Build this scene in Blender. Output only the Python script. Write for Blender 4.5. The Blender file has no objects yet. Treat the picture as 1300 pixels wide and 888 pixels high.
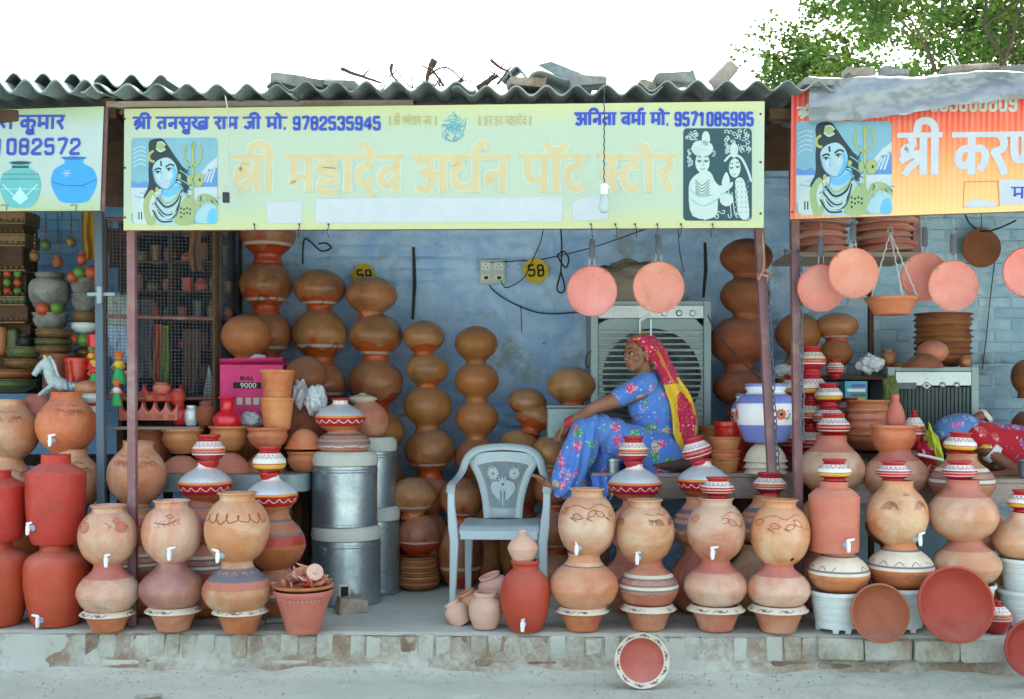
import bpy, bmesh, math, random
from mathutils import Vector, Matrix, noise
random.seed(7)
sc = bpy.context.scene
C = bpy.data.collections.new('shop'); sc.collection.children.link(C)
R = math.radians; PI = math.pi
F = 1380.0; HZ = 510.0; EYE = 1.26          # focal length and horizon of the photograph (px of 1300), eye height

# ---------------------------------------------------------------- camera, sky, sun, exposure
cam = bpy.data.cameras.new('camera'); cam.sensor_width = 36; cam.lens = 36*F/1300
cam.shift_y = (HZ-444)/1300; cam.clip_end = 2000; cam.clip_start = 0.05
camo = bpy.data.objects.new('camera', cam); sc.collection.objects.link(camo)
camo.location = (0, 0, EYE); camo.rotation_euler = (R(90), 0, 0); sc.camera = camo
SUN_EL, SUN_AZ = 42, 35                      # the sun stands behind the shops, to the right; the fronts are in open shade
world = bpy.data.worlds.new('World'); sc.world = world; world.use_nodes = True
wn = world.node_tree.nodes; bg = wn['Background']
sky = wn.new('ShaderNodeTexSky'); sky.sky_type = 'NISHITA'; sky.sun_disc = False
sky.sun_elevation = R(SUN_EL); sky.sun_rotation = R(SUN_AZ); sky.dust_density = 4.0; sky.air_density = 1.0; sky.ozone_density = .3
hs = wn.new('ShaderNodeHueSaturation'); hs.inputs['Saturation'].default_value = .55; tn = wn.new('ShaderNodeMix'); tn.data_type = 'RGBA'; tn.blend_type = 'MULTIPLY'
tn.inputs[0].default_value = 1; tn.inputs[7].default_value = (.97, 1.01, 1.0, 1)   # thin milky haze over the whole sky
world.node_tree.links.new(sky.outputs[0], hs.inputs['Color']); world.node_tree.links.new(hs.outputs[0], tn.inputs[6]); world.node_tree.links.new(tn.outputs[2], bg.inputs[0]); bg.inputs[1].default_value = 0.15
sl = bpy.data.lights.new('sun', 'SUN'); sl.energy = 2.4; sl.angle = R(0.6); sl.color = (1, .94, .85)
so = bpy.data.objects.new('sun', sl); sc.collection.objects.link(so)
sdir = Vector((math.sin(R(SUN_AZ))*math.cos(R(SUN_EL)), math.cos(R(SUN_AZ))*math.cos(R(SUN_EL)), math.sin(R(SUN_EL))))
so.rotation_euler = sdir.to_track_quat('Z', 'Y').to_euler()
sc.view_settings.view_transform = 'Standard'; sc.view_settings.look = 'None'
sc.view_settings.exposure = 1.98; sc.view_settings.gamma = 1; sc.view_settings.use_curve_mapping = False

# ---------------------------------------------------------------- place helpers (metres; y = distance from the camera)
def PX(px, D): return (px-650)*D/F
def PZ(py, D): return EYE-(py-HZ)*D/F
def P(px, py, D): return Vector((PX(px, D), D, PZ(py, D)))
def DE(px): return 5.975-px*.00011           # distance of the platform's front edge

# ---------------------------------------------------------------- objects
def link(o): C.objects.link(o); return o
def tag(o, label=None, cat=None, group=None, kind=None):
    if label: o['label'] = label
    if cat: o['category'] = cat
    if group: o['group'] = group
    if kind: o['kind'] = kind
    return o
def empty(name, loc, label=None, cat=None, group=None, rot=(0, 0, 0)):
    o = bpy.data.objects.new(name, None); link(o); o.location = loc; o.rotation_euler = rot
    o.empty_display_size = .1
    return tag(o, label, cat, group)

class MB:
    def __init__(s): s.v = []; s.f = []; s.m = []
    def add(s, vs, fs, mi=0, M=None):
        b = len(s.v)
        s.v += [tuple(M @ Vector(v)) if M else tuple(v) for v in vs]
        for k, f in enumerate(fs):
            s.f.append(tuple(b+i for i in f)); s.m.append(mi[k] if isinstance(mi, list) else mi)
        return s
    def box(s, c, d, mi=0, rot=None, taper=1.0):
        hx, hy, hz = d[0]/2, d[1]/2, d[2]/2
        vs = [(x*hx*(taper if z < 0 else 1), y*hy*(taper if z < 0 else 1), z*hz) for z in (-1, 1) for y in (-1, 1) for x in (-1, 1)]
        M = Matrix.Translation(c)
        if rot is not None: M = M @ rot.to_4x4()
        return s.add(vs, [(0, 2, 3, 1), (4, 5, 7, 6), (0, 1, 5, 4), (2, 6, 7, 3), (0, 4, 6, 2), (1, 3, 7, 5)], mi, M)
    def bbox(s, x0, x1, y0, y1, z0, z1, mi=0):
        return s.box(((x0+x1)/2, (y0+y1)/2, (z0+z1)/2), (x1-x0, y1-y0, z1-z0), mi)
    def tube(s, pts, r, n=6, mi=0, caps=True, flat=1.0):
        pts = [Vector(p) for p in pts]; N = len(pts)
        rs = r if isinstance(r, (list, tuple)) else [r]*N
        vs = []; up = None
        for i, p in enumerate(pts):
            t = (pts[min(i+1, N-1)]-pts[max(i-1, 0)])
            t = t.normalized() if t.length > 1e-9 else Vector((0, 0, 1))
            if up is None: up = Vector((0, 1, 0)) if abs(t.y) < .9 else Vector((1, 0, 0))
            a = t.cross(up)
            if a.length < 1e-6: a = t.orthogonal()
            a.normalize(); b = a.cross(t).normalized(); up = b
            for k in range(n):
                an = 2*PI*k/n
                vs.append(p+a*(math.cos(an)*rs[i])+b*(math.sin(an)*rs[i]*flat))
        fs = [(i*n+k, i*n+(k+1) % n, (i+1)*n+(k+1) % n, (i+1)*n+k) for i in range(N-1) for k in range(n)]
        if caps: fs += [tuple(range(n-1, -1, -1)), tuple((N-1)*n+k for k in range(n))]
        return s.add(vs, fs, mi)
    def lathe(s, prof, n=36, mi=0, M=None, wob=0.0, seed=0, scal=None):
        """prof: (r, z[, mat]) from bottom to top; mat belongs to the ring that starts there"""
        vs = []; fs = []; ms = []; rg = []
        for (i, q) in enumerate(prof):
            r, z = q[0], q[1]; row = []
            if r < 1e-6:
                row = [len(vs)]*n; vs.append((0, 0, z))
            else:
                for k in range(n):
                    a = 2*PI*k/n
                    w = 1+wob*(math.sin(2*a+seed)*.6+math.sin(3*a+seed*2+z*9)*.4+math.sin(5*a+z*23+seed)*.25)
                    if scal: w *= 1+scal[1]*math.cos(scal[0]*a)
                    row.append(len(vs)); vs.append((r*w*math.cos(a), r*w*math.sin(a), z))
            rg.append(row)
        for i in range(len(prof)-1):
            A, B = rg[i], rg[i+1]; m = prof[i][2] if len(prof[i]) > 2 else mi
            for k in range(n):
                k2 = (k+1) % n; f = [A[k], A[k2], B[k2], B[k]]
                g = []
                for q in f:
                    if q not in g: g.append(q)
                if len(g) > 2: fs.append(tuple(g)); ms.append(m)
        return s.add(vs, fs, ms, M)
    def ball(s, c, r, mi=0, n=12, M=None):
        rr = r if isinstance(r, (tuple, list)) else (r, r, r)
        T = Matrix.Translation(c) @ (M.to_4x4() if M else Matrix()) @ Matrix.Diagonal((rr[0], rr[1], rr[2], 1))
        m = n//2
        return s.lathe([(math.sin(PI*i/m), -math.cos(PI*i/m)) for i in range(m+1)], n, mi, T)
    def poly(s, pts, mi=0, y=0.0):            # flat print in the local xz plane
        pts = list(pts); a = sum(pts[i][0]*pts[(i+1) % len(pts)][1]-pts[(i+1) % len(pts)][0]*pts[i][1] for i in range(len(pts)))
        if a < 0: pts = pts[::-1]
        return s.add([(p[0], y, p[1]) for p in pts], [tuple(range(len(pts)))], mi)
    def ell(s, cx, cz, rx, rz, mi=0, y=0.0, n=20, rot=0):
        return s.poly([(cx+rx*math.cos(t)*math.cos(rot)-rz*math.sin(t)*math.sin(rot), cz+rx*math.cos(t)*math.sin(rot)+rz*math.sin(t)*math.cos(rot)) for t in [2*PI*k/n for k in range(n)]], mi, y)
    def stroke(s, pts, w, mi=0, y=0.0, ext=0.0):
        pts = [Vector((p[0], p[1])) for p in pts]; N = len(pts); vs = []
        if ext:
            d = (pts[0]-pts[1]).normalized(); pts[0] = pts[0]+d*ext; d = (pts[-1]-pts[-2]).normalized(); pts[-1] = pts[-1]+d*ext
        for i, p in enumerate(pts):
            t = pts[min(i+1, N-1)]-pts[max(i-1, 0)]
            t = t.normalized() if t.length > 1e-9 else Vector((1, 0))
            nn = Vector((-t.y, t.x)); ww = w[i] if isinstance(w, (list, tuple)) else w
            k = 1.0
            if 0 < i < N-1:
                t1 = (p-pts[i-1]).normalized(); c = abs(t1.dot(t)); k = min(1.35, 1/max(c, .5))
            a = p+nn*ww/2*k; b = p-nn*ww/2*k
            vs += [(a.x, y, a.y), (b.x, y, b.y)]
        return s.add(vs, [(2*i+1, 2*i+3, 2*i+2, 2*i) for i in range(N-1)], mi)
    def build(s, name, mats, parent=None, loc=None, rot=None, smooth=True, bevel=0, angle=40):
        me = bpy.data.meshes.new(name); me.from_pydata(s.v, [], s.f)
        for m in (mats if isinstance(mats, (list, tuple)) else [mats]): me.materials.append(m)
        me.polygons.foreach_set('material_index', s.m)
        if smooth:
            me.polygons.foreach_set('use_smooth', [True]*len(s.f))
            try: me.set_sharp_from_angle(angle=R(angle))
            except Exception: pass
        me.update()
        o = bpy.data.objects.new(name, me); link(o)
        if parent is not None: o.parent = parent
        if loc is not None: o.location = loc
        if rot is not None: o.rotation_euler = rot
        if bevel:
            b = o.modifiers.new('bevel', 'BEVEL'); b.width = bevel; b.segments = 2; b.limit_method = 'ANGLE'
        return o

def spl(pts, k=6, closed=False):              # Catmull-Rom through 2-D or 3-D points
    P_ = [Vector(p) for p in pts]; n = len(P_); out = []
    rng = range(n if closed else n-1)
    for i in rng:
        g = (lambda j: P_[j % n]) if closed else (lambda j: P_[max(0, min(n-1, j))])
        p0, p1, p2, p3 = g(i-1), g(i), g(i+1), g(i+2)
        for q in range(k):
            t = q/k
            out.append(.5*((2*p1)+(p2-p0)*t+(2*p0-5*p1+4*p2-p3)*t*t+(3*p1-p0-3*p2+p3)*t**3))
    if not closed: out.append(P_[-1])
    return out

# ---------------------------------------------------------------- materials
def mat(name):
    m = bpy.data.materials.new(name); m.use_nodes = True; nt = m.node_tree
    return m, nt, nt.nodes['Principled BSDF']
def N(nt, t, ins=None, **kw):
    n = nt.nodes.new(t)
    for k, v in kw.items(): setattr(n, k, v)
    for k, v in (ins or {}).items():
        if isinstance(v, bpy.types.NodeSocket): nt.links.new(v, n.inputs[k])
        else: n.inputs[k].default_value = v
    return n
def ramp(nt, fac, stops, interp='LINEAR'):
    n = nt.nodes.new('ShaderNodeValToRGB'); nt.links.new(fac, n.inputs[0]); e = n.color_ramp.elements; n.color_ramp.interpolation = interp
    while len(e) < len(stops): e.new(.5)
    for k, (p, c) in enumerate(stops):
        e[k].position = p; e[k].color = (c, c, c, 1) if isinstance(c, (int, float)) else (*c[:3], 1)
    return n.outputs[0]
def mix(nt, f, a, b, typ='MIX'):
    n = nt.nodes.new('ShaderNodeMix'); n.data_type = 'RGBA'; n.blend_type = typ
    for s, v in ((0, f), (6, a), (7, b)):
        if isinstance(v, bpy.types.NodeSocket): nt.links.new(v, n.inputs[s])
        elif s == 0: n.inputs[0].default_value = v
        else: n.inputs[s].default_value = (*v[:3], 1)
    return n.outputs[2]
def mth(nt, op, a, b=0.0, c=0.0):
    n = nt.nodes.new('ShaderNodeMath'); n.operation = op
    for s, v in ((0, a), (1, b), (2, c)):
        if isinstance(v, bpy.types.NodeSocket): nt.links.new(v, n.inputs[s])
        else: n.inputs[s].default_value = v
    return n.outputs[0]
def base(nt): 
    tc = N(nt, 'ShaderNodeTexCoord'); oi = N(nt, 'ShaderNodeObjectInfo')
    return tc, oi.outputs['Random']
def nz(nt, vec, w, scale, detail=4, rough=.55, dist=0.0):
    n = N(nt, 'ShaderNodeTexNoise', noise_dimensions='4D'); nt.links.new(vec, n.inputs['Vector'])
    n.inputs['Scale'].default_value = scale; n.inputs['Detail'].default_value = detail; n.inputs['Roughness'].default_value = rough
    n.inputs['Distortion'].default_value = dist
    if w is not None: nt.links.new(mth(nt, 'MULTIPLY', w, 37.0), n.inputs['W'])
    return n.outputs[0]
def bump(nt, bsdf, h, strength=.3, dist=.01, prev=None):
    b = N(nt, 'ShaderNodeBump', {'Strength': strength, 'Distance': dist}); nt.links.new(h, b.inputs['Height'])
    if prev is not None: nt.links.new(prev, b.inputs['Normal'])
    nt.links.new(b.outputs[0], bsdf.inputs['Normal']); return b.outputs[0]
def setc(nt, bsdf, c, rough=.6, metal=0.0, spec=.4):
    if isinstance(c, bpy.types.NodeSocket): nt.links.new(c, bsdf.inputs['Base Color'])
    else: bsdf.inputs['Base Color'].default_value = (*c[:3], 1)
    if isinstance(rough, bpy.types.NodeSocket): nt.links.new(rough, bsdf.inputs['Roughness'])
    else: bsdf.inputs['Roughness'].default_value = rough
    bsdf.inputs['Metallic'].default_value = metal; bsdf.inputs['Specular IOR Level'].default_value = spec
def vary(nt, col, rnd, amt=.25, hue=.02):
    h = N(nt, 'ShaderNodeHueSaturation', {'Color': col})
    nt.links.new(mth(nt, 'MULTIPLY_ADD', rnd, amt, 1-amt/2), h.inputs['Value'])
    r2 = mth(nt, 'FRACT', mth(nt, 'MULTIPLY', rnd, 17.3))
    nt.links.new(mth(nt, 'MULTIPLY_ADD', r2, hue, .5-hue/2), h.inputs['Hue'])
    return h.outputs[0]

def clay(name, c1, c2, stain, rough=.62, coat=.0, rings=.25, slip=None, amt=.22, dust=.25):
    m, nt, b = mat(name); tc, rnd = base(nt); ob = tc.outputs['Object']
    n1 = nz(nt, ob, rnd, 6, 7, .68); n2 = nz(nt, ob, rnd, 3.2, 5, .6, .9); n3 = nz(nt, ob, rnd, 60, 3)
    c = mix(nt, ramp(nt, n1, [(.35, 0), (.65, 1)]), c1, c2)
    c = mix(nt, ramp(nt, n2, [(.46, 0), (.66, .85)]), c, stain)
    c = mix(nt, ramp(nt, nz(nt, ob, rnd, 3.4, 5, .62, .8), [(.60, 0), (.74, .5)]), c, tuple(x*.42 for x in c2))
    gx = N(nt, 'ShaderNodeSeparateXYZ', {0: tc.outputs['Generated']})
    if slip:                                   # red slip on the lower part with a wavy edge and a white line
        sx = N(nt, 'ShaderNodeSeparateXYZ', {0: ob}); wob = nz(nt, ob, rnd, 9, 1, .4)
        lvl = mth(nt, 'MULTIPLY_ADD', wob, .9, mth(nt, 'MULTIPLY_ADD', rnd, -.35, -.02))
        d = mth(nt, 'SUBTRACT', gx.outputs[2], lvl)
        c = mix(nt, ramp(nt, d, [(.0, 1), (.02, 0)]), c, slip)
        ln = mth(nt, 'ABSOLUTE', mth(nt, 'SUBTRACT', gx.outputs[2], mth(nt, 'MULTIPLY_ADD', mth(nt, 'FRACT', mth(nt, 'MULTIPLY', rnd, 7.7)), .2, .17)))
        on = mth(nt, 'LESS_THAN', mth(nt, 'FRACT', mth(nt, 'MULTIPLY', rnd, 5.1)), .6)
        c = mix(nt, mth(nt, 'MULTIPLY', on, ramp(nt, ln, [(.018, .8), (.03, 0)])), c, (.5, .45, .42))
        ln2 = mth(nt, 'ABSOLUTE', mth(nt, 'ADD', d, .05)); c = mix(nt, ramp(nt, ln2, [(.008, .7), (.02, 0)]), c, (.07, .03, .02))
    # pale dust lying on what faces up
    ge = N(nt, 'ShaderNodeNewGeometry'); gn = N(nt, 'ShaderNodeSeparateXYZ', {0: ge.outputs['Normal']})
    du = mth(nt, 'MULTIPLY', ramp(nt, gn.outputs[2], [(.2, 0), (.95, 1)]), mth(nt, 'MULTIPLY', ramp(nt, nz(nt, ob, rnd, 11, 5), [(.3, .3), (.7, 1)]), dust))
    c = mix(nt, du, c, (.55, .48, .42))
    c = mix(nt, ramp(nt, n3, [(.62, 0), (.72, .35)]), c, tuple(x*.45 for x in c1))
    c = vary(nt, c, rnd, amt)
    setc(nt, b, c, ramp(nt, n1, [(.3, rough-.1), (.7, min(1, rough+.15))]), spec=.35)
    b.inputs['Coat Roughness'].default_value = .2; nt.links.new(mth(nt, 'MULTIPLY', ramp(nt, nz(nt, ob, rnd, 8, 6, .7), [(.42, .15), (.6, 1)]), coat*1.5), b.inputs['Coat Weight'])
    w = N(nt, 'ShaderNodeTexWave', {'Vector': ob, 'Scale': 26, 'Distortion': 1.2, 'Detail': 2}, bands_direction='Z')
    p = bump(nt, b, w.outputs[0], rings, .004); bump(nt, b, nz(nt, ob, rnd, 38, 5), .35, .004, p)
    return m
def plain(name, c, rough=.5, metal=0.0, spec=.4, amt=.12, sc_=14, bmp=.15, dirt=.25, dcol=None, coat=0):
    m, nt, b = mat(name); tc, rnd = base(nt); ob = tc.outputs['Object']
    n1 = nz(nt, ob, rnd, sc_, 5, .6)
    cc = mix(nt, ramp(nt, n1, [(.4, 0), (.75, dirt)]), c, dcol or tuple(x*.45 for x in c))
    cc = vary(nt, cc, rnd, amt, .01)
    setc(nt, b, cc, ramp(nt, n1, [(.3, max(.02, rough-.08)), (.7, min(1, rough+.12))]), metal, spec); b.inputs['Coat Weight'].default_value = coat; b.inputs['Coat Roughness'].default_value = .15
    if bmp: bump(nt, b, nz(nt, ob, rnd, sc_*3, 4), bmp, .003)
    return m
M = {}
M['buff'] = clay('buff_clay', (.60, .32, .18), (.54, .17, .07), (.68, .50, .35), .42, .35, .12, amt=.34)
M['buff2'] = clay('pale_glazed_clay', (.64, .39, .25), (.58, .23, .11), (.72, .56, .42), .36, .5, .12)
M['pinkclay'] = clay('pink_clay', (.56, .19, .10), (.58, .32, .20), (.42, .10, .045), .45, .3, .12)
M['orange'] = clay('orange_clay', (.50, .16, .055), (.56, .24, .11), (.38, .09, .03), .5, .12, .15, amt=.34)
M['red'] = clay('red_clay', (.46, .042, .022), (.40, .055, .025), (.50, .07, .045), .5, .15, .14)
M['purple'] = clay('purple_smoked_clay', (.34, .14, .12), (.48, .24, .16), (.27, .09, .10), .34, .6, .1)
M['paleclay'] = clay('pale_pink_clay', (.66, .42, .34), (.60, .34, .25), (.70, .50, .42), .65)
M['rose'] = clay('rose_clay', (.54, .165, .115), (.50, .14, .09), (.58, .22, .16), .55, .08, .1)
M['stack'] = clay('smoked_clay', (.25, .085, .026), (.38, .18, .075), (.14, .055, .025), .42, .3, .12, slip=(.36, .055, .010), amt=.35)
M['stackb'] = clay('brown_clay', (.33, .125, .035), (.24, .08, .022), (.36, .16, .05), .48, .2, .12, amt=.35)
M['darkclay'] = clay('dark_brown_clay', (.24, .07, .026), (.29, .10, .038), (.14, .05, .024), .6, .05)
M['pan'] = clay('pink_pan_clay', (.64, .26, .21), (.60, .20, .155), (.68, .33, .27), .6, 0, .05, amt=.1)
M['dishred'] = clay('dish_red_clay', (.40, .065, .035), (.44, .09, .045), (.34, .06, .03), .55)
M['dishbrown'] = clay('dish_brown_clay', (.36, .115, .05), (.40, .15, .07), (.28, .09, .04), .6)
M['groove'] = plain('carved_groove', (.30, .125, .065), .8)
M['groove_red'] = plain('reddish_groove', (.42, .13, .07), .8)
M['white'] = plain('white_paint', (.78, .77, .72), .55, dirt=.3, dcol=(.5, .42, .36))
M['cream'] = plain('cream_paint', (.72, .66, .52), .6, dirt=.4, dcol=(.45, .35, .27))
M['rpaint'] = plain('red_paint', (.44, .014, .022), .32, dirt=.3, coat=.3)
M['opaint'] = plain('orange_paint', (.75, .28, .03), .4)
M['ypaint'] = plain('yellow_paint', (.75, .52, .06), .4)
M['bluep'] = plain('blue_paint', (.07, .12, .38), .45)
M['greyp'] = plain('slate_paint', (.14, .15, .19), .6, dirt=.5, dcol=(.35, .25, .2))
M['silver'] = plain('silver_paint', (.66, .74, .80), .38, .35, dirt=.35, dcol=(.35, .45, .55), sc_=40, bmp=.3)
M['plastic'] = plain('white_plastic', (.66, .75, .74), .45, dirt=.2)
M['tapw'] = plain('tap_white_plastic', (.84, .86, .88), .3, dirt=.1)
M['bark'] = plain('grey_bark', (.07, .055, .04), .9, sc_=8, bmp=.6)
M['tapb'] = plain('tap_blue_plastic', (.35, .55, .72), .3, dirt=.2, dcol=(.8, .85, .9))
M['chair'] = plain('light_blue_plastic', (.48, .60, .63), .42, dirt=.35, dcol=(.6, .7, .72), sc_=10)
M['black'] = plain('black_rubber', (.015, .015, .017), .5)
M['cable'] = plain('cable_black', (.02, .02, .03), .5)
M['grip'] = plain('grey_grip', (.10, .12, .16), .45)
M['wire'] = plain('galvanised_wire', (.45, .48, .50), .4, .8)
M['zinc'] = None
M['redpl'] = plain('red_plastic', (.62, .015, .02), .25, coat=.5)
M['blackp'] = plain('dark_void_paint', (.02, .02, .02), .8)
def zinc():
    m, nt, b = mat('galvanised_sheet'); tc, rnd = base(nt); ob = tc.outputs['Object']
    v = N(nt, 'ShaderNodeTexVoronoi', {'Vector': ob, 'Scale': 38}); n1 = nz(nt, ob, rnd, 5, 6, .65)
    c = mix(nt, ramp(nt, v.outputs['Distance'], [(0, .25), (.7, 0)]), mix(nt, ramp(nt, n1, [(.35, 0), (.7, 1)]), (.46, .56, .60), (.24, .32, .37)), (.7, .78, .8))
    c = mix(nt, ramp(nt, nz(nt, ob, rnd, 14, 5), [(.6, 0), (.75, .6)]), c, (.55, .55, .52))
    setc(nt, b, c, ramp(nt, n1, [(.3, .28), (.7, .50)]), .9); bump(nt, b, nz(nt, ob, rnd, 9, 3), .25, .01); return m
M['zinc'] = zinc()
def steelrust(name, c, r, metal=.0, rough=.6, lo=.5, hi=.68):
    m, nt, b = mat(name); tc, rnd = base(nt); ob = tc.outputs['Object']
    n1 = nz(nt, ob, rnd, 8, 7, .7); n2 = nz(nt, ob, rnd, 40, 4)
    cc = mix(nt, ramp(nt, n1, [(lo, 0), (hi, 1)]), c, r); cc = mix(nt, ramp(nt, n2, [(.55, 0), (.75, .5)]), cc, tuple(x*.5 for x in r))
    setc(nt, b, vary(nt, cc, rnd, .15), rough, metal); bump(nt, b, n2, .4, .002); return m
M['postred'] = steelrust('red_oxide_paint', (.22, .11, .12), (.30, .22, .20))
M['postblue'] = steelrust('blue_grey_paint', (.085, .12, .17), (.20, .12, .09), lo=.6, hi=.75)
M['beam'] = steelrust('maroon_beam_paint', (.19, .075, .065), (.28, .18, .15))
M['cooler'] = steelrust('cooler_grey_green_paint', (.22, .30, .31), (.30, .27, .22), .3, .45, .62, .76)
M['coolerl'] = steelrust('cooler_light_trim', (.50, .58, .60), (.30, .33, .33), .4, .35, .6, .75)
def wood(name, c1, c2, c3):
    m, nt, b = mat(name); tc, rnd = base(nt)
    mp = N(nt, 'ShaderNodeMapping', {'Vector': tc.outputs['Object'], 'Scale': (1.2, 9, 9)}); v = mp.outputs[0]
    n1 = nz(nt, v, rnd, 4, 6, .65, .4); n2 = nz(nt, v, rnd, 18, 4); n3 = nz(nt, tc.outputs['Object'], rnd, 5, 4)
    c = mix(nt, ramp(nt, n1, [(.3, 0), (.7, 1)]), c1, c2); c = mix(nt, ramp(nt, n3, [(.5, 0), (.7, .8)]), c, c3)
    c = mix(nt, ramp(nt, n2, [(.6, 0), (.7, .6)]), c, tuple(x*.3 for x in c1))
    setc(nt, b, vary(nt, c, rnd, .3), .8, spec=.2); bump(nt, b, n2, .6, .004); return m
M['wood'] = wood('weathered_wood', (.30, .25, .20), (.40, .36, .32), (.22, .17, .13))
M['wooddark'] = wood('dark_wood', (.07, .04, .025), (.11, .065, .04), (.035, .025, .02))
def masonry(name, c1, c2, bare, lo, hi, rough=.85, sc_=3.0, b1=.5, dots=True, chip=(.1, .13, .2)):
    """whitewashed / plastered surface: mottled wash, bare patches, pits"""
    m, nt, b = mat(name); tc, rnd = base(nt); ob = tc.outputs['Object']
    n1 = nz(nt, ob, rnd, sc_, 8, .6, .5); n2 = nz(nt, ob, rnd, sc_*.45, 6, .62, .3); n3 = nz(nt, ob, rnd, sc_*9, 6, .65); n4 = nz(nt, ob, rnd, sc_*4, 3, .5)
    c = mix(nt, ramp(nt, n1, [(.40, 0), (.60, 1)]), c1, c2)
    c = mix(nt, ramp(nt, mth(nt, 'MULTIPLY_ADD', n3, .25, mth(nt, 'MULTIPLY', n2, .85)), [(lo, 0), (hi, 1)]), c, bare)
    if dots: c = mix(nt, ramp(nt, nz(nt, ob, rnd, sc_*6, 4, .75), [(.66, 0), (.70, .75)]), c, chip)
    setc(nt, b, vary(nt, c, rnd, .08, .006), rough, spec=.15)
    p = bump(nt, b, n1, b1, .03); p = bump(nt, b, n4, b1*.8, .012, p); bump(nt, b, n3, .5, .004, p); return m
M['wall'] = masonry('blue_wash_wall', (.33, .53, .86), (.50, .68, .94), (.34, .42, .48), .60, .68, sc_=5.0, chip=(.05, .10, .18))
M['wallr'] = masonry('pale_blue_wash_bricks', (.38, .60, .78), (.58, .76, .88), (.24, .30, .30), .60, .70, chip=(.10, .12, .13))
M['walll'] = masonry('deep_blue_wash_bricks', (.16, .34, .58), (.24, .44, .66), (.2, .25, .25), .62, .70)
M['mortar'] = masonry('dirty_mortar', (.40, .44, .38), (.48, .52, .46), (.14, .14, .12), .58, .68)
M['floor'] = masonry('worn_concrete_floor', (.42, .47, .42), (.50, .54, .48), (.28, .29, .27), .55, .72, .75, 1.6, .25, True, (.2, .21, .2))
M['road'] = masonry('dusty_concrete_road', (.50, .56, .48), (.58, .63, .54), (.33, .35, .31), .52, .70, .9, 1.1, .35, True, (.24, .25, .22))
M['brick'] = masonry('cement_smeared_brick', (.50, .53, .46), (.44, .47, .40), (.30, .24, .17), .52, .66, .9, 5, .6, True, (.15, .12, .09))
M['brickb'] = masonry('bare_worn_brick', (.32, .28, .22), (.38, .35, .28), (.20, .15, .10), .5, .62, .9, 6, .8, True, (.1, .08, .06))
M['kerb'] = masonry('kerb_mortar', (.46, .49, .42), (.54, .57, .49), (.28, .21, .14), .50, .64, .95, 4, .8, True, (.15, .12, .08))
M['stone'] = masonry('grey_stone', (.22, .25, .24), (.30, .32, .30), (.18, .17, .15), .5, .65, .9, 7, .8)
M['asb'] = masonry('asbestos_cement_sheet', (.20, .25, .25), (.28, .33, .32), (.12, .15, .15), .52, .66, .8, 4, .25, True, (.1, .12, .12))
M['stub'] = masonry('grey_papier_pot', (.28, .28, .25), (.22, .23, .21), (.12, .12, .11), .5, .65, .9, 12, .8)
def tri(nt, w):  # small gaussian-like helper kept simple
    return w
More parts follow.
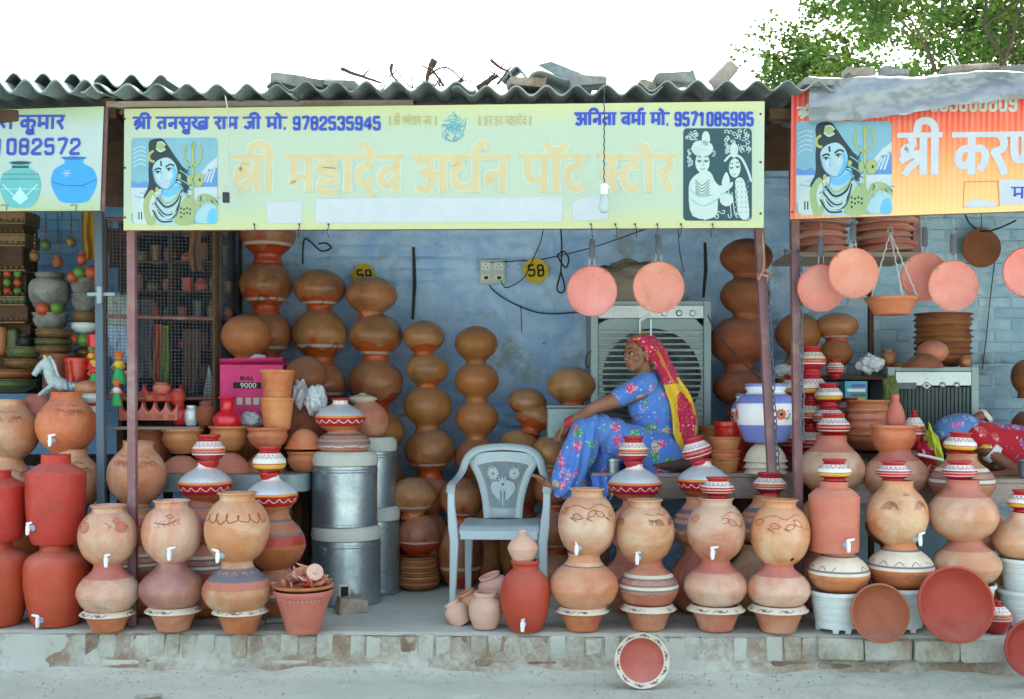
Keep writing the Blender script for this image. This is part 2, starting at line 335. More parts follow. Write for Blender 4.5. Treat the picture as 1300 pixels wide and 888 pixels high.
# ---------------------------------------------------------------- clay forms: (z, r) outlines, both 0..1, bottom to top
PROF = {
 'matka': [(0, .40), (.03, .50), (.15, .78), (.32, .95), (.47, 1.0), (.62, .96), (.76, .83), (.85, .66), (.885, .555), (.93, .535), (.965, .56), (.985, .615), (1.0, .60)],
 'globe': [(0, .40), (.03, .50), (.16, .80), (.34, .97), (.48, 1.0), (.63, .93), (.76, .76), (.84, .60), (.89, .52), (.96, .50), (1.0, .53)],
 'squat': [(0, .44), (.04, .56), (.16, .82), (.32, .97), (.42, 1.0), (.55, .95), (.68, .80), (.78, .61), (.85, .50), (.93, .45), (1.0, .47)],
 'inv':   [(0, .50), (.035, .53), (.07, .49), (.15, .485), (.20, .56), (.32, .82), (.46, .97), (.58, 1.0), (.72, .93), (.84, .76), (.93, .52), (.98, .27), (1.0, 0)],
 'dome':  [(0, .50), (.05, .56), (.15, .78), (.32, .95), (.48, 1.0), (.66, .94), (.82, .74), (.93, .48), (.985, .22), (1.0, 0)],
 'cool':  [(0, .74), (.02, .80), (.12, .90), (.3, .96), (.55, 1.0), (.74, 1.0), (.80, .96), (.87, .66), (.895, .53), (.90, .50), (.98, .49), (1.0, .50)],
 'barrel':[(0, .66), (.02, .72), (.15, .84), (.4, .97), (.62, 1.0), (.74, .97), (.82, .84), (.875, .58), (.90, .48), (.97, .44), (1.0, .46)],
 'cyl':   [(0, .80), (.02, .92), (.06, .96), (.4, .98), (.76, 1.0), (.80, .97), (.88, .74), (.905, .60), (.91, .56), (.98, .56), (1.0, .58)],
 'oval':  [(0, .56), (.02, .62), (.2, .88), (.45, 1.0), (.62, .97), (.75, .84), (.84, .62), (.86, .52), (.93, .51), (.95, .56), (.985, .57), (1.0, .53)],
 'tub':   [(0, .56), (.02, .58), (.35, .68), (.70, .82), (.745, .92), (.77, .99), (.82, 1.0), (.97, .86), (1.0, .82)],
 'painted':[(0, .46), (.05, .50), (.10, .56), (.16, .60), (.22, .58), (.28, .72), (.40, .95), (.50, 1.0), (.62, .95), (.76, .75), (.84, .60), (.88, .58), (.95, .70), (1.0, .70)],
 'silver':[(0, .42), (.06, .52), (.22, .86), (.38, .99), (.46, 1.0), (.60, .86), (.74, .58), (.82, .36), (.86, .30), (.94, .30), (1.0, .40)],
 'bowl':  [(0, .45), (.05, .55), (.25, .78), (.5, .92), (.62, .95), (.78, .90), (.86, .93), (.93, 1.0), (1.0, .99)],
 'ibowl': [(0, 1.0), (.08, .98), (.14, .93), (.35, .86), (.6, .70), (.82, .48), (.95, .25), (1.0, 0)],
 'flare': [(0, .54), (.02, .56), (.5, .76), (.80, .90), (.84, .95), (.93, 1.0), (1.0, .98)],
 'planter':[(0, .76), (.03, .78), (.30, .85), (.31, .87), (.33, .85), (.62, .93), (.63, .95), (.65, .93), (.88, .97), (.90, 1.03), (.98, 1.03), (1.0, 1.0)],
 'cup':   [(0, .78), (.03, .80), (.82, .93), (.84, 1.0), (.97, 1.0), (1.0, .96)],
 'vase':  [(0, .86), (.04, .93), (.2, 1.0), (.36, .96), (.48, .72), (.56, .52), (.70, .44), (.88, .50), (.95, .64), (1.0, .68)],
 'bottle':[(0, .80), (.03, .90), (.2, 1.0), (.4, .97), (.6, .78), (.76, .48), (.84, .38), (.86, .42), (.96, .44), (1.0, .40)],
 'jar':   [(0, .62), (.03, .72), (.14, .82), (.3, .95), (.5, 1.0), (.66, .97), (.78, .84), (.84, .66), (.88, .62), (.9, .68), (.98, .70), (1.0, .66)],
 'lidpot':[(0, .5), (.03, .56), (.25, .84), (.42, 1.0), (.46, 1.02), (.56, .94), (.7, .72), (.82, .40), (.86, .22), (.9, .2), (.93, .28), (.98, .2), (1.0, 0)],
 'pot2':  [(0, .70), (.03, .76), (.2, .92), (.45, 1.0), (.7, .97), (.86, .93), (.88, 1.0), (.97, 1.02), (1.0, .98)],
}
OPEN = {'inv', 'dome', 'ibowl', 'lidpot'}     # closed at the top
def profile(kind, w, h, k=4):
    pts = [Vector((r*w/2, z*h)) for z, r in PROF[kind]]
    out = [(max(0, p.x), p.y) for p in spl(pts, k)]
    return out
def rad_at(prof, z):
    for a, b in zip(prof, prof[1:]):
        if min(a[1], b[1]) <= z <= max(a[1], b[1]) and a[1] != b[1]:
            t = (z-a[1])/(b[1]-a[1]); return a[0]+(b[0]-a[0])*t
    return prof[-1][0]
def pot_mesh(kind, w, h, bands=None, n=36, wob=.008, seed=0.0):
    prof = profile(kind, w, h)
    body = []
    for r, z in prof:
        m = 0
        if bands:
            for z0, z1, mi in bands:
                if z0 <= z/h < z1: m = mi
        body.append((r, z, m))
    if bands:                                  # extra rings so that each painted band starts at a clean edge
        ex = set()
        for z0, z1, mi in bands:
            for q in (z0, z1):
                if 0.001 < q < .995: ex.add(q)
        for q in ex:
            z = q*h; r = rad_at(prof, z); m = 0
            for z0, z1, mi in bands:
                if z0 <= q+1e-4 < z1: m = mi
            body.append((r, z, m))
        body.sort(key=lambda t: t[1])
    b = MB()
    if kind not in OPEN:
        rt, zt, mt = body[-1]; th = max(.006, w*.03)
        body += [(rt-th, zt-.001, mt), (rt-th*1.3, zt-h*.06, 0)]
        zi = h*.84
        inner = [(max(.004, rad_at(prof, z)-th*1.4), z, 0) for z in [h*q for q in (.9, .84, .75, .6, .4, .2, .08)] if z < zt-h*.07]
        body += inner+[(0, h*.07, 0)]
    body = [(0, body[0][1], 0)]+body if kind not in OPEN or body[0][0] > 0 else body
    b.lathe(body, n, 0, None, wob, seed)
    return b, prof
class Wrap:
    """draws flat ribbons on a turned surface; u = metres round from the camera side, v = height"""
    def __init__(s, prof, off=.0012): s.p = prof; s.off = off; s.mb = MB()
    def pt(s, u, v, ref, e=0.0):
        r = rad_at(s.p, v)+s.off+e; a = -PI/2+u/max(ref, .02)
        return Vector((r*math.cos(a), r*math.sin(a), v))
    def line(s, pts, w=.003, mi=0, ref=None, smooth=True, e=0.0):
        if smooth and len(pts) > 2: pts = [(p.x, p.y) for p in spl([Vector((a, b)) for a, b in pts], 4)]
        vs = []; n = len(pts); zm = sum(p[1] for p in pts)/n; ref = ref or rad_at(s.p, zm)
        for i, (u, v) in enumerate(pts):
            a = Vector(pts[min(i+1, n-1)]); b = Vector(pts[max(i-1, 0)]); t = a-b
            t = t.normalized() if t.length > 1e-9 else Vector((1, 0)); q = Vector((-t.y, t.x))*w/2*(.55 if i in (0, n-1) else 1)
            vs += [s.pt(u+q.x, v+q.y, ref, e), s.pt(u-q.x, v-q.y, ref, e)]
        s.mb.add(vs, [(2*i+1, 2*i+3, 2*i+2, 2*i) for i in range(n-1)], mi)
    def fill(s, u, v, ru, rv, mi=0, n=10, ref=None, e=0.0, star=0):
        ref = ref or rad_at(s.p, v); vs = [s.pt(u, v, ref, e)]
        for k in range(n):
            t = 2*PI*k/n; q = 1-(star*(k % 2)); vs.append(s.pt(u+ru*q*math.cos(t), v+rv*q*math.sin(t), ref, e))
        s.mb.add(vs, [(0, 1+k, 1+(k+1) % n) for k in range(n)], mi)
def motif(wr, kind, w, h, rnd):
    R0 = w/2; L = .005
    def arcs(u, v, s, n=4, flip=1):
        for k in range(n):
            x = u+flip*k*s*.30; wr.line([(x-flip*s*.45, v-s*.35+k*.02*s), (x-flip*s*.25, v+s*.15), (x+flip*s*.1, v+s*.42-k*.05*s), (x+flip*s*.5, v+s*.30-k*.12*s)], L)
    def leaf(u, v, s, a):
        ca, sa = math.cos(a), math.sin(a)
        f = lambda x, y: (u+(x*ca-y*sa)*s, v+(x*sa+y*ca)*s)
        wr.line([f(-.6, 0), f(-.2, .28), (f(.3, .22)), f(.7, 0)], L); wr.line([f(-.6, 0), f(-.2, -.26), f(.3, -.24), f(.7, 0)], L)
        wr.line([f(-.4, 0), f(.5, .02)], L*.8, smooth=False)
    v0 = h*.66
    if kind == 'arcs':
        for q in (-1.9, -1.0, -.05, .85, 1.75): arcs(q*R0*.5, v0+rnd.uniform(-.004, .004), w*.14, 4, rnd.choice((1, 1, -1)))
        for q in (-.8, -.2, .5): wr.line([(q*R0*.6, h*.78), (q*R0*.6+.02, h*.80), (q*R0*.6+.035, h*.775), (q*R0*.6+.06, h*.79)], L*.8)
    elif kind == 'leaves':
        for q, a in ((-1.35, .5), (-.55, -.15), (.15, .35), (.55, -.5), (1.3, .2)):
            leaf(q*R0*.72, v0+rnd.uniform(-.25, .3)*h*.2, w*.15, a+rnd.uniform(-.3, .3))
        for q in (-1.0, -.2, .85):
            for k in range(4): wr.line([(q*R0*.7+k*.006, v0-.02), (q*R0*.7+.02+k*.010, v0-.035-k*.004)], L*.8, smooth=False)
        wr.line([(-R0*.9, v0+.02), (-R0*.4, v0+.045), (0, v0+.025), (R0*.4, v0+.05), (R0*.9, v0+.02)], L*.8)
    elif kind == 'loops':
        pts = []
        for k in range(60):
            t = k/59*PI*14; pts.append((-R0*1.25+2.5*R0*k/59+.016*math.cos(t), v0+.021*math.sin(t)*(1+.35*math.sin(k*1.7))))
        wr.line(pts, L*1.1)
    elif kind == 'fruit':
        for q in (-1.5, -.75, .25, 1.1):
            u = q*R0*.7
            wr.fill(u, v0, w*.085, w*.07, 1, 12); wr.line([(u+w*.1*math.cos(t/8*2*PI), v0+w*.085*math.sin(t/8*2*PI)) for t in range(9)], L*.8, e=.0006)
            for k in range(5): wr.line([(u+w*.1, v0+.006), (u+w*.13+k*.003, v0+.02-k*.009)], L*.7, smooth=False)
        for q in (-.95, -.1, .8): wr.fill(q*R0*.7, v0+h*.11, w*.05, w*.04, 1, 10); wr.line([(q*R0*.7+w*.06*math.cos(t/6*2*PI), v0+h*.11+w*.05*math.sin(t/6*2*PI)) for t in range(7)], L*.7, e=.0006)
    elif kind == 'twig':
        wr.line([(-R0*.75, v0-.02), (-R0*.3, v0+.005), (R0*.1, v0), (R0*.5, v0+.025)], L)
        for k in range(8):
            x = -R0*.65+k*R0*.16; wr.line([(x, v0-.016+k*.003), (x+.012, v0+.010+k*.003)], L*.9, smooth=False); wr.line([(x, v0-.016+k*.003), (x+.016, v0-.028+k*.003)], L*.9, smooth=False)
        wr.line([(0, h*.78), (R0*.2, h*.80), (R0*.3, h*.76), (R0*.15, h*.75), (R0*.1, h*.78)], L*.8)
    elif kind == 'brow':
        for u, f in ((-R0*.62, 1), (R0*.40, 1)):
            for k in range(5): wr.line([(u-f*.03+f*k*.011, v0-.03), (u-f*.005+f*k*.008, v0+.008-k*.004), (u+f*.03+f*k*.004, v0+.012-k*.007), (u+f*.055, v0-.008-k*.006)], L*.8)
        wr.line([(-.012, h*.80), (.008, h*.815), (.022, h*.80), (.005, h*.785), (-.004, h*.80)], L*.8)
def make_tap(parent, prof, z, u=0.0, lever=0.0, s=1.0):
    r = rad_at(prof, z); a = -PI/2+u/max(r, .03)
    Mx = Matrix.Translation((r*math.cos(a), r*math.sin(a), z)) @ Matrix.Rotation(a+PI/2, 4, 'Z')
    b = MB()
    b.tube([Mx @ Vector(p) for p in ((0, .01, 0), (0, -.006, 0))], .017*s, 12)
    b.tube([Mx @ Vector(p) for p in ((0, -.002, 0), (0, -.022, 0), (0, -.04, -.001))], [.009*s, .009*s, .011*s], 10)
    b.tube([Mx @ Vector(p) for p in ((0, -.034, .016*s), (0, -.034, -.006), (0, -.036, -.026*s), (0, -.037, -.036*s))], [.0115*s, .0125*s, .0105*s, .008*s], 10, 1)
    t = b.build('tap', [M['tapb'], M['tapw']], parent)
    c = MB(); ca, sa = math.cos(lever), math.sin(lever)
    c.tube([Mx @ Vector(p) for p in ((0, -.034, .014*s), (0, -.034, .024*s))], .007*s, 8)
    c.tube([Mx @ Vector((x*ca, -.034-abs(x)*sa*.6, .027*s+x*.22)) for x in (-.012, 0, .018, .034)], [.006*s, .008*s, .007*s, .005*s], 8, flat=.6)
    c.build('lever', M['tapw'], t)
# painted band sets: index of material in the list
PAINT = {
 'red':   ([M['rpaint'], M['white'], M['opaint'], M['bluep']], [(0, .40, 0), (.40, .44, 1), (.44, .56, 0), (.56, .60, 2), (.60, .80, 1), (.80, .84, 0), (.84, 1.1, 0)], 'zig'),
 'redw':  ([M['rpaint'], M['white'], M['opaint'], M['bluep']], [(0, .36, 0), (.36, .40, 1), (.40, .60, 0), (.60, .64, 1), (.64, .83, 1), (.83, 1.1, 0)], 'zig'),
 'redy':  ([M['rpaint'], M['white'], M['ypaint'], M['bluep']], [(0, .34, 0), (.34, .46, 2), (.46, .50, 0), (.50, .80, 1), (.80, 1.1, 0)], 'zig'),
 'silver':([M['orange'], M['rpaint'], M['silver'], M['opaint'], M['white']], [(0, .20, 0), (.20, .45, 1), (.45, .50, 3), (.50, .80, 2), (.80, .84, 4), (.84, .94, 4), (.94, 1.1, 1)], 'wave'),
 'stripe':([M['pinkclay'], M['greyp'], M['cream']], [(.40, .44, 1), (.44, .50, 2), (.50, .54, 1), (.62, .66, 1), (.66, .72, 2)], 'swag'),
 'stripe2':([M['buff'], M['greyp'], M['cream']], [(.30, .36, 2), (.40, .50, 1), (.58, .61, 1), (.68, .76, 1)], 'swag'),
 'stripe3':([M['orange'], M['greyp'], M['cream']], [(.44, .50, 2), (.50, .54, 1), (.54, .80, 2), (.80, .83, 1)], 'swag'),
 'netband':([M['orange'], M['greyp'], M['red']], [(.42, .58, 2), (.58, .62, 1), (.62, .80, 0), (.80, .84, 1)], 'net'),
 'pinkband':([M['buff'], M['rose'], M['greyp']], [(.50, .64, 1), (.64, .86, 2)], 'dots'),
 'neckline':([M['pinkclay'], M['greyp'], M['buff2']], [(.78, .80, 1), (.80, .86, 2)], None),
 'pinkneck':([M['buff2'], M['rose']], [(.72, 1.1, 1)], None),
 'whiteband':([M['buff2'], M['orange']], [(.5, .7, 1)], None),
}
def decorate(wr, style, w, h, rnd):
    R0 = w/2; n = max(8, int(2*PI*R0/.032))
    if style == 'zig':
        z0, z1 = .64*h, .77*h; r = rad_at(wr.p, .5*(z0+z1)); U = 2*PI*r
        n = max(8, int(U/.026))
        for k in range(n):
            u = U*k/n; wr.line([(u, z0), (u+U/n/2, z1), (u+U/n, z0)], .0045, 3 if k % 2 else 0, r, False)
            wr.fill(u+U/n*.5, z0+(z1-z0)*.3, .0035, .004, 3 if k % 2 == 0 else 2, 6, r, .0006)
        z = .50*h; r = rad_at(wr.p, z); U = 2*PI*r; n = max(10, int(U/.017))
        for k in range(n): 
            u = U*k/n; wr.line([(u, z-.022*h), (u+U/n/2, z+.03*h), (u+U/n, z-.022*h)], .003, 1, r, False)
    elif style == 'wave':
        z = .34*h; r = rad_at(wr.p, z); U = 2*PI*r; n = int(U/.055)
        for k in range(n):
            u = U*k/n; q = U/n
            wr.line([(u, z-.02*h), (u+q*.25, z+.045*h), (u+q*.5, z-.01*h), (u+q*.75, z-.04*h), (u+q, z-.02*h)], .0045, 4, r)
            wr.line([(u+q*.1, z-.06*h), (u+q*.3, z-.01*h)], .003, 3, r, False)
        z = .9*h; r = rad_at(wr.p, z); U = 2*PI*r
        for k in range(8): wr.fill(U*k/8, z, .004, .004, 1, 6, r, .0006)
    elif style == 'swag':
        z = .36*h; r = rad_at(wr.p, z); U = 2*PI*r; n = 7
        for k in range(n):
            u = U*k/n; q = U/n; wr.line([(u, z+.03*h), (u+q*.3, z-.05*h), (u+q*.7, z-.05*h), (u+q, z+.03*h)], .004, 1, r)
        z = .59*h; r = rad_at(wr.p, z); U = 2*PI*r
        for k in range(12): wr.line([(U*k/12, z-.012), (U*(k+.3)/12, z+.01), (U*(k+.6)/12, z-.01)], .004, 1, r)
    elif style == 'net':
        z = .71*h; r = rad_at(wr.p, z); U = 2*PI*r; n = 44
        for k in range(n): wr.line([(U*k/n, z-.07*h), (U*(k+.5)/n, z+.07*h)], .003, 1, r, False)
        for dz in (-.04, .0, .04): wr.line([(U*k/20, z+dz*h) for k in range(21)], .003, 1, r, False, .0006)
    elif style == 'dots':
        z = .77*h; r = rad_at(wr.p, z); U = 2*PI*r
        for k in range(14): wr.line([(U*k/14, z), (U*k/14+.02, z+.01), (U*k/14+.03, z-.006)], .004, 0, r)
ALLPOTS = []
def pot(name, kind, cx, yt, yb, wpx, D, m='buff', label='', cat='pot', group=None, z=None, x=None, carve=None, tap=None, paint=None,
        tilt=(0, 0), n=36, hole=None, cloth=None):
    """one vessel from its outline in the photograph (px) and its distance"""
    s = D/F; w = wpx*s; h = (yb-yt)*s
    loc = Vector((PX(cx, D) if x is None else x, D, PZ(yb, D) if z is None else z))
    rnd = random.Random(int(cx*7+yt*13)); seed = rnd.uniform(0, 6)
    mats = [M[m]]; bands = None; style = None
    if paint: mats, bands, style = PAINT[paint]
    b, prof = pot_mesh(kind, w, h, bands, n, .006 if paint in ('red', 'redw', 'redy', 'silver') else .019, seed)
    rz = rnd.uniform(-.6, .6)
    rot = (tilt[0], tilt[1], 0)
    if tap is None and not carve and not style and hole is None:
        o = b.build(name, mats, None, loc, (tilt[0]+rnd.uniform(-.012, .012), tilt[1]+rnd.uniform(-.012, .012), rz))
        return tag(o, label, cat, group)
    e = empty(name, loc, label, cat, group, rot)
    b.build('body', mats, e)
    if carve:
        wr = Wrap(prof); motif(wr, carve, w, h, rnd); wr.mb.build('carved_pattern', [M['groove'] if rnd.random() < .5 else M['groove_red'], M['rose']], e)
    if style:
        wr = Wrap(prof); decorate(wr, style, w, h, rnd); wr.mb.build('painted_pattern', mats, e, smooth=False)
    if tap is not None: make_tap(e, prof, (yb-tap[1])*s, (tap[0]-cx)*s*1.02, tap[2] if len(tap) > 2 else 0.2)
    if hole is not None:
        wr = Wrap(prof, .0006); wr.fill((hole[0]-cx)*s, (yb-hole[1])*s, .012, .011, 0, 12); wr.mb.build('tap_hole', M['blackp'], e)
    return e
ORD = ['topmost', 'second down', 'third down', 'fourth down', 'fifth down', 'sixth down']
def stack(where, D, items, group, name='clay_pot', cat='pot', zb=None):
    """items from the top down: dict(kind, cx, yt, yb, w, ...); where = which stack"""
    n = len(items)
    for i, it in enumerate(items):
        it = dict(it); look = it.pop('look'); nm = it.pop('name', name); ct = it.pop('cat', cat)
        pos = 'lowest' if i == n-1 and n > 1 else ORD[i]
        cx, yt, yb, w = it.pop('cx'), it.pop('yt'), it.pop('yb'), it.pop('w'); kind = it.pop('kind')
        if i == n-1 and zb is not None:
            it['z'] = zb; yb = HZ+(EYE-zb)*F/it.get('D', D)
        pot(nm, kind, cx, yt, yb, w, it.pop('D', D), label=f'{look}, {pos} in {where}', cat=ct, group=group, **it)

def dish(name, cx, cy, rpx, D, m, label, depth=.07, tilt=.22, group=None, rim=None, zb=None, cat='dish', yaw=0.0, flat=.72):
    """wide basin stood on its edge, mouth to the road"""
    s = D/F; r = rpx*s
    e = [(0, 0), (r*flat*.9, 0), (r*flat, .004), (r*.93, depth*.85), (r, depth), (r*1.0, depth+.012)]
    inner = [(r*.94, depth+.014), (r*.90, depth*.9), (r*(flat-.06), .018), (r*flat*.8, .012), (0, .012)]
    b = MB(); prof = [(a, z, 0) for a, z in e[:-1]]+[(r, depth+.012, 1 if rim else 0), (r*(.80 if rim else .94), depth+.014 if not rim else depth*.93, 0)]+[(a, z, 0) for a, z in inner[1:]]
    b.lathe(prof, 44, 0, None, .005, cx)
    M1 = Matrix.Translation((PX(cx, D), D, PZ(cy, D))) @ Matrix.Rotation(yaw, 4, 'Z') @ Matrix.Rotation(PI/2-tilt, 4, 'X')
    if rim:
        ob = empty(name, (0, 0, 0), label, cat, group); ob.matrix_world = M1
        b.build('basin', [M[m], M['cream']], ob)
        q = MB(); k = 10
        for i in range(k):
            a0 = 2*PI*i/k
            for (ra, rb, aa, ab) in ((.85, .93, 0, .35), (.93, .88, .35, .62)):
                pts = []
                for t in range(5):
                    a = a0+(aa+(ab-aa)*t/4)*2*PI/k; rr = r*(ra+(rb-ra)*t/4+.02*math.sin(t*1.5)); z = depth+.0135+(1-rr/r)/.2*(-.019)*.9+.002
                    pts.append((rr*math.cos(a), rr*math.sin(a), z))
                q.tube(pts, .0022, 4)
            a = a0+.3*2*PI/k; rr = r*.9; q.ball((rr*math.cos(a), rr*math.sin(a), depth+.006), (.008, .008, .0035), 0, 8)
        q.build('painted_pattern', M['greyp'], ob)
    else:
        ob = b.build(name, [M[m], M[m]]); ob.matrix_world = M1; tag(ob, label, cat, group)
    return ob
# ================================================================ SETTING
def S(o): return tag(o, kind='structure')
ZR = -.235                                      # road level
b = MB(); b.add([(-300, -300, ZR), (300, -300, ZR), (300, 500, ZR), (-300, 500, ZR)], [(0, 1, 2, 3)])
S(b.build('ground', M['road'], smooth=False))
# uneven strip of the road in front of the step
def sheet(name, x0, x1, y0, y1, nx, ny, zf, m, parent=None):
    vs = [(x0+(x1-x0)*i/nx, y0+(y1-y0)*j/ny, 0) for j in range(ny+1) for i in range(nx+1)]
    vs = [(x, y, zf(x, y)) for x, y, _ in vs]
    b = MB().add(vs, [(j*(nx+1)+i, j*(nx+1)+i+1, (j+1)*(nx+1)+i+1, (j+1)*(nx+1)+i) for j in range(ny) for i in range(nx)])
    return b.build(name, m, parent)
nse = lambda x, y, s, o=0: noise.noise(Vector((x*s+o, y*s, o)))
EDGE = lambda x: 5.93-.024*x                    # platform front edge as y(x)
def roadz(x, y):
    d = EDGE(x)-y
    ap = max(0, 1-d/.16)**1.5*.045               # cement splash against the foot of the step
    return ZR+.006+.008*nse(x, y, 2.2)+.004*nse(x, y, 9, 4)+ap*(.8+.5*nse(x, y, 5, 2))
S(sheet('road', -4.2, 4.2, 3.2, 6.02, 420, 150, roadz, M['road']))
# platform floor (slightly uneven) and its core
fl = sheet('shop_floor', -4.2, 4.2, 0, 1, 420, 90, lambda x, y: 0, M['floor'])
for v in fl.data.vertices:                     # front edge crumbles over the bricks
    t = v.co.y; e_ = EDGE(v.co.x)+.012+.010*nse(v.co.x, 1, 9)+.006*nse(v.co.x, 5, 30)+(-.035 if v.co.x > PX(1040, 5.9) else 0); v.co.y = e_+(8.6-e_)*t**1.6
    v.co.z = .003*nse(v.co.x, v.co.y, 3)+.002*nse(v.co.x, v.co.y, 14)-.014*max(0, 1-(v.co.y-e_)/.03)-.006*max(0, 1-(v.co.y-e_)/.12)-.003
fl.data.update(); S(fl)
plat = S(MB().bbox(-4.2, 4.2, 6.10, 8.6, ZR-.1, -.02).build('platform', M['mortar'], smooth=False))
# brick step: soldier bricks with worn faces, a mortar bed between them
step = empty('brick_step', (0, 0, 0)); tag(step, kind='structure')
b = MB(); n = 260
for i in range(n+1):
    x = -4.2+8.4*i/n
    for z, dy in ((-.02, .035), (-.03, .010), (-.10, .008), (-.15, .0), (-.18, -.010), (-.21, -.03), (ZR-.02, -.07)):
        b.v.append((x, EDGE(x)+dy+.006*nse(x, z, 14)+.004*nse(x, z, 40, 3), z+.003*nse(x, z, 10, 7)))
for i in range(n):
    for j in range(6): b.f.append((i*7+j+1, (i+1)*7+j+1, (i+1)*7+j, i*7+j)); b.m.append(0)
b.build('mortar_bed', M['kerb'], step)
def brick_mesh(seed, d, wear=.006):
    rn = random.Random(seed); bm = bmesh.new(); bmesh.ops.create_cube(bm, size=1)
    bmesh.ops.bevel(bm, geom=bm.edges[:], offset=.07, segments=1, affect='EDGES')
    for v in bm.verts:
        v.co.x = v.co.x*d[0]+rn.uniform(-wear, wear); v.co.y = v.co.y*d[1]+rn.uniform(-wear, wear)*.7; v.co.z = v.co.z*d[2]+rn.uniform(-wear, wear)
    me = bpy.data.meshes.new('brick'); bm.to_mesh(me); bm.free()
    for p in me.polygons: p.use_smooth = True
    me.set_sharp_from_angle(angle=R(35)); return me
def put(name, me, m, parent, loc, rot=(0, 0, 0), scale=(1, 1, 1)):
    o = bpy.data.objects.new(name, me); link(o); o.parent = parent; o.location = loc; o.rotation_euler = rot; o.scale = scale
    if not me.materials: me.materials.append(m)
    if m is not me.materials[0]:
        o.material_slots[0].link = 'OBJECT'; o.material_slots[0].material = m
    return o
sold = [brick_mesh(k, (.083, .10, .135), .004) for k in range(5)]
px = 98; rn = random.Random(3)
bare = {110, 175, 330, 420, 505, 515, 575, 690, 790, 960, 860}
while px < 1040:
    wpx = rn.uniform(19, 24); x = PX(px+wpx/2, 5.9)
    dark = any(abs(px+wpx/2-q) < 11 for q in bare)
    put('brick', sold[rn.randrange(5)], M['brickb'] if dark else M['brick'], step, (x, EDGE(x)+.052+rn.uniform(-.004, .004)+(.006 if dark else 0), -.088+rn.uniform(-.004, .003)),
        (rn.uniform(-.03, .03), rn.uniform(-.03, .03), rn.uniform(-.04, .04)), ((wpx-2.2)/19.4, 1, rn.uniform(.93, 1.04)))
    px += wpx
low = [brick_mesh(20+k, (.22, .09, .06), .006) for k in range(4)]
px = 120
while px < 1100:
    wpx = rn.uniform(46, 60); x = PX(px+wpx/2, 5.9)
    if rn.random() < .75:
        put('brick', low[rn.randrange(4)], M['brickb'] if rn.random() < .5 else M['kerb'], step, (x, EDGE(x)+.036+rn.uniform(-.004, .012), -.183+rn.uniform(-.01, .004)),
            (rn.uniform(-.1, .1), rn.uniform(-.03, .03), rn.uniform(-.03, .03)), ((wpx-4)/51, 1, 1))
    px += wpx
slabm = [brick_mesh(40+k, (.29, .16, .115), .006) for k in range(4)]
px = 1041
for wpx in (60, 62, 58, 64, 66, 60):
    x = PX(px+wpx/2, 5.8); put('kerb_stone', slabm[rn.randrange(4)], M['brick'], step, (x, EDGE(x)+.02+rn.uniform(-.006, .006), -.075+rn.uniform(-.004, .003)),
        (rn.uniform(-.02, .02), rn.uniform(-.012, .012), rn.uniform(-.02, .02)), ((wpx-2)/69, 1, 1)); px += wpx
b = MB()                                       # smooth render at the left end of the step
for i in range(61):
    x = -4.2+(PX(98, 5.93)+4.2)*i/60
    for z, dy in ((-.018, .03), (-.024, .002), (-.05, -.004), (-.11, -.008), (-.16, -.014), (-.2, -.035), (ZR-.02, -.085)):
        b.v.append((x, EDGE(x)+dy+.006*nse(x, z, 6, 2)+.05*max(0, (i-52+5*nse(x, z, 9, 8))/8)**2, z+.003*nse(x, z, 5)))
for i in range(60):
    for j in range(6): b.f.append((i*7+j+1, (i+1)*7+j+1, (i+1)*7+j, i*7+j)); b.m.append(0)
b.build('cement_render', M['mortar'], step)

# back wall: lumpy plaster in the middle, bare painted bricks at both sides
YW = 8.08
wall = empty('back_wall', (0, 0, 0)); tag(wall, kind='structure')
def plast(x0, x1, y, z0, z1, m, name='plaster'):
    nx, nz_ = int((x1-x0)/.022), int((z1-z0)/.022); vs = []
    for j in range(nz_+1):
        for i in range(nx+1):
            x = x0+(x1-x0)*i/nx; z = z0+(z1-z0)*j/nz_
            d = .030*nse(x, z*1.4, 2.3)+.026*nse(x, z*2.5, 6, 3)+.012*nse(x, z, 16, 9)
            zz = (z % .085)/.085; d += .018*math.exp(-((zz-.5)/.1)**2)*(.5+nse(x, z, 1.5, 6))
            vs.append((x, y+d, z))
    b = MB().add(vs, [(j*(nx+1)+i, j*(nx+1)+i+1, (j+1)*(nx+1)+i+1, (j+1)*(nx+1)+i) for j in range(nz_) for i in range(nx)])
    return b.build(name, m, wall)
XL, XR = PX(165, YW), PX(1035, YW)
plast(XL, XR, YW, -.02, 3.2, M['wall'])
MB().bbox(-4.6, 4.6, YW+.075, YW+.25, -.3, 3.3).build('wall_core', M['mortar'], wall, smooth=False)
wb = [brick_mesh(60+k, (.232, .09, .076), .0035) for k in range(6)]
def brickwork(x0, x1, z0, z1, m):
    MB().bbox(x0, x1, YW+.012, YW+.07, -.02, 3.25).build('mortar_joints', m, wall, smooth=False)
    z = z0; k = 0
    while z < z1:
        x = x0+(.12 if k % 2 else 0)
        while x < x1-.1:
            put('brick', wb[rn.randrange(6)], m, wall, (x+.118, YW+.045+rn.uniform(-.004, .004), z+.04), (rn.uniform(-.01, .01), rn.uniform(-.012, .012), rn.uniform(-.015, .015)))
            x += .243
        z += .084; k += 1
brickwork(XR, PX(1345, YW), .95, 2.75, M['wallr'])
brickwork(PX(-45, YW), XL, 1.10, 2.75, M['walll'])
# side walls of the row of shops, outside the frame, and low ceilings' depth
S(MB().bbox(-4.6, -4.4, 6.1, YW+.2, -.2, 2.9).build('end_wall', M['mortar'], smooth=False))
S(MB().bbox(4.4, 4.6, 6.1, YW+.2, -.2, 2.9).build('end_wall', M['mortar'], smooth=False))

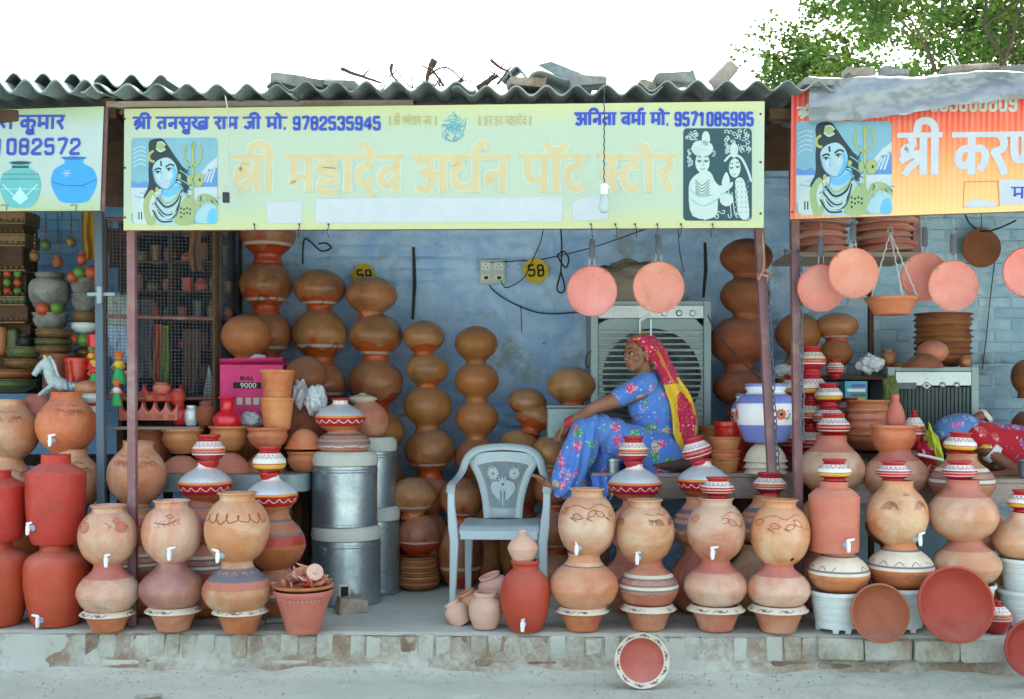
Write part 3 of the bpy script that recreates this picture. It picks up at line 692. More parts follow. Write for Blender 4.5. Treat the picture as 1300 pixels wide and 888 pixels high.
# ---------------------------------------------------------------- corrugated roofs
def corr(name, parent, x0, x1, y0, y1, z0, z1, pitch, amp, ph=0.0, th=.009, dz=None, mt='asb'):
    """a sheet with a sine section; z0 at the front edge, z1 at the back"""
    n = int((x1-x0)/pitch*12); vs = []; ny = 5
    for lay in (0, 1):
        for j in range(ny+1):
            for i in range(n+1):
                x = x0+(x1-x0)*i/n; t = j/ny; y = y0+(y1-y0)*t
                if j == 0: y += .010*nse(x, 1, 5, ph)+.022*max(0, nse(x, 3, 11, ph)-.25)
                z = z0+(z1-z0)*t+amp*math.sin(2*PI*(x/pitch)+ph)+(th if lay == 0 else 0)+.009*nse(x, y, 1.1)
                vs.append((x, y, z+(dz(x) if dz else 0)))
    L = (ny+1)*(n+1); fs = []
    for j in range(ny):
        for i in range(n):
            a = j*(n+1)+i; fs.append((a, a+1, a+n+2, a+n+1)); fs.append((L+a, L+a+n+1, L+a+n+2, L+a+1))
    for i in range(n): fs.append((i, L+i, L+i+1, i+1)); a = ny*(n+1)+i; fs.append((a, a+1, L+a+1, L+a))
    for j in range(ny): a = j*(n+1); fs.append((a, a+n+1, L+a+n+1, L+a)); a += n; fs.append((a, L+a, L+a+n+1, a+n+1))
    return MB().add(vs, fs).build(name, M[mt], parent, angle=60)
roof = empty('shed_roof', (0, 0, 0)); tag(roof, 'main shed roof of wavy grey corrugated cement sheets above the pale green signboard', 'roof')
pit = .1585
YF = 5.72
zc = lambda x: 2.918-.006*(x+2.1)+.012*math.sin(x*1.3)
cuts = [-2.22, -1.23, -.26, .73, 1.62]
for k in range(4):
    x0, x1 = cuts[k]-.06, cuts[k+1]+.07
    corr('roof_sheet', roof, x0, x1, YF+(.0 if k % 2 else .03), 8.3, .0+(.012 if k % 2 else 0), .25, pit, .0255, .6, dz=zc)
b = MB(); b.box((-.43, 6.03, 2.874), (3.54, .06, .068), rot=Matrix.Rotation(.004, 3, 'Y')); b.build('front_beam', M['beam'], roof, bevel=.004)
b = MB(); b.box((-1.38, 5.955, 2.888), (1.68, .035, .036), rot=Matrix.Rotation(-.004, 3, 'Y')); b.build('batten', M['wood'], roof, bevel=.004)
for x in (-2.1, -.9, .3, 1.45):
    MB().box((x, 7.05, 2.93), (.05, 2.2, .07), rot=Matrix.Rotation(.1, 3, 'X')).build('rafter', M['wooddark'], roof)
roof2 = empty('shed_roof', (0, 0, 0)); tag(roof2, 'neighbouring corrugated roof at the left end, two overlapping wavy sheets', 'roof')
corr('roof_sheet', roof2, -4.4, -1.86, 5.85, 8.3, 2.985, 3.22, pit, .034, 1.1, dz=lambda x: -.02*max(0, (x+2.3)))
corr('roof_sheet', roof2, -4.4, -2.16, 5.72, 6.1, 2.915, 2.97, pit, .034, 2.6)
b = MB(); b.bbox(-4.4, -2.24, 5.98, 6.06, 2.80, 2.865); b.build('front_beam', M['wooddark'], roof2, bevel=.006)
b = MB(); b.box((-2.21, 6.0, 2.865), (.085, .12, .11)); b.build('beam_end', M['wooddark'], roof2, bevel=.006)
roof3 = empty('shed_roof', (0, 0, 0)); tag(roof3, 'right hand shed roof of flat rough slabs under the plastic sheet', 'roof')
corr('roof_sheet', roof3, 1.60, 4.4, 5.78, 8.3, 2.90, 3.08, pit, .020, .4)
b = MB(); b.bbox(1.40, 4.4, 5.92, 5.99, 2.80, 2.86); b.build('front_beam', M['wooddark'], roof3, bevel=.006)
for i, (x, w) in enumerate(((1.62, .16), (1.80, .15), (1.98, .17), (2.25, .22), (2.52, .2), (2.8, .25), (3.1, .25))):
    put('slab', brick_mesh(80+i, (w, .25, .04), .006), M['stone'], roof3, (x, 5.86, 2.948+.006*math.sin(i*3)), (0, rn.uniform(-.05, .05), rn.uniform(-.1, .1)))

# ---------------------------------------------------------------- posts
def post(name, pxs, D, z0, m, label, w=.042, ztop=2.85):
    (x0, _), (x1, _) = pxs
    a = Vector((PX(x0, D), D, ztop)); c = Vector((PX(x1, D), D, z0))
    o = MB(); L = (a-c).length; Mr = (a-c).to_track_quat('Z', 'Y').to_matrix()
    o.box((a+c)/2, (w, w, L), rot=Mr); q = o.build(name, m, bevel=.003); tag(q, label, 'post'); return q
post('post', ((167, 0), (169, 0)), 6.12, 0, M['postred'], 'red oxide steel post under the left end of the pale green signboard', .046, 2.83)
post('post', ((125, 0), (131, 0)), 6.35, 0, M['postblue'], 'blue grey steel post between the left shop and the wire mesh', .046, 2.9)
post('post', ((957, 0), (980, 0)), 6.42, .84, M['postred'], 'leaning mauve steel post standing on the bench behind the chain', .052, 2.83)
post('post', ((1007, 0), (1015, 0)), 6.25, 0, M['postred'], 'straight steel post at the left end of the orange signboard', .048, 2.83)
post('post', ((1105, 0), (1106, 0)), 7.6, 0, M['wooddark'], 'thin dark post behind the hanging planter in the right shop', .035, 2.8)
post('post', ((1160, 0), (1164, 0)), 6.9, 1.9, M['postred'], 'short mauve post beside the shelf of stacked basins', .05, 2.8)

# ---------------------------------------------------------------- Devanagari lettering drawn as strokes (headline at v = 1, baseline at v = 0)
K = {}
K['aa'] = (.30, [[(.13, 1), (.13, 0)]]); K['|'] = K['aa']
K['ta'] = (.66, [[(.50, 1), (.50, 0)], [(.50, .60), (.26, .60), (.13, .46), (.13, .26), (.27, .06)]])
K['na'] = (.66, [[(.50, 1), (.50, 0)], [(.50, .50), (.24, .50)], [(.24, .52), (.13, .44), (.16, .30), (.26, .32)]])
K['sa'] = (.82, [[(.20, 1), (.30, .82), (.26, .64), (.08, .56)], [(.10, .56), (.22, .40), (.36, .08)], [(.22, .48), (.66, .48)], [(.66, 1), (.66, 0)]])
K['s'] = (.46, [[(.20, 1), (.30, .82), (.26, .64), (.08, .56)], [(.10, .56), (.22, .40), (.36, .08)], [(.22, .48), (.50, .48)]])
K['ra'] = (.46, [[(.24, 1), (.34, .82), (.29, .64), (.08, .56)], [(.10, .56), (.22, .38), (.36, .04)]])
K['kha'] = (1.04, [[(.16, 1), (.26, .82), (.22, .64), (.05, .58)], [(.06, .56), (.18, .25), (.40, .08), (.62, .06), (.88, .10)], [(.88, .62), (.58, .62), (.46, .48), (.50, .30), (.70, .28), (.86, .40)], [(.88, 1), (.88, 0)]])
K['ma'] = (.70, [[(.15, 1), (.15, .42), (.12, .30), (.22, .26)], [(.15, .42), (.54, .42)], [(.54, 1), (.54, 0)]])
K['ja'] = (.74, [[(.58, 1), (.58, 0)], [(.58, .58), (.22, .58)], [(.38, .58), (.38, .24), (.24, .10), (.08, .22)]])
K['ii'] = (.30, [[(.13, 1), (.13, 0)], [(.13, 1), (.10, 1.24), (-.06, 1.36), (-.28, 1.30), (-.34, 1.0)]])
K['i'] = (.30, [[(.13, 1), (.13, 0)], [(.13, 1), (.18, 1.24), (.36, 1.36), (.58, 1.28), (.66, 1.0)]])
K['o'] = (.30, [[(.13, 1), (.13, 0)], [(.14, 1.0), (.05, 1.22), (-.12, 1.34)]])
K['e'] = (0, [[(-.12, 1.0), (-.20, 1.22), (-.36, 1.36)]])
K['oo'] = (.30, [[(.13, 1), (.13, 0)], [(-.10, 1.36), (-.02, 1.20), (.16, 1.16), (.30, 1.22), (.36, 1.36)]])
K['reph'] = (0, [[(-.14, 1), (-.16, 1.2), (-.04, 1.36), (.10, 1.34)]])
K['u'] = (0, [[(-.22, 0), (-.20, -.12), (-.42, -.12), (-.50, -.24), (-.36, -.36), (-.14, -.30)]])
K['a'] = (.86, [[(.08, .84), (.22, .94), (.36, .84), (.34, .64), (.18, .54)], [(.18, .54), (.38, .44), (.40, .20), (.26, .06), (.08, .16)], [(.36, .50), (.68, .50)], [(.70, 1), (.70, 0)]])
K['va'] = (.66, [[(.50, 1), (.50, 0)], [(.50, .64), (.26, .64), (.13, .50), (.13, .32), (.24, .20), (.38, .26), (.48, .40)]])
K['ka'] = (.90, [[(.44, 1), (.44, 0)], [(.44, .64), (.24, .64), (.12, .50), (.12, .32), (.22, .22), (.36, .28), (.44, .42)], [(.44, .62), (.66, .66), (.78, .52), (.76, .30), (.66, .14)]])
K['ha'] = (.70, [[(.36, 1), (.36, .84)], [(.54, .80), (.16, .80), (.13, .62), (.46, .56), (.52, .40), (.40, .30), (.20, .34)], [(.20, .34), (.12, .14), (.26, .0), (.56, .0)]])
K['da'] = (.56, [[(.34, 1), (.34, .74)], [(.40, .72), (.18, .68), (.10, .48), (.16, .28), (.32, .24), (.40, .34)], [(.32, .24), (.36, .06), (.46, -.04)]])
K['tha'] = (.82, [[(.06, .82), (.20, .90), (.26, .76), (.14, .62)], [(.14, .62), (.10, .40), (.20, .18), (.44, .14), (.64, .26)], [(.66, 1), (.66, 0)]])
K['pa'] = (.72, [[(.15, 1), (.15, .52), (.26, .34), (.54, .36)], [(.56, 1), (.56, 0)]])
K['tta'] = (.60, [[(.38, 1), (.38, .78)], [(.44, .74), (.20, .70), (.11, .48), (.16, .22), (.32, .10), (.48, .18)]])
K['sha'] = (.80, [[(.10, .70), (.18, .88), (.34, .86), (.36, .66), (.14, .48)], [(.12, .50), (.34, .10)], [(.64, 1), (.64, 0)]])
K['shr'] = (.78, [[(.20, .70), (.12, .60), (.16, .48), (.27, .50), (.28, .64), (.20, .70)], [(.06, .36), (.28, .48), (.62, .56)], [(.54, .40), (.30, .20), (.16, .02)], [(.62, 1), (.62, 0)], [(.26, .70), (.36, .78), (.30, .92)]])
K['nna'] = (.82, [[(.14, 1), (.14, .52), (.26, .36), (.40, .52), (.40, 1)], [(.66, 1), (.66, 0)]])
K['ga'] = (.62, [[(.20, 1), (.20, .50), (.10, .40)], [(.48, 1), (.48, 0)]])
K['ya'] = (.72, [[(.12, .92), (.26, .80), (.14, .56), (.20, .36), (.54, .36)], [(.56, 1), (.56, 0)]])
K['.'] = (.26, [[(.06, .05), (.17, .05)]]); K['dd'] = (.5, [[(.12, 1.05), (.12, -.05)], [(.32, 1.05), (.32, -.05)]])
K['h'] = (.25, [[(.10, .72), (.12, .72)], [(.10, .28), (.12, .28)]])
DG = {'0': [[(.1, .12), (.1, .88), (.16, 1), (.34, 1), (.4, .88), (.4, .12), (.34, 0), (.16, 0), (.1, .12)]], '1': [[(.1, .82), (.26, 1), (.26, 0)]],
 '2': [[(.1, .72), (.1, .9), (.16, 1), (.34, 1), (.4, .88), (.4, .62), (.12, .22), (.1, 0), (.42, 0)]], '3': [[(.1, .8), (.12, 1), (.38, 1), (.4, .84), (.4, .62), (.28, .52), (.4, .42), (.4, .14), (.36, 0), (.12, 0), (.1, .2)]],
 '4': [[(.34, 0), (.34, 1), (.08, .3), (.46, .3)]], '5': [[(.4, 1), (.12, 1), (.11, .56), (.34, .58), (.4, .48), (.4, .12), (.34, 0), (.14, 0), (.1, .16)]],
 '6': [[(.4, .84), (.36, 1), (.14, 1), (.1, .86), (.1, .12), (.16, 0), (.34, 0), (.4, .12), (.4, .46), (.34, .56), (.12, .54)]], '7': [[(.08, 1), (.42, 1), (.2, 0)]],
 '8': [[(.14, .54), (.1, .66), (.1, .88), (.16, 1), (.34, 1), (.4, .88), (.4, .66), (.36, .54), (.14, .54), (.1, .42), (.1, .12), (.16, 0), (.34, 0), (.4, .12), (.4, .42), (.36, .54)]],
 '9': [[(.1, .16), (.14, 0), (.36, 0), (.4, .14), (.4, .88), (.34, 1), (.16, 1), (.1, .88), (.1, .56), (.16, .46), (.38, .48)]]}
for d, st in DG.items(): K[d] = (.53, st)
def write(b, text, x0, x1, base_, top, wt, mi, y, skew=0.0):
    """tokens separated by spaces, words by ' / '; fits the line between x0 and x1 (local metres)"""
    words_ = [w.split() for w in text.split('/')]; adv = 0; GAP = .32
    for w in words_: adv += sum(K[t][0] for t in w)+GAP
    adv -= GAP; sx = (x1-x0)/adv; sz = top-base_; x = 0; eps = 0
    for w in words_:
        xs = x; isnum = w[0].isdigit() or w[0] in ('.', 'dd')
        for t in w:
            a, st = K[t]
            for ln in st:
                eps += 1; pts = [(x0+(x+u)*sx, base_+v*sz) for u, v in ln]
                sm = spl([Vector(p) for p in pts], 3) if len(pts) > 2 else [Vector(p) for p in pts]
                b.stroke([(p.x, p.y+skew*(p.x-x0)) for p in sm], wt*(1.0 if not isnum else .95), mi, y-eps*.00001, wt*.22 if len(pts) > 2 else 0)
            x += a
        if not isnum:
            eps += 1; b.stroke([(x0+(xs-.06)*sx, top+skew*((xs)*sx)), (x0+(x+.02)*sx, top+skew*(x*sx))], wt*.72, mi, y-eps*.00001)
        x += GAP
def signboard(cTL, cTR, cBL, cBR, DL, DR, label, mat_bg, name='signboard'):
    """a flex banner on a steel frame; returns root and a map from photo px to the board's own plane"""
    A = Vector((PX(cBL[0], DL), DL, PZ(cBL[1], DL))); B_ = Vector((PX(cBR[0], DR), DR, PZ(cBR[1], DR)))
    W = (B_-A).length; H = ((cBL[1]-cTL[1])*DL/F+(cBR[1]-cTR[1])*DR/F)/2
    e = empty(name, A, label, 'signboard'); d = (B_-A)
    ax = d.normalized(); ay = Vector((-ax.y, ax.x, 0)).normalized(); az = ax.cross(ay)
    e.matrix_world = Matrix.Translation(A) @ Matrix((ax, ay, az)).transposed().to_4x4()
    Mi = e.matrix_world.inverted(); nrm = ay
    def q(px, py):                              # ray from the camera through the px, met with the board's plane
        o = Vector((0, 0, EYE)); r = Vector(((px-650)/F, 1, -(py-HZ)/F)); t = (A-o).dot(nrm)/r.dot(nrm)
        l = Mi @ (o+r*t); return (l.x, l.z)
    nx = 80; vs = []; 
    for j in range(5):
        for i in range(nx+1):
            x = W*i/nx; vs.append((x, -.0125-.0012*math.sin(x*9)*math.sin(PI*j/4), H*j/4))
    b = MB().add(vs, [(j*(nx+1)+i, j*(nx+1)+i+1, (j+1)*(nx+1)+i+1, (j+1)*(nx+1)+i) for j in range(4) for i in range(nx)])
    b.build('banner', mat_bg, e)
    b = MB()
    for (x0, x1, z0, z1) in ((0, W, 0, .028), (0, W, H-.028, H), (0, .028, .028, H-.028), (W-.028, W, .028, H-.028), (W*.33, W*.33+.028, .028, H-.028), (W*.66, W*.66+.028, .028, H-.028)):
        b.bbox(x0, x1, .002, .028, z0, z1)
    b.build('sign_frame', M['postred'], e)
    return e, q, W, H
def flexmat(name, c1, c2, stripe=.0, top=None):
    m, nt, b = mat(name); tc, rnd = base(nt); g = N(nt, 'ShaderNodeSeparateXYZ', {0: tc.outputs['Generated']}); ob = tc.outputs['Object']
    edge = mth(nt, 'MULTIPLY', mth(nt, 'ABSOLUTE', mth(nt, 'SUBTRACT', g.outputs[2], .5)), 2)
    c = mix(nt, ramp(nt, edge, [(.6, 0), (1, 1)]), c1, c2) if top is None else ramp(nt, g.outputs[2], top)
    if top: c = mix(nt, ramp(nt, g.outputs[0], [(.0, .9), (.03, .55), (.32, 0)]), c, (.58, .035, .045))
    if stripe:
        sx = N(nt, 'ShaderNodeSeparateXYZ', {0: ob}); w = mth(nt, 'SINE', mth(nt, 'MULTIPLY', sx.outputs[0], 230))
        c = mix(nt, mth(nt, 'MULTIPLY', mth(nt, 'GREATER_THAN', w, .2), stripe), c, (.85, .6, .3))
    mp = N(nt, 'ShaderNodeMapping', {'Vector': ob, 'Scale': (7, 1, .7)})
    c = mix(nt, ramp(nt, nz(nt, mp.outputs[0], rnd, 3, 5, .6), [(.45, 0), (.8, .25)]), c, (.45, .45, .35))
    setc(nt, b, c, .45, spec=.3); bump(nt, b, nz(nt, mp.outputs[0], rnd, 2, 3), .12, .01); return m
def ink(n, c): return plain(n, c, .5, bmp=0, dirt=.15, amt=0)
I = dict(blue=ink('blue_ink', (.025, .06, .42)), beige=ink('faded_orange_ink', (.49, .42, .24)), halo=ink('white_ink', (.43, .51, .43)), pat=ink('white_patch', (0.437, 0.484, 0.53)),
 faint=ink('faint_ink', (.38, .38, .17)), sky=ink('print_sky', (0.156, 0.343, 0.437)), skin=ink('print_blue_skin', (0.281, 0.468, 0.53)), skin2=ink('print_blue_shade', (.10, .38, .62)), hair=ink('print_black', (.012, .03, .035)),
 mtn=ink('print_mountain', (.08, .22, .48)), snow=ink('print_snow', (0.39, 0.491, 0.53)), gold=ink('print_gold', (0.312, 0.351, 0.109)), leo=ink('print_leopard', (.26, .36, .17)), dark=ink('print_dark_teal', (.015, .06, .075)),
 line=ink('print_white_line', (0.406, 0.515, 0.499)), teal=ink('print_teal', (.10, .38, .40)), teal2=ink('print_pale_teal', (.35, .65, .62)), pblue=ink('print_pot_blue', (.03, .27, .62)), pblue2=ink('print_pot_dark_blue', (.015, .12, .36)), lipc=ink('print_lip', (.45, .35, .45)))
IL = list(I.values()); IX = {k: i for i, k in enumerate(I)}
YL = -.0141                                     # print lies just in front of the banner cloth
def portrait(e, q, px0, py0, px1, py1, nm='printed_portrait'):
    """long haired blue deity with a trident before mountains"""
    b = MB()
    def T(u, v): return q(px0+(px1-px0)*u, py0+(py1-py0)*v)
    def pg(pts, c, l, sm=True): 
        pp = [Vector(T(*p)) for p in pts]; pp = spl(pp, 3, True) if sm else pp
        b.poly([(p.x, p.y) for p in pp], IX[c], YL-l*.0002)
    def st(pts, w, c, l, sm=True):
        pp = [Vector(T(*p)) for p in pts]; pp = spl(pp, 4) if sm and len(pp) > 2 else pp
        b.stroke([(p.x, p.y) for p in pp], w*.0044*(px1-px0)/110, IX[c], YL-l*.0002)
    def el(u, v, ru, rv, c, l, rot=0):
        pg([(u+ru*math.cos(t)*math.cos(rot)-rv*math.sin(t)*math.sin(rot), v+ru*math.cos(t)*math.sin(rot)+rv*math.sin(t)*math.cos(rot)) for t in [2*PI*k/14 for k in range(14)]], c, l, False)
    r = .05; cs = []
    for (cx, cy, a0) in ((r, r, PI), (1-r, r, 1.5*PI), (1-r, 1-r, 0), (r, 1-r, .5*PI)):
        cs += [(cx+r*math.cos(a0+k*PI/8), cy+r*math.sin(a0+k*PI/8)) for k in range(5)]
    pg(cs, 'sky', 0, False)
    pg([(0, .60), (0, .50), (.08, .53), (.16, .50), (.24, .56), (.3, .60)], 'mtn', 1, False)
    pg([(.74, .60), (.80, .42), (.90, .30), (1, .22), (1, .58)], 'mtn', 1, False)
    pg([(.80, .42), (.90, .30), (1, .22), (1, .34), (.93, .38), (.9, .36), (.86, .44)], 'snow', 2, False)
    for k in range(4): st([(.80+.04*k, .52), (.86+.04*k, .42-.03*k)], 2, 'snow', 2)
    pg([(0, .58), (.3, .58), (1, .57), (1, .80), (0, .88)], 'snow', 2, False)
    pg([(.03, .99), (.04, .80), (.14, .72), (.22, .86), (.2, .99)], 'line', 3); st([(.09, .86), (.09, .95)], 1.5, 'hair', 4); st([(.12, .86), (.12, .95)], 1.5, 'hair', 4)
    # hair
    pg([(.24, .02), (.36, .01), (.42, .08), (.50, .20), (.60, .34), (.70, .50), (.66, .60), (.60, .70), (.44, .62), (.30, .60), (.24, .72), (.14, .70), (.20, .56), (.20, .36), (.21, .2), (.20, .08)], 'hair', 3)
    pg([(.76, .98), (.77, .86), (.83, .77), (.92, .76), (.99, .82), (.99, .98)], 'skin', 5); pg([(.88, .98), (.90, .86), (.96, .82), (.99, .86), (.99, .98)], 'skin2', 6); pg([(.74, .78), (.80, .66), (.92, .66), (1, .74), (1, .80), (.88, .74), (.78, .84)], 'leo', 5)
    # chest, neck
    pg([(.20, .99), (.22, .80), (.34, .70), (.36, .58), (.56, .50), (.60, .62), (.70, .70), (.72, .99)], 'skin', 4)
    pg([(.50, .99), (.56, .80), (.66, .66), (.74, .72), (.72, .99)], 'leo', 6)
    for k in range(9): el(.58+.035*(k % 4), .82+.05*(k//4)+.012*(k % 2), .011, .014, 'hair', 7)
    pg([(.14, .76), (.24, .60), (.30, .74), (.28, .99), (.18, .99)], 'leo', 5); pg([(.21, .78), (.26, .66), (.28, .80), (.24, .92)], 'line', 6)
    # face
    pg([(.25, .36), (.30, .27), (.42, .23), (.51, .30), (.54, .42), (.50, .54), (.42, .60), (.35, .58), (.28, .50)], 'skin', 8)
    pg([(.48, .30), (.54, .42), (.50, .54), (.42, .60), (.47, .50), (.49, .42)], 'skin2', 9)
    st([(.27, .375), (.32, .355), (.35, .37)], 2, 'hair', 10); st([(.40, .345), (.45, .31), (.50, .325)], 2, 'hair', 10)
    el(.31, .405, .025, .013, 'line', 10, -.15); el(.44, .372, .03, .015, 'line', 10, -.2); el(.31, .405, .012, .014, 'hair', 11); el(.44, .372, .013, .015, 'hair', 11)
    st([(.28, .40), (.31, .388), (.345, .40)], 1.4, 'hair', 12); st([(.41, .37), (.44, .352), (.475, .362)], 1.4, 'hair', 12)
    st([(.36, .38), (.352, .45), (.345, .475), (.375, .48)], 1.2, 'skin2', 10); st([(.33, .525), (.37, .52), (.42, .505)], 2.4, 'lipc', 10)
    st([(.345, .27), (.35, .33)], 2, 'hair', 10); el(.56, .45, .022, .03, 'gold', 10); el(.30, .60, .02, .03, 'gold', 10)
    # moon, top knot, snake collars
    st([(.27, .28), (.22, .26), (.21, .20), (.26, .15)], 3.0, 'gold', 9); el(.34, .10, .05, .06, 'leo', 9); st([(.29, .12), (.34, .16), (.40, .13)], 2, 'line', 10); st([(.30, .06), (.36, .05), (.4, .09)], 1.4, 'line', 10)
    for k in range(5): st([(.31-.01*k, .66+.035*k), (.40, .76+.045*k), (.52, .70+.05*k), (.60-.006*k, .58+.03*k)], 2.4 if k < 2 else 1.6, ('leo', 'hair', 'line', 'hair', 'dark')[k], 12+k)
    st([(.28, .80), (.34, .92), (.46, .93), (.52, .82)], 2, 'line', 18); st([(.25, .84), (.34, .97), (.48, .97)], 1.8, 'hair', 18)
    for k in range(7): st([(.62-.02*k, .34+.045*k-.1), (.68-.01*k, .42+.04*k-.1), (.64+.01*k, .50+.035*k-.1)], 1.2, 'teal' if k % 2 else 'hair', 5)
    # trident and drum
    st([(.72, .34), (.715, 1.0)], 2.6, 'leo', 19, False); st([(.72, .06), (.72, .34)], 3, 'gold', 19, False); st([(.70, .12), (.72, .05), (.74, .12)], 3, 'gold', 19, False)
    st([(.64, .08), (.61, .20), (.66, .30), (.72, .33), (.78, .30), (.82, .20), (.79, .07)], 2.2, 'gold', 19)
    el(.79, .49, .055, .085, 'gold', 20); el(.795, .49, .035, .055, 'leo', 21); el(.80, .49, .012, .018, 'hair', 22); el(.68, .49, .03, .06, 'leo', 20); st([(.68, .49), (.78, .49)], 5, 'leo', 19, False)
    rr = random.Random(4)
    for k in range(60):                         # loose strands, fur and contour lines
        t = rr.random(); u0 = .22+.42*t+rr.uniform(-.03, .03); v0 = .12+.45*t+rr.uniform(-.06, .06)
        if not (.26 < u0 < .53 and v0 > .25 and v0 < .6): st([(u0, v0), (u0+.02, v0+.05), (u0+.015+rr.uniform(-.02, .03), v0+.11)], .9, rr.choice(['hair', 'hair', 'dark', 'teal2']), 2.5)
    for k in range(26): u0 = .75+.24*rr.random(); v0 = .66+.10*rr.random(); st([(u0, v0), (u0+rr.uniform(-.02, .02), v0+.035)], 1, rr.choice(['dark', 'leo', 'snow']), 24)
    for k in range(22): u0 = .02+.96*rr.random(); v0 = .60+.35*rr.random(); (u0 < .16 or u0 > .84) and v0 < .72 and st([(u0, v0), (u0+.07, v0+rr.uniform(-.01, .01))], 1.2, 'sky', 3)
    st([(.25, .36), (.28, .50), (.35, .58), (.42, .60), (.50, .54), (.54, .42)], 1.2, 'mtn', 23); st([(.36, .60), (.34, .70), (.24, .78)], 1.2, 'mtn', 23); st([(.56, .52), (.60, .62), (.68, .70)], 1.2, 'mtn', 23)
    pg([(.36, .60), (.42, .62), (.52, .56), (.56, .52), (.57, .60), (.48, .68), (.38, .68)], 'skin2', 9); pg([(.30, .44), (.33, .42), (.36, .46), (.33, .50)], 'snow', 9); pg([(.42, .42), (.47, .40), (.47, .46), (.43, .48)], 'snow', 9)
    for k in range(5): st([(.02, .14+.05*k), (.10, .10+.05*k), (.17, .12+.05*k)], 1.0, 'snow', 1)
    b.build(nm, IL, e, smooth=False)
def couple(e, q, px0, py0, px1, py1):
    """white line print of a crowned couple on a dark ground"""
    b = MB(); rr = random.Random(5)
    def T(u, v): return q(px0+(px1-px0)*u, py0+(py1-py0)*v)
    def pg(pts, c, l, sm=True):
        pp = [Vector(T(*p)) for p in pts]; pp = spl(pp, 3, True) if sm else pp
        b.poly([(p.x, p.y) for p in pp], IX[c], YL-l*.0002)
    def st(pts, w, c, l, sm=True):
        pp = [Vector(T(*p)) for p in pts]; pp = spl(pp, 4) if sm and len(pp) > 2 else pp
        b.stroke([(p.x, p.y) for p in pp], w*.0034, IX[c], YL-l*.0002)
    def el(u, v, ru, rv, c, l): pg([(u+ru*math.cos(t), v+rv*math.sin(t)) for t in [2*PI*k/14 for k in range(14)]], c, l, False)
    def curl(u, v, s, l=2, w=1.2):
        a0 = rr.uniform(0, 6); st([(u+s*(.25+.75*k/7)*math.cos(a0+k*.8), v+s*.8*(.25+.75*k/7)*math.sin(a0+k*.8)) for k in range(8)], w, 'line', l)
    r = .05; cs = []
    for (cx, cy, a0) in ((r, r, PI), (1-r, r, 1.5*PI), (1-r, 1-r, 0), (r, 1-r, .5*PI)):
        cs += [(cx+r*math.cos(a0+k*PI/8), cy+r*math.sin(a0+k*PI/8)) for k in range(5)]
    pg(cs, 'dark', 0, False)
    for k in range(34): curl(.62+rr.random()*.34, .03+rr.random()*.22, .035, 1)
    for k in range(10): curl(.05+rr.random()*.15, .03+rr.random()*.08, .03, 1)
    for k in range(16): curl(.06+rr.random()*.9, .90+rr.random()*.07, .035, 1)
    pg([(.12, .55), (.08, .70), (.14, .95), (.46, .96), (.50, .72), (.42, .50), (.30, .46)], 'line', 2)
    pg([(.14, .62), (.12, .75), (.2, .80), (.17, .70)], 'teal2', 3)
    for k in range(6): st([(.18, .56+.03*k), (.27, .62+.035*k), (.38, .56+.03*k)], 1.1, 'dark', 4)
    el(.28, .37, .105, .115, 'line', 5); el(.28, .22, .16, .09, 'line', 4); el(.33, .11, .06, .08, 'line', 4)
    for k in range(26): curl(.12+rr.random()*.34, .12+rr.random()*.17, .028, 6, 1.0)
    for k in range(12): curl(.07+rr.random()*.05, .22+rr.random()*.18, .022, 3, 1.4)
    rr2 = [('dark', (.21, .345), (.26, .345)), ('dark', (.31, .345), (.36, .345))]
    for c, a, d in rr2: st([a, ((a[0]+d[0])/2, a[1]+.018), d], 2.2, c, 8); st([(a[0], a[1]-.03), ((a[0]+d[0])/2, a[1]-.045), (d[0], a[1]-.03)], 1.3, c, 8)
    st([(.29, .35), (.30, .40), (.275, .405)], 1, 'teal', 8); st([(.25, .435), (.285, .447), (.32, .432)], 1.8, 'teal', 8)
    pg([(.42, .55), (.52, .62), (.66, .60), (.72, .58), (.70, .64), (.52, .74), (.40, .78)], 'line', 7); pg([(.10, .66), (.24, .74), (.44, .72), (.56, .68), (.54, .75), (.30, .84), (.10, .76)], 'line', 8)
    st([(.10, .66), (.24, .74), (.44, .72)], 1.2, 'teal', 9); st([(.12, .77), (.30, .84), (.54, .75)], 1.2, 'teal', 9); el(.63, .77, .10, .075, 'line', 8); st([(.54, .72), (.62, .70), (.72, .73)], 1.2, 'teal', 9)
    # woman in a veil
    pg([(.60, .36), (.72, .28), (.86, .32), (.95, .46), (.99, .62), (.98, .96), (.80, .96), (.74, .72), (.66, .62)], 'dark', 5)
    st([(.60, .36), (.70, .29), (.84, .32), (.94, .46), (.99, .58)], 3.5, 'line', 10); el(.75, .43, .085, .105, 'line', 7); el(.74, .24, .06, .08, 'line', 6)
    for k in range(8): curl(.70+rr.random()*.09, .18+rr.random()*.12, .022, 7, .9)
    for a in ((.70, .42), (.79, .41)): st([(a[0]-.02, a[1]), (a[0], a[1]+.015), (a[0]+.025, a[1])], 2, 'dark', 9); st([(a[0]-.02, a[1]-.03), (a[0], a[1]-.042), (a[0]+.025, a[1]-.03)], 1.1, 'dark', 9)
    st([(.71, .495), (.74, .505), (.77, .49)], 1.6, 'teal', 9)
    pg([(.76, .56), (.86, .54), (.92, .66), (.96, .96), (.82, .96), (.78, .72)], 'line', 8)
    for i in range(8):
        for j in range(7):
            u, v = .76+.03*i, .58+.055*j
            if .74 < u < .98: el(u, v, .006, .007, 'dark' if i % 2 else 'line', 12)
    for k in range(6): st([(.66+.05*k, .66+.03*(k % 2)), (.70+.05*k, .94)], 1.2, 'line', 9)
    pg([(.56, .60), (.60, .50), (.64, .48), (.68, .58), (.62, .64)], 'line', 9)
    b.build('printed_couple', IL, e, smooth=False)

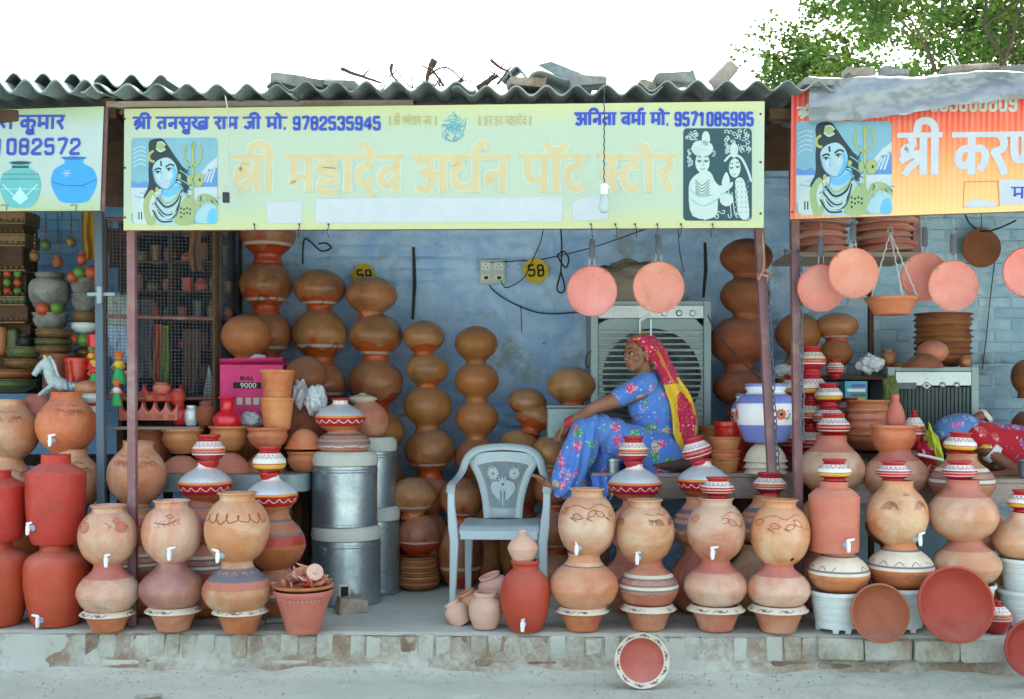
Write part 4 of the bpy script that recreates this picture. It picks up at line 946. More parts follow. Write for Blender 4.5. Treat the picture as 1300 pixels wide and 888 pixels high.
# main board
e, q, W, H = signboard((158, 140), (969, 129), (158, 293), (969, 290), 5.92, 5.68, 'long pale green banner signboard with faded orange Hindi shop name over the middle shop', flexmat('main_banner', (.37, .47, .37), (.45, .49, .24)))
def line_(q, e, nm, text, px0, px1, pyb, pyt, wpx, c, l=1, halo=0):
    b = MB(); (x0, z0), (x1, z1) = q(px0, pyb), q(px1, pyb); zt = q((px0+px1)/2, pyt)[1]; zb = q((px0+px1)/2, pyb)[1]; w = wpx*5.8/F; sk = (z1-z0)/(x1-x0)
    if halo: write(b, text, x0, x1, z0, z0+zt-zb, w+2*halo*5.8/F, IX['halo'], YL-.0004, sk)
    write(b, text, x0, x1, z0, z0+zt-zb, w, IX[c], YL-.0011-l*.0003, sk)
    b.build(nm, IL, e, smooth=False)
line_(q, e, 'lettering', 'shr ii / ta na sa u kha / ra aa ma / ja ii / ma o . / 9 7 8 2 5 3 5 9 4 5', 171, 485, 165, 150.5, 3.9, 'blue')
line_(q, e, 'lettering', 'a i na ta aa / va ma reph aa / ma o . / 9 5 7 1 0 8 5 9 9 5', 730, 957, 160, 145, 3.8, 'blue')
line_(q, e, 'lettering', 'shr ii / ma ha aa da e va / a tha reph na / pa oo tta / s tta o ra', 297, 856, 245, 200, 8.3, 'beige', 1, 2.4)
line_(q, e, 'faint_lettering', 'dd / shr ii / ga nna e sha aa ya / na ma h / dd', 494, 556, 160, 149, 1.3, 'faint')
line_(q, e, 'faint_lettering', 'dd / ha ra / ha ra / ma ha aa da e va / dd', 607, 676, 160, 149, 1.3, 'faint')
portrait(e, q, 168, 176, 277, 285)
couple(e, q, 867, 164, 954, 281)
def patch(e, q, pts, c, nm, l=1, y0=YL):
    b = MB().poly([q(*p) for p in pts], IX[c], y0-l*.0004); b.build(nm, IL, e, smooth=False)
patch(e, q, [(402, 253), (714, 251), (714, 282), (402, 284)], 'pat', 'pasted_strip'); patch(e, q, [(340, 257), (384, 256), (384, 284), (341, 285)], 'pat', 'pasted_label')
patch(e, q, [(727, 258), (745, 250), (772, 249), (772, 279), (727, 281)], 'pat', 'pasted_label')
b = MB(); rr = random.Random(2)               # small line emblem in the top middle
for k in range(60):
    a = rr.uniform(0, 6.28); rad = rr.uniform(0, 1); u = 577+13*rad*math.cos(a); v = 163+17*rad*math.sin(a)
    pts = [q(u+3*math.cos(a+.9*j), v+3*math.sin(a+.9*j)) for j in range(4)]
    b.stroke([(p[0], p[1]) for p in pts], .0032, IX['teal'] if k % 3 else IX['mtn'], YL-.0008-k*.00001)
for (u0, v0, r_) in ((575, 152, 6), (577, 163, 9), (574, 172, 12)):
    b.stroke([q(u0+r_*math.cos(t*.45), v0+r_*.7*math.sin(t*.45)) for t in range(15)], .004, IX['teal'], YL-.0016)
b.stroke([q(592, 150), q(590, 165), q(586, 176), q(575, 181), q(566, 176)], .004, IX['teal'], YL-.0016)
b.build('printed_emblem', IL, e, smooth=False)
# ties along the lower edge and eyelets at the ends
for k, px in enumerate((324, 381, 418, 750, 781, 806, 834, 864, 904)):
    x, z = q(px, 289); b = MB(); b.tube([(x, -.02, z+.012), (x+.004, -.025, z), (x+rr.uniform(-.01, .01), -.012, z-.02), (x+rr.uniform(-.02, .02), 0, z-.055)], .0022, 5); b.ball((x, -.02, z+.014), .006, 0, 6)
    b.build('tie_wire', M['cable'], e)
for px, py in ((160, 152), (160, 214), (160, 277), (965, 146), (965, 207), (965, 272)):
    x, z = q(px, py); b = MB(); b.ball((x, -.016, z), .006, 0, 8); b.build('eyelet', M['cable'], e)
SB = e

# left board
e, q, W, H = signboard((-70, 144), (129, 135), (-70, 269), (129, 268), 6.12, 5.86, 'cut off white and green signboard at the left with two printed blue pots', flexmat('left_banner', (0.359, 0.468, 0.452), (0.328, 0.437, 0.234)))
line_(q, e, 'lettering', 'ma h sha / ka u ma aa ra', -22, 84, 165, 148.5, 4.2, 'blue'); line_(q, e, 'lettering', '9 2 1 0 8 2 5 7 2', -38, 106, 196, 178.5, 4.4, 'blue')
def printpot(cx, cy, w, h, c, c2, nm):
    b = MB(); pf = [(.45, 0), (.75, .12), (.97, .35), (1, .52), (.86, .72), (.55, .82), (.42, .86), (.42, .93), (.55, .97), (.5, 1)]
    L = [(cx-r*w/2, cy+h/2-z*h) for r, z in pf]+[(cx+r*w/2, cy+h/2-z*h) for r, z in pf[::-1]]
    pp = spl([Vector(q(*p)) for p in L], 3, True); b.poly([(p.x, p.y) for p in pp], IX[c], YL-.0004)
    b.poly([q(cx+.5*w/2*math.cos(t*PI/8), cy-h*.47+2.2*math.sin(t*PI/8)) for t in range(16)], IX[c2], YL-.0008)
    if c == 'teal':
        for v, k in ((-.22, 'hair'), (-.12, 'hair'), (.1, 'teal2')): 
            for i in range(14): b.ell(*q(cx-w*.42+w*.84*i/13, cy+v*h), .004, .005, IX['dark' if k == 'hair' else k], YL-.0012, 6)
        b.stroke([q(cx-w*.42, cy+.0*h), q(cx-.1*w, cy+.3*h), q(cx, cy+.05*h), q(cx+.1*w, cy+.3*h), q(cx+.42*w, cy)], .006, IX['teal2'], YL-.0014)
        b.poly([q(cx-w*.2, cy+h*.3), q(cx, cy+h*.08), q(cx+w*.2, cy+h*.3), q(cx, cy+h*.44)], IX['teal2'], YL-.001)
        b.stroke([q(cx-w*.2, cy-.38*h), q(cx+w*.2, cy-.38*h)], .012, IX['dark'], YL-.0012)
    else:
        b.stroke([q(cx-w*.48, cy+.05*h), q(cx-w*.2, cy+.13*h), q(cx+w*.2, cy+.13*h), q(cx+.49*w, cy)], .005, IX['pblue2'], YL-.0012)
        for i in range(6): b.stroke([q(cx-9, cy-8), q(cx-9+5*math.cos(i*1.05), cy-8+5*math.sin(i*1.05))], .004, IX['line'], YL-.0014)
    b.build(nm, IL, e, smooth=False)
printpot(28, 235, 52, 58, 'teal', 'dark', 'printed_pot'); printpot(96, 229, 58, 58, 'pblue', 'pblue2', 'printed_pot')
for px in (8, 96): 
    x, z = q(px, 262); b = MB(); b.tube([(x-.02, -.02, z), (x, -.022, z+.003), (x+.02, -.02, z+.002), (x+.01, -.01, z-.03)], .002, 5); b.build('tie_wire', M['cable'], e)

# right board
e, q, W, H = signboard((999, 123), (1440, 70), (1003, 279), (1440, 264), 5.88, 5.42, 'red and orange striped signboard at the right, partly covered by plastic sheeting',
    flexmat('right_banner', None, None, .16, [(0, (.72, .50, .20)), (.35, (.70, .30, .10)), (.62, (.66, .10, .05)), (.85, (.60, .03, .045)), (1, (.6, .03, .05))]))
line_(q, e, 'lettering', 'shr ii', 1013, 1040, 151, 138, 3.6, 'halo'); line_(q, e, 'lettering', '9 3 3 6 0 0 8 0 9', 1180, 1292, 141, 123, 3.6, 'halo')
line_(q, e, 'lettering', 'shr ii / ka ra nna ii', 1141, 1338, 223, 172, 9, 'pat')
patch(e, q, [(1268, 229), (1420, 227), (1420, 258), (1269, 261)], 'pat', 'pasted_label'); line_(q, e, 'lettering', 'ma ka aa na', 1284, 1345, 253, 239, 2.4, 'blue', 3)
portrait(e, q, 1011, 155, 1132, 273)
b = MB(); b.stroke([q(1224, 232), q(1266, 231), q(1268, 262), q(1222, 264), q(1224, 232)], .003, 0, YL-.001); b.poly([q(1228, 256), q(1240, 253), q(1262, 257), q(1266, 263), q(1224, 264)], 1, YL-.0012)
b.build('torn_label', [M['redpl'], I['pat']], e, smooth=False)
for px, py in ((1002, 134), (1003, 193), (1006, 270)):
    x, z = q(px, py); MB().ball((x, -.016, z), .006, 0, 8).build('eyelet', M['cable'], e)
# translucent plastic sheeting folded over its top
def plasticm():
    m, nt, b = mat('grey_plastic_sheeting'); tc, rnd = base(nt); ob = tc.outputs['Object']
    mp = N(nt, 'ShaderNodeMapping', {'Vector': ob, 'Scale': (1, 1, 3)}); n1 = nz(nt, mp.outputs[0], rnd, 2.5, 6, .6, .8)
    setc(nt, b, mix(nt, ramp(nt, n1, [(.35, 0), (.65, 1)]), (.19, .23, .27), (.28, .33, .36)), .22, spec=.6)
    b.inputs['Alpha'].default_value = .93
    bump(nt, b, nz(nt, mp.outputs[0], rnd, 5, 4, .5, 1.0), .35, .03); return m
e = empty('plastic_sheet', P(1180, 130, 5.6), 'crumpled grey plastic sheet draped over the top of the orange signboard', 'tarpaulin')
top = [(1026, 98), (1070, 100), (1110, 97), (1160, 99), (1210, 94), (1250, 90), (1300, 92), (1440, 88)]; bot = [(1030, 156), (1075, 153), (1110, 151), (1160, 143), (1220, 133), (1260, 129), (1300, 126), (1440, 122)]
def lerpl(L, x):
    for a, c in zip(L, L[1:]):
        if a[0] <= x <= c[0]: return a[1]+(c[1]-a[1])*(x-a[0])/(c[0]-a[0])
    return L[0][1] if x < L[0][0] else L[-1][1]
vs = []; nx, ny = 150, 22
for i in range(nx+1):
    px = 1027+(1440-1027)*i/nx; D = 5.88+(px-1003)*(5.42-5.88)/437-.04; t0, t1 = lerpl(top, px)+1.5*noise.noise(Vector((px*.06, 0, 0))), lerpl(bot, px)+3*noise.noise(Vector((px*.05, 3, 0)))
    for j in range(ny+1):
        t = j/ny
        if t < .22: d = D-.03+(.22-t)*1.6; py = t0-(.22-t)*4
        else: d = D-.035-.02*math.sin(t*9+px*.02); py = t0+(t1-t0)*(t-.22)/.78
        d += .026*noise.noise(Vector((px*.03, t*4, 1)))+.013*noise.noise(Vector((px*.09, t*9, 5)))+.006*abs(noise.noise(Vector((px*.2, t*16, 5))))
        vs.append(Vector((PX(px, d), d, PZ(py, d)))-e.location)
MB().add(vs, [(i*(ny+1)+j, (i+1)*(ny+1)+j, (i+1)*(ny+1)+j+1, i*(ny+1)+j+1) for i in range(nx) for j in range(ny)]).build('sheet', plasticm(), e)

# ---------------------------------------------------------------- benches
ZB = .815
def bench(label, x0, x1, y0, y1, zt, fascia=.13, boards=5, legs=(0, 1), m='wood', nm='display_bench'):
    e = empty(nm, ((x0+x1)/2, (y0+y1)/2, 0), label, 'bench'); cx, cy = e.location.x, e.location.y
    w = (y1-y0)/boards
    for k in range(boards):
        MB().box((0, y0+w*(k+.5)-cy, zt-.012), (x1-x0-rn.uniform(0, .02), w-.006, .024)).build('plank', M[m], e, bevel=.003)
    MB().bbox(x0-cx+.01, x1-cx-.01, y0-cy+.004, y0-cy+.03, zt-.026-fascia, zt-.026).build('front_board', M[m], e, bevel=.003)
    MB().bbox(x0-cx+.01, x1-cx-.01, y1-cy-.03, y1-cy-.004, zt-.026-fascia, zt-.026).build('back_board', M[m], e, bevel=.003)
    for fx in legs:
        for yy in (y0+.06, y1-.06):
            xx = x0+.06+(x1-x0-.12)*fx-cx
            MB().bbox(xx-.03, xx+.03, yy-cy-.03, yy-cy+.03, 0, zt-.028).build('leg', M['wooddark'], e, bevel=.003)
    return e
bench('weathered timber bench the woman in blue sits on', PX(748, 6.9), PX(1010, 6.8), 6.72, 7.5, ZB, legs=(.02, .98))
bench('weathered plank bench under the lying figure in the right shop', PX(1045, 6.6), PX(1400, 6.6), 6.50, 7.5, .795, fascia=.12, legs=(.02, .5, .98))
# grey tray bench on the left with a rounded end
e = empty('display_bench', (PX(290, 6.9), 7.0, 0), 'grey metal tray bench with rounded end carrying bowls, left of the metal drums', 'bench'); ZT = .815
x0, x1 = PX(172, 6.9)-e.location.x, PX(397, 6.9)-e.location.x
out = [(x0, -.38), (x1-.12, -.38)]+[(x1-.12+.12*math.sin(t), -.26-.12*math.cos(t)) for t in [k*PI/16 for k in range(1, 9)]]+[(x1, .38), (x0, .38)]
vs = [(x, y, ZT) for x, y in out]+[(x, y, ZT-.11) for x, y in out]; k = len(out)
MB().add(vs, [tuple(range(k)), tuple(range(2*k-1, k-1, -1))]+[(i, k+i, k+(i+1) % k, (i+1) % k) for i in range(k)]).build('tray', M['cooler'], e, bevel=.006)
for xx in (x0+.08, (x0+x1)/2, x1-.12):
    for yy in (-.3, .3): MB().bbox(xx-.025, xx+.025, yy-.025, yy+.025, 0, ZT-.112).build('leg', M['wooddark'], e)
e = empty('display_bench', (PX(60, 7.0), 7.05, 0), 'dark low counter carrying ornaments in the left shop', 'bench')
MB().bbox(-.75, .5, -.3, .4, .86, .90).build('top', M['wooddark'], e, bevel=.003)
for xx in (-.7, .44):
    for yy in (-.26, .36): MB().bbox(xx-.03, xx+.03, yy-.03, yy+.03, 0, .859).build('leg', M['wooddark'], e)

for x0, x1, y0, y1, D, lb in ((968, 1002, 128, 216, 6.7, 'added dark filler that darkens the gap between the green and orange signboards'), (132, 158, 132, 262, 6.9, 'added dark filler that darkens the gap left of the green signboard')):
    tag(MB().bbox(PX(x0, D), PX(x1, D), D, D+.03, PZ(y1, D), PZ(y0, D)).build('filler_board', M['wooddark'], bevel=.004), lb, 'board')  # added dark boards, so that the bright gaps beside the signs read as dark
rg = random.Random(77); b = MB()                # grit and crumbs of mortar on the road and at the foot of the step
for k in range(2600):
    x = rg.uniform(-3.6, 3.6); t = rg.random()**2.2; y = EDGE(x)-.05-t*1.5; s_ = rg.uniform(.0015, .006)*(1.5 if rg.random() < .06 else 1)
    c0 = Vector((x, y, roadz(x, y)+s_*.4)); d = [Vector((rg.uniform(.6, 1.2)*a*s_, rg.uniform(.6, 1.2)*b_*s_, rg.uniform(.5, .9)*c_*s_)) for a, b_, c_ in ((1, 0, 0), (-1, 0, 0), (0, 1, 0), (0, -1, 0), (0, 0, 1))]
    b.add([c0+q for q in d], [(0, 2, 4), (2, 1, 4), (1, 3, 4), (3, 0, 4)], 0 if rg.random() < .6 else 1)
tag(b.build('gravel', [M['kerb'], M['stone']], smooth=False), kind='stuff')
# ================================================================ CLAY WARE
def fstack(where, items, group, yb, rb=.09, **k):
    D = (EYE*F)/(yb-HZ)+rb; items[-1]['yb'] = HZ+EYE*F/D
    stack(where, D, items, group, zb=0.0, **k)
def I_(kind, cx, yt, yb, w, look, **k): return dict(kind=kind, cx=cx, yt=yt, yb=yb, w=w, look=look, **k)
G1 = 'water pots stacked along the front edge of the shops'
fstack('stack cut off at left', [I_('cool', -4, 598, 687, 72, 'red barrel water pot', m='red'), I_('barrel', -3, 684, 797, 77, 'large red water pot', m='red')], G1, 797, .1, name='water_pot', cat='water pot')
fstack('red pair at the left front', [I_('cool', 71, 577, 690, 73, 'red angular shouldered barrel with tap', m='red', tap=(55, 667, .1)),
   I_('barrel', 71, 687, 797, 79, 'red round shouldered barrel with tap', m='red', tap=(66, 781, 2.6))], G1, 797, .1, name='water_pot', cat='water pot')
TB = dict(kind='tub', name='stand_bowl', cat='bowl')
def tub(cx, yt, w, look, m='orange', **k): d = dict(kind='tub', cx=cx, yt=yt, yb=0, w=w, look=look, name='stand_bowl', cat='bowl', m=m, paint='tub'); d.update(k); return d
PAINT['tub'] = ([M['orange'], M['cream'], M['greyp']], [(.76, 1.1, 1)], 'leafrim')
PAINT['tubp'] = ([M['pinkclay'], M['cream'], M['greyp']], [(.76, 1.1, 1)], 'leafrim')
_dec = decorate
def decorate(wr, style, w, h, rnd):
    if style == 'leafrim':
        z = .89*h; r = rad_at(wr.p, z); U = 2*PI*r; n = 9
        for k in range(n):
            u = U*(k+rnd.uniform(-.1, .1))/n
            if k % 2:
                for a in (-1.2, -.6, 0, .6, 1.2): wr.line([(u, z-.008), (u+.022*math.sin(a), z-.008+.018*math.cos(a))], .004, 2, r, False)
            else: wr.fill(u, z, .014, .006, 2, 8, r); wr.line([(u-.04, z-.006), (u-.02, z+.004), (u+.02, z-.004), (u+.045, z+.006)], .0035, 2, r)
    else: _dec(wr, style, w, h, rnd)
fstack('stack beside two red barrels', [I_('matka', 137, 641, 718, 73, 'grey buff pot with round carved fruit and tap', m='buff2', carve='fruit', tap=(145, 707, .9)),
   I_('squat', 137, 714, 779, 78, 'orange buff belly pot', paint='pinkneck'), tub(137, 774, 68, 'orange stand bowl with painted rim')], G1, 804)
fstack('stack left of the looped-line pot', [I_('matka', 218, 635, 715, 74, 'buff pot with carved twigs and tap', m='buff2', carve='twig', tap=(225, 698, .2)),
   I_('squat', 218, 711, 775, 82, 'shiny purple smoked pot', m='purple'), tub(220, 769, 71, 'brown stand bowl with black leaf rim', paint='tubp')], G1, 803)
fstack('stack behind the shards', [I_('matka', 301, 625, 714, 81, 'tall buff pot with carved loop band and tap', m='buff', carve='loops', tap=(289, 701, 2.8)),
   I_('squat', 301, 710, 779, 87, 'buff pot with pink and slate painted shoulder', paint='pinkband'), tub(305, 770, 69, 'orange stand bowl with yellowish rim')], G1, 806)
fstack('stack right of the oval cooler', [I_('matka', 745, 620, 706, 73, 'peach pot with carved leaves and tap', m='buff2', carve='leaves', tap=(733, 692, 1.5)),
   I_('squat', 741, 702, 774, 88, 'wide pink pot with grey neck line', paint='neckline'), tub(739, 769, 69, 'orange stand bowl with faded rim')], G1, 803)
fstack('stack above the road dish', [I_('matka', 818.5, 634, 714, 76, 'peach pot with carved claw strokes and tap', m='buff', carve='arcs', tap=(808, 704, .9)),
   I_('squat', 823, 710, 771, 77, 'pot with black and white bands', paint='stripe'), tub(823, 766, 72, 'brown stand bowl with white flowered rim', paint='tubp')], G1, 802)
fstack('stack before the tilted painted pot', [I_('painted', 911, 606, 636, 42, 'small red and white painted pot', paint='redw', name='painted_pot', cat='painted pot'),
   I_('matka', 909, 632, 712, 75, 'peach pot with carved fish leaf', m='buff', carve='leaves', tap=(900, 697, .3)),
   I_('squat', 908, 707, 771, 80, 'peach belly pot with pink neck', paint='pinkneck'), tub(909, 767, 73, 'brown stand bowl with black star leaf', paint='tubp')], G1, 803)
fstack('stack nearest the straight steel post', [I_('matka', 990, 634, 718, 75, 'peach pot with carved fish, no tap', m='buff', carve='leaves', hole=(999, 707)),
   I_('squat', 988, 713, 772, 80, 'glossy belly pot', paint='pinkneck'), tub(988, 767, 75, 'pinkish stand bowl with white leaf rim', paint='tubp')], G1, 805)
WP = dict(name='plastic_planter', cat='planter')
def wplanter(cx, yt, w, look, D, label, yb=812, D_=None, z=0.0, legs=True):
    s = D/F; h = (EYE-z)-( -(yt-HZ)*s+EYE - z) if False else PZ(yt, D)-z; R0 = w/2*s
    e = empty('plastic_planter', (PX(cx, D), D, z), label, 'planter', 'white plastic planters under the water pots')
    lg = .022 if legs else 0; b = MB(); pr = []
    for k in range(6):
        t0, t1 = k/5.2, (k+.82)/5.2
        pr += [(R0*(.78+.22*t0), lg+(h-lg)*t0), (R0*(.78+.22*t1), lg+(h-lg)*min(1, t1)), (R0*(.765+.22*t1), lg+(h-lg)*min(1, t1+.01))]
    pr = [(0, lg)]+pr[:-1]+[(R0*1.05, h-.02), (R0*1.05, h), (R0*.97, h), (R0*.9, h*.85), (R0*.75, .03), (0, .03)]
    b.lathe(pr, 40); b.build('body', M['plastic'], e, angle=25)
    if legs:
        for a in (-110, -70, 20, 160, 90): MB().box((R0*.68*math.cos(R(a)), R0*.68*math.sin(R(a)), lg/2), (.035, .03, lg+.002), taper=.7).build('foot', M['plastic'], e)
    return e
def ystack(where, cx, items, ytop_pl, wpl, plabel, group=G1, D=6.0):
    wplanter(cx, ytop_pl, wpl, '', D, plabel)
    stack(where, D, items, group)
ystack('stack with the rose cylinder', 1062, [I_('painted', 1059, 583, 615, 43, 'red and white painted cap pot', paint='redy', name='painted_pot', cat='painted pot'),
   I_('cyl', 1059, 611, 701, 64, 'rose cylinder water pot with tap', m='rose', tap=(1064, 688, .15)),
   I_('squat', 1065, 694, 753, 78, 'pot with flowered cream band over orange', paint='stripe3')], 749, 66, 'ribbed white planter under the rose cylinder pot', D=5.99)
ystack('stack above the smaller leaning dish', 1142, [I_('painted', 1134, 586, 614, 44, 'white and red painted cap pot', paint='redw', name='painted_pot', cat='painted pot'),
   I_('globe', 1139, 610, 691, 76, 'peach pot with carved brow marks', m='buff', carve='brow', tap=(1153, 681, .25)),
   I_('squat', 1143, 686, 748, 83, 'pot with grey stripes and swags over orange', paint='stripe3')], 744, 70, 'ribbed white planter behind the two leaning dishes', D=6.02)
ystack('stack above the big red dish', 1226, [I_('painted', 1218, 585, 615, 43, 'red rimmed white painted cap pot', paint='redw', name='painted_pot', cat='painted pot'),
   I_('squat', 1222, 609, 686, 86, 'broad shiny pale pot', paint='pinkneck'), I_('squat', 1227, 680, 744, 84, 'shiny brownish pot', paint='pinkneck')], 740, 70, 'ribbed white planter behind the big red leaning dish', D=6.04)
stack('stack at the right edge of the photo', 6.04, [I_('painted', 1299, 622, 654, 38, 'yellow and red painted cap pot', paint='redy', name='painted_pot', cat='painted pot'), I_('squat', 1302, 650, 712, 82, 'pale shiny pot', m='buff2')], G1)
wplanter(1302, 748, 64, '', 6.04, 'lower of two stacked white planters at the right edge'); wplanter(1302, 708, 64, '', 6.04, 'upper of two stacked white planters at the right edge', z=PZ(750, 6.04), legs=False)
# leaning dishes
dish('leaning_dish', 1111, 779, 37, 5.86, 'dishbrown', 'smaller brown clay dish leaning on edge, left of the big red dish', .075, .2, 'basins leaning at the front step')
dish('leaning_dish', 1206, 768, 48, 5.82, 'dishred', 'biggest leaning dish, deep red clay, on the kerb stones', .075, .2, 'basins leaning at the front step')
dish('leaning_dish', 1304, 822, 37, 5.70, 'dishred', 'red clay dish cut off by the right edge, standing down on the road', .07, .12, 'basins leaning at the front step')
dish('leaning_dish', 813, 837, 34.5, 5.72, 'rose', 'pale rimmed painted dish standing on the road below the step', .07, .14, 'basins leaning at the front step', rim=True)
# single things near the front
Do = EYE*F/(805-HZ)+.1
pot('water_pot', 'oval', 667, 711, HZ+EYE*F/Do, 63, Do, 'red', 'red oval water pot with tap standing alone beside the chair', 'water pot', None, 0.0, tap=(664, 787, 1.2))
pot('clay_pot', 'lidpot', 664, 672, 716, 38, Do, 'paleclay', 'round pale pot upside down on the mouth of the red oval water pot', 'pot')
for cx, yt, yb, w, D, tl, lb in ((588, 770, 802, 30, 6.15, (.15, -.5), 'smallest of the four little pots, fallen over at the left'), (616, 757, 803, 43, 6.06, (.05, .03), 'little wide mouthed pot standing upright at the front of the four'),
      (605, 748, 784, 36, 6.25, (.1, -.45), 'little pink pot tipped left behind the upright one'), (633, 727, 762, 40, 6.38, (.1, -.35), 'grey pink little pot leaning against the red oval pot')):
    pot('small_pot', 'jar', cx, yt, yb, w, D, 'paleclay' if cx != 605 else 'pinkclay', lb, 'pot', 'little pots heaped beside the red oval water pot', z=max(.0, PZ(yb, D)) if cx != 616 else 0, tilt=tl)
# flared planter full of shards
D = EYE*F/(806-HZ)+.09
e = empty('flower_pot', (PX(385, D), D, 0), 'flared pink clay flower pot at the front heaped with broken pieces', 'flower pot')
bb, pf = pot_mesh('flare', 76*D/F, (HZ+EYE*F/D-748)*D/F, None, 40); bb.build('body', M['rose'], e)
wr = Wrap(pf); h_ = (HZ+EYE*F/D-748)*D/F
for k in range(40): u = 2*PI*.13*k/40; wr.fill(u, h_*.81, .006, .005, 0, 8, .13)
wr.mb.build('beaded_band', M['paleclay'], e)
b = MB(); b.lathe([(0, 0), (.14, 0), (.168, .012), (.17, .024), (.16, .026), (.13, .014), (0, .012)], 36); dd = b.build('saucer', M['orange'], None, (PX(385, D), D, h_+.004)); tag(dd, 'orange saucer lying on the flared flower pot under the shards', 'saucer')
rq = random.Random(9)
for k in range(46):                            # shards, each a piece of a turned wall
    a = rq.uniform(0, 2*PI); rr = .135*math.sqrt(rq.random()); zz = h_+.03+(1-(rr/.14)**1.5)*.085*rq.uniform(.3, 1)
    b = MB(); R1 = rq.uniform(.04, .08); th = rq.uniform(.5, 1.0); n = 5; hh = rq.uniform(.03, .06); t = .008; vs = []
    for lay in (0, t):
        for i in range(n+1):
            for z in (0, hh*(1+.3*math.sin(i*2.1+k))): vs.append(((R1-lay)*math.cos(th*i/n), (R1-lay)*math.sin(th*i/n), z))
    L = 2*(n+1); fs = []
    for i in range(n): q0 = 2*i; fs += [(q0, q0+2, q0+3, q0+1), (L+q0, L+q0+1, L+q0+3, L+q0+2), (q0+1, q0+3, L+q0+3, L+q0+1), (q0, L+q0, L+q0+2, q0+2)]
    fs += [(0, 1, L+1, L), (2*n, L+2*n, L+2*n+1, 2*n+1)]
    b.add([(x-R1*.8, y-.02, z-hh/2) for x, y, z in vs], fs)
    o = b.build('clay_shard', M[rq.choice(['rose', 'pinkclay', 'red', 'paleclay'])], None, (PX(385, D)+rr*math.cos(a), D+rr*math.sin(a), zz), (rq.uniform(-1.6, 1.6), rq.uniform(-1.6, 1.6), rq.uniform(0, 6)), angle=30)
    tag(o, 'broken piece of red clay in the heap on the flared flower pot', 'shard', 'broken clay pieces heaped on the flared flower pot')
b = MB(); b.lathe([(0, 0), (.03, 0), (.045, .006), (.046, .012), (.04, .014), (.012, .012), (.010, .024), (0, .026)], 20)
o = b.build('clay_lid', M['paleclay'], None, (PX(402, D), D-.06, h_+.10), (1.2, .1, .3)); tag(o, 'pale round clay lid with knob on top of the shard heap', 'lid'); o.name = 'knobbed_cover'

# second row behind the front stacks, left part
G2 = 'pots of the second row behind the front stacks'
stack('pile behind cut off red barrels', 6.55, [I_('globe', 14, 507, 582, 70, 'brown buff pot with carved fans and tap', m='buff', carve='arcs', tap=(11, 568, .2)), I_('globe', 10, 577, 660, 70, 'greyish pot with carved leaf', m='buff2', carve='leaves'), I_('squat', 10, 656, 740, 78, 'dusky clay pot', m='orange')], G2)
stack('pile right above the red barrels', 6.5, [I_('globe', 84, 498, 575, 74, 'tan pot with carved leaves and tap', m='orange', carve='arcs', tap=(81, 558, .1)), I_('globe', 92, 570, 648, 72, 'tan pot with carved claws', m='buff', carve='arcs'), I_('squat', 92, 645, 730, 78, 'dusky clay pot', m='orange')], G2)
pot('clay_pot', 'dome', 48, 500, 560, 52, 6.75, 'rose', 'dark pink pot bottom between two carved tan pots at left', 'pot', G2)
stack('pile beside the blue grey post', 6.42, [I_('globe', 172, 560, 640, 73, 'buff pot with carved claws and tap', m='buff', carve='arcs', tap=(179, 620, .3), tilt=(.03, .06)), I_('squat', 172, 633, 692, 74, 'pot with blue net painted band', paint='netband'), I_('squat', 174, 686, 738, 76, 'dark banded pot', paint='stripe'), I_('squat', 174, 733, 0, 70, 'dim clay pot', m='orange')], G2, zb=0)
stack('pile left of loop carved pot', 6.4, [I_('painted', 265, 552, 594, 42, 'red pot with white patterned band', paint='red', name='painted_pot', cat='painted pot'), I_('silver', 261, 584, 638, 68, 'silver topped red pot', paint='silver', name='painted_pot', cat='painted pot'),
   I_('squat', 258, 632, 692, 74, 'pot with blue net painted band', paint='netband'), I_('squat', 260, 688, 742, 78, 'dark red banded pot', paint='stripe'), I_('squat', 260, 738, 0, 72, 'dim clay pot', m='orange')], G2, zb=0)
stack('pile right of loop carved pot', 6.38, [I_('painted', 342, 567, 609, 42, 'red pot with yellow patterned band', paint='redy', name='painted_pot', cat='painted pot'), I_('silver', 345, 600, 652, 66, 'silver topped red pot', paint='silver', name='painted_pot', cat='painted pot'),
   I_('squat', 350, 646, 722, 76, 'wide pot with grey net painted shoulder', paint='netband'), I_('squat', 352, 716, 0, 74, 'dim red clay pot', paint='stripe')], G2, zb=0)
# second row, right part
stack('pile left of carved claw pot', 6.5, [I_('painted', 804, 554, 594, 38, 'small red and white pot', paint='red', name='painted_pot', cat='painted pot'), I_('silver', 806, 586, 637, 68, 'silver topped red pot', paint='silver', name='painted_pot', cat='painted pot'), I_('squat', 806, 633, 700, 70, 'dim clay pot', m='rose'), I_('squat', 800, 696, 0, 78, 'dim red clay pot', m='pinkclay')], G2, zb=0)
stack('pile before the terracotta planters', 6.5, [I_('painted', 890, 554, 592, 38, 'tilted white and red pot', paint='redw', name='painted_pot', cat='painted pot', tilt=(0, -.28)), I_('silver', 893, 582, 633, 66, 'silver topped orange banded pot', paint='silver', name='painted_pot', cat='painted pot'), I_('squat', 886, 630, 696, 66, 'buff pot with grey stripes', paint='stripe2'), I_('squat', 884, 692, 0, 72, 'dim clay pot', m='pinkclay')], G2, zb=0)
stack('pile between bench and post', 6.5, [I_('painted', 977, 600, 633, 42, 'red pot with grey patterned band', paint='red', name='painted_pot', cat='painted pot'), I_('squat', 972, 628, 694, 68, 'buff pot with fine grey stripes', paint='stripe2'), I_('squat', 958, 690, 0, 76, 'plain buff pot', m='buff')], G2, zb=0)
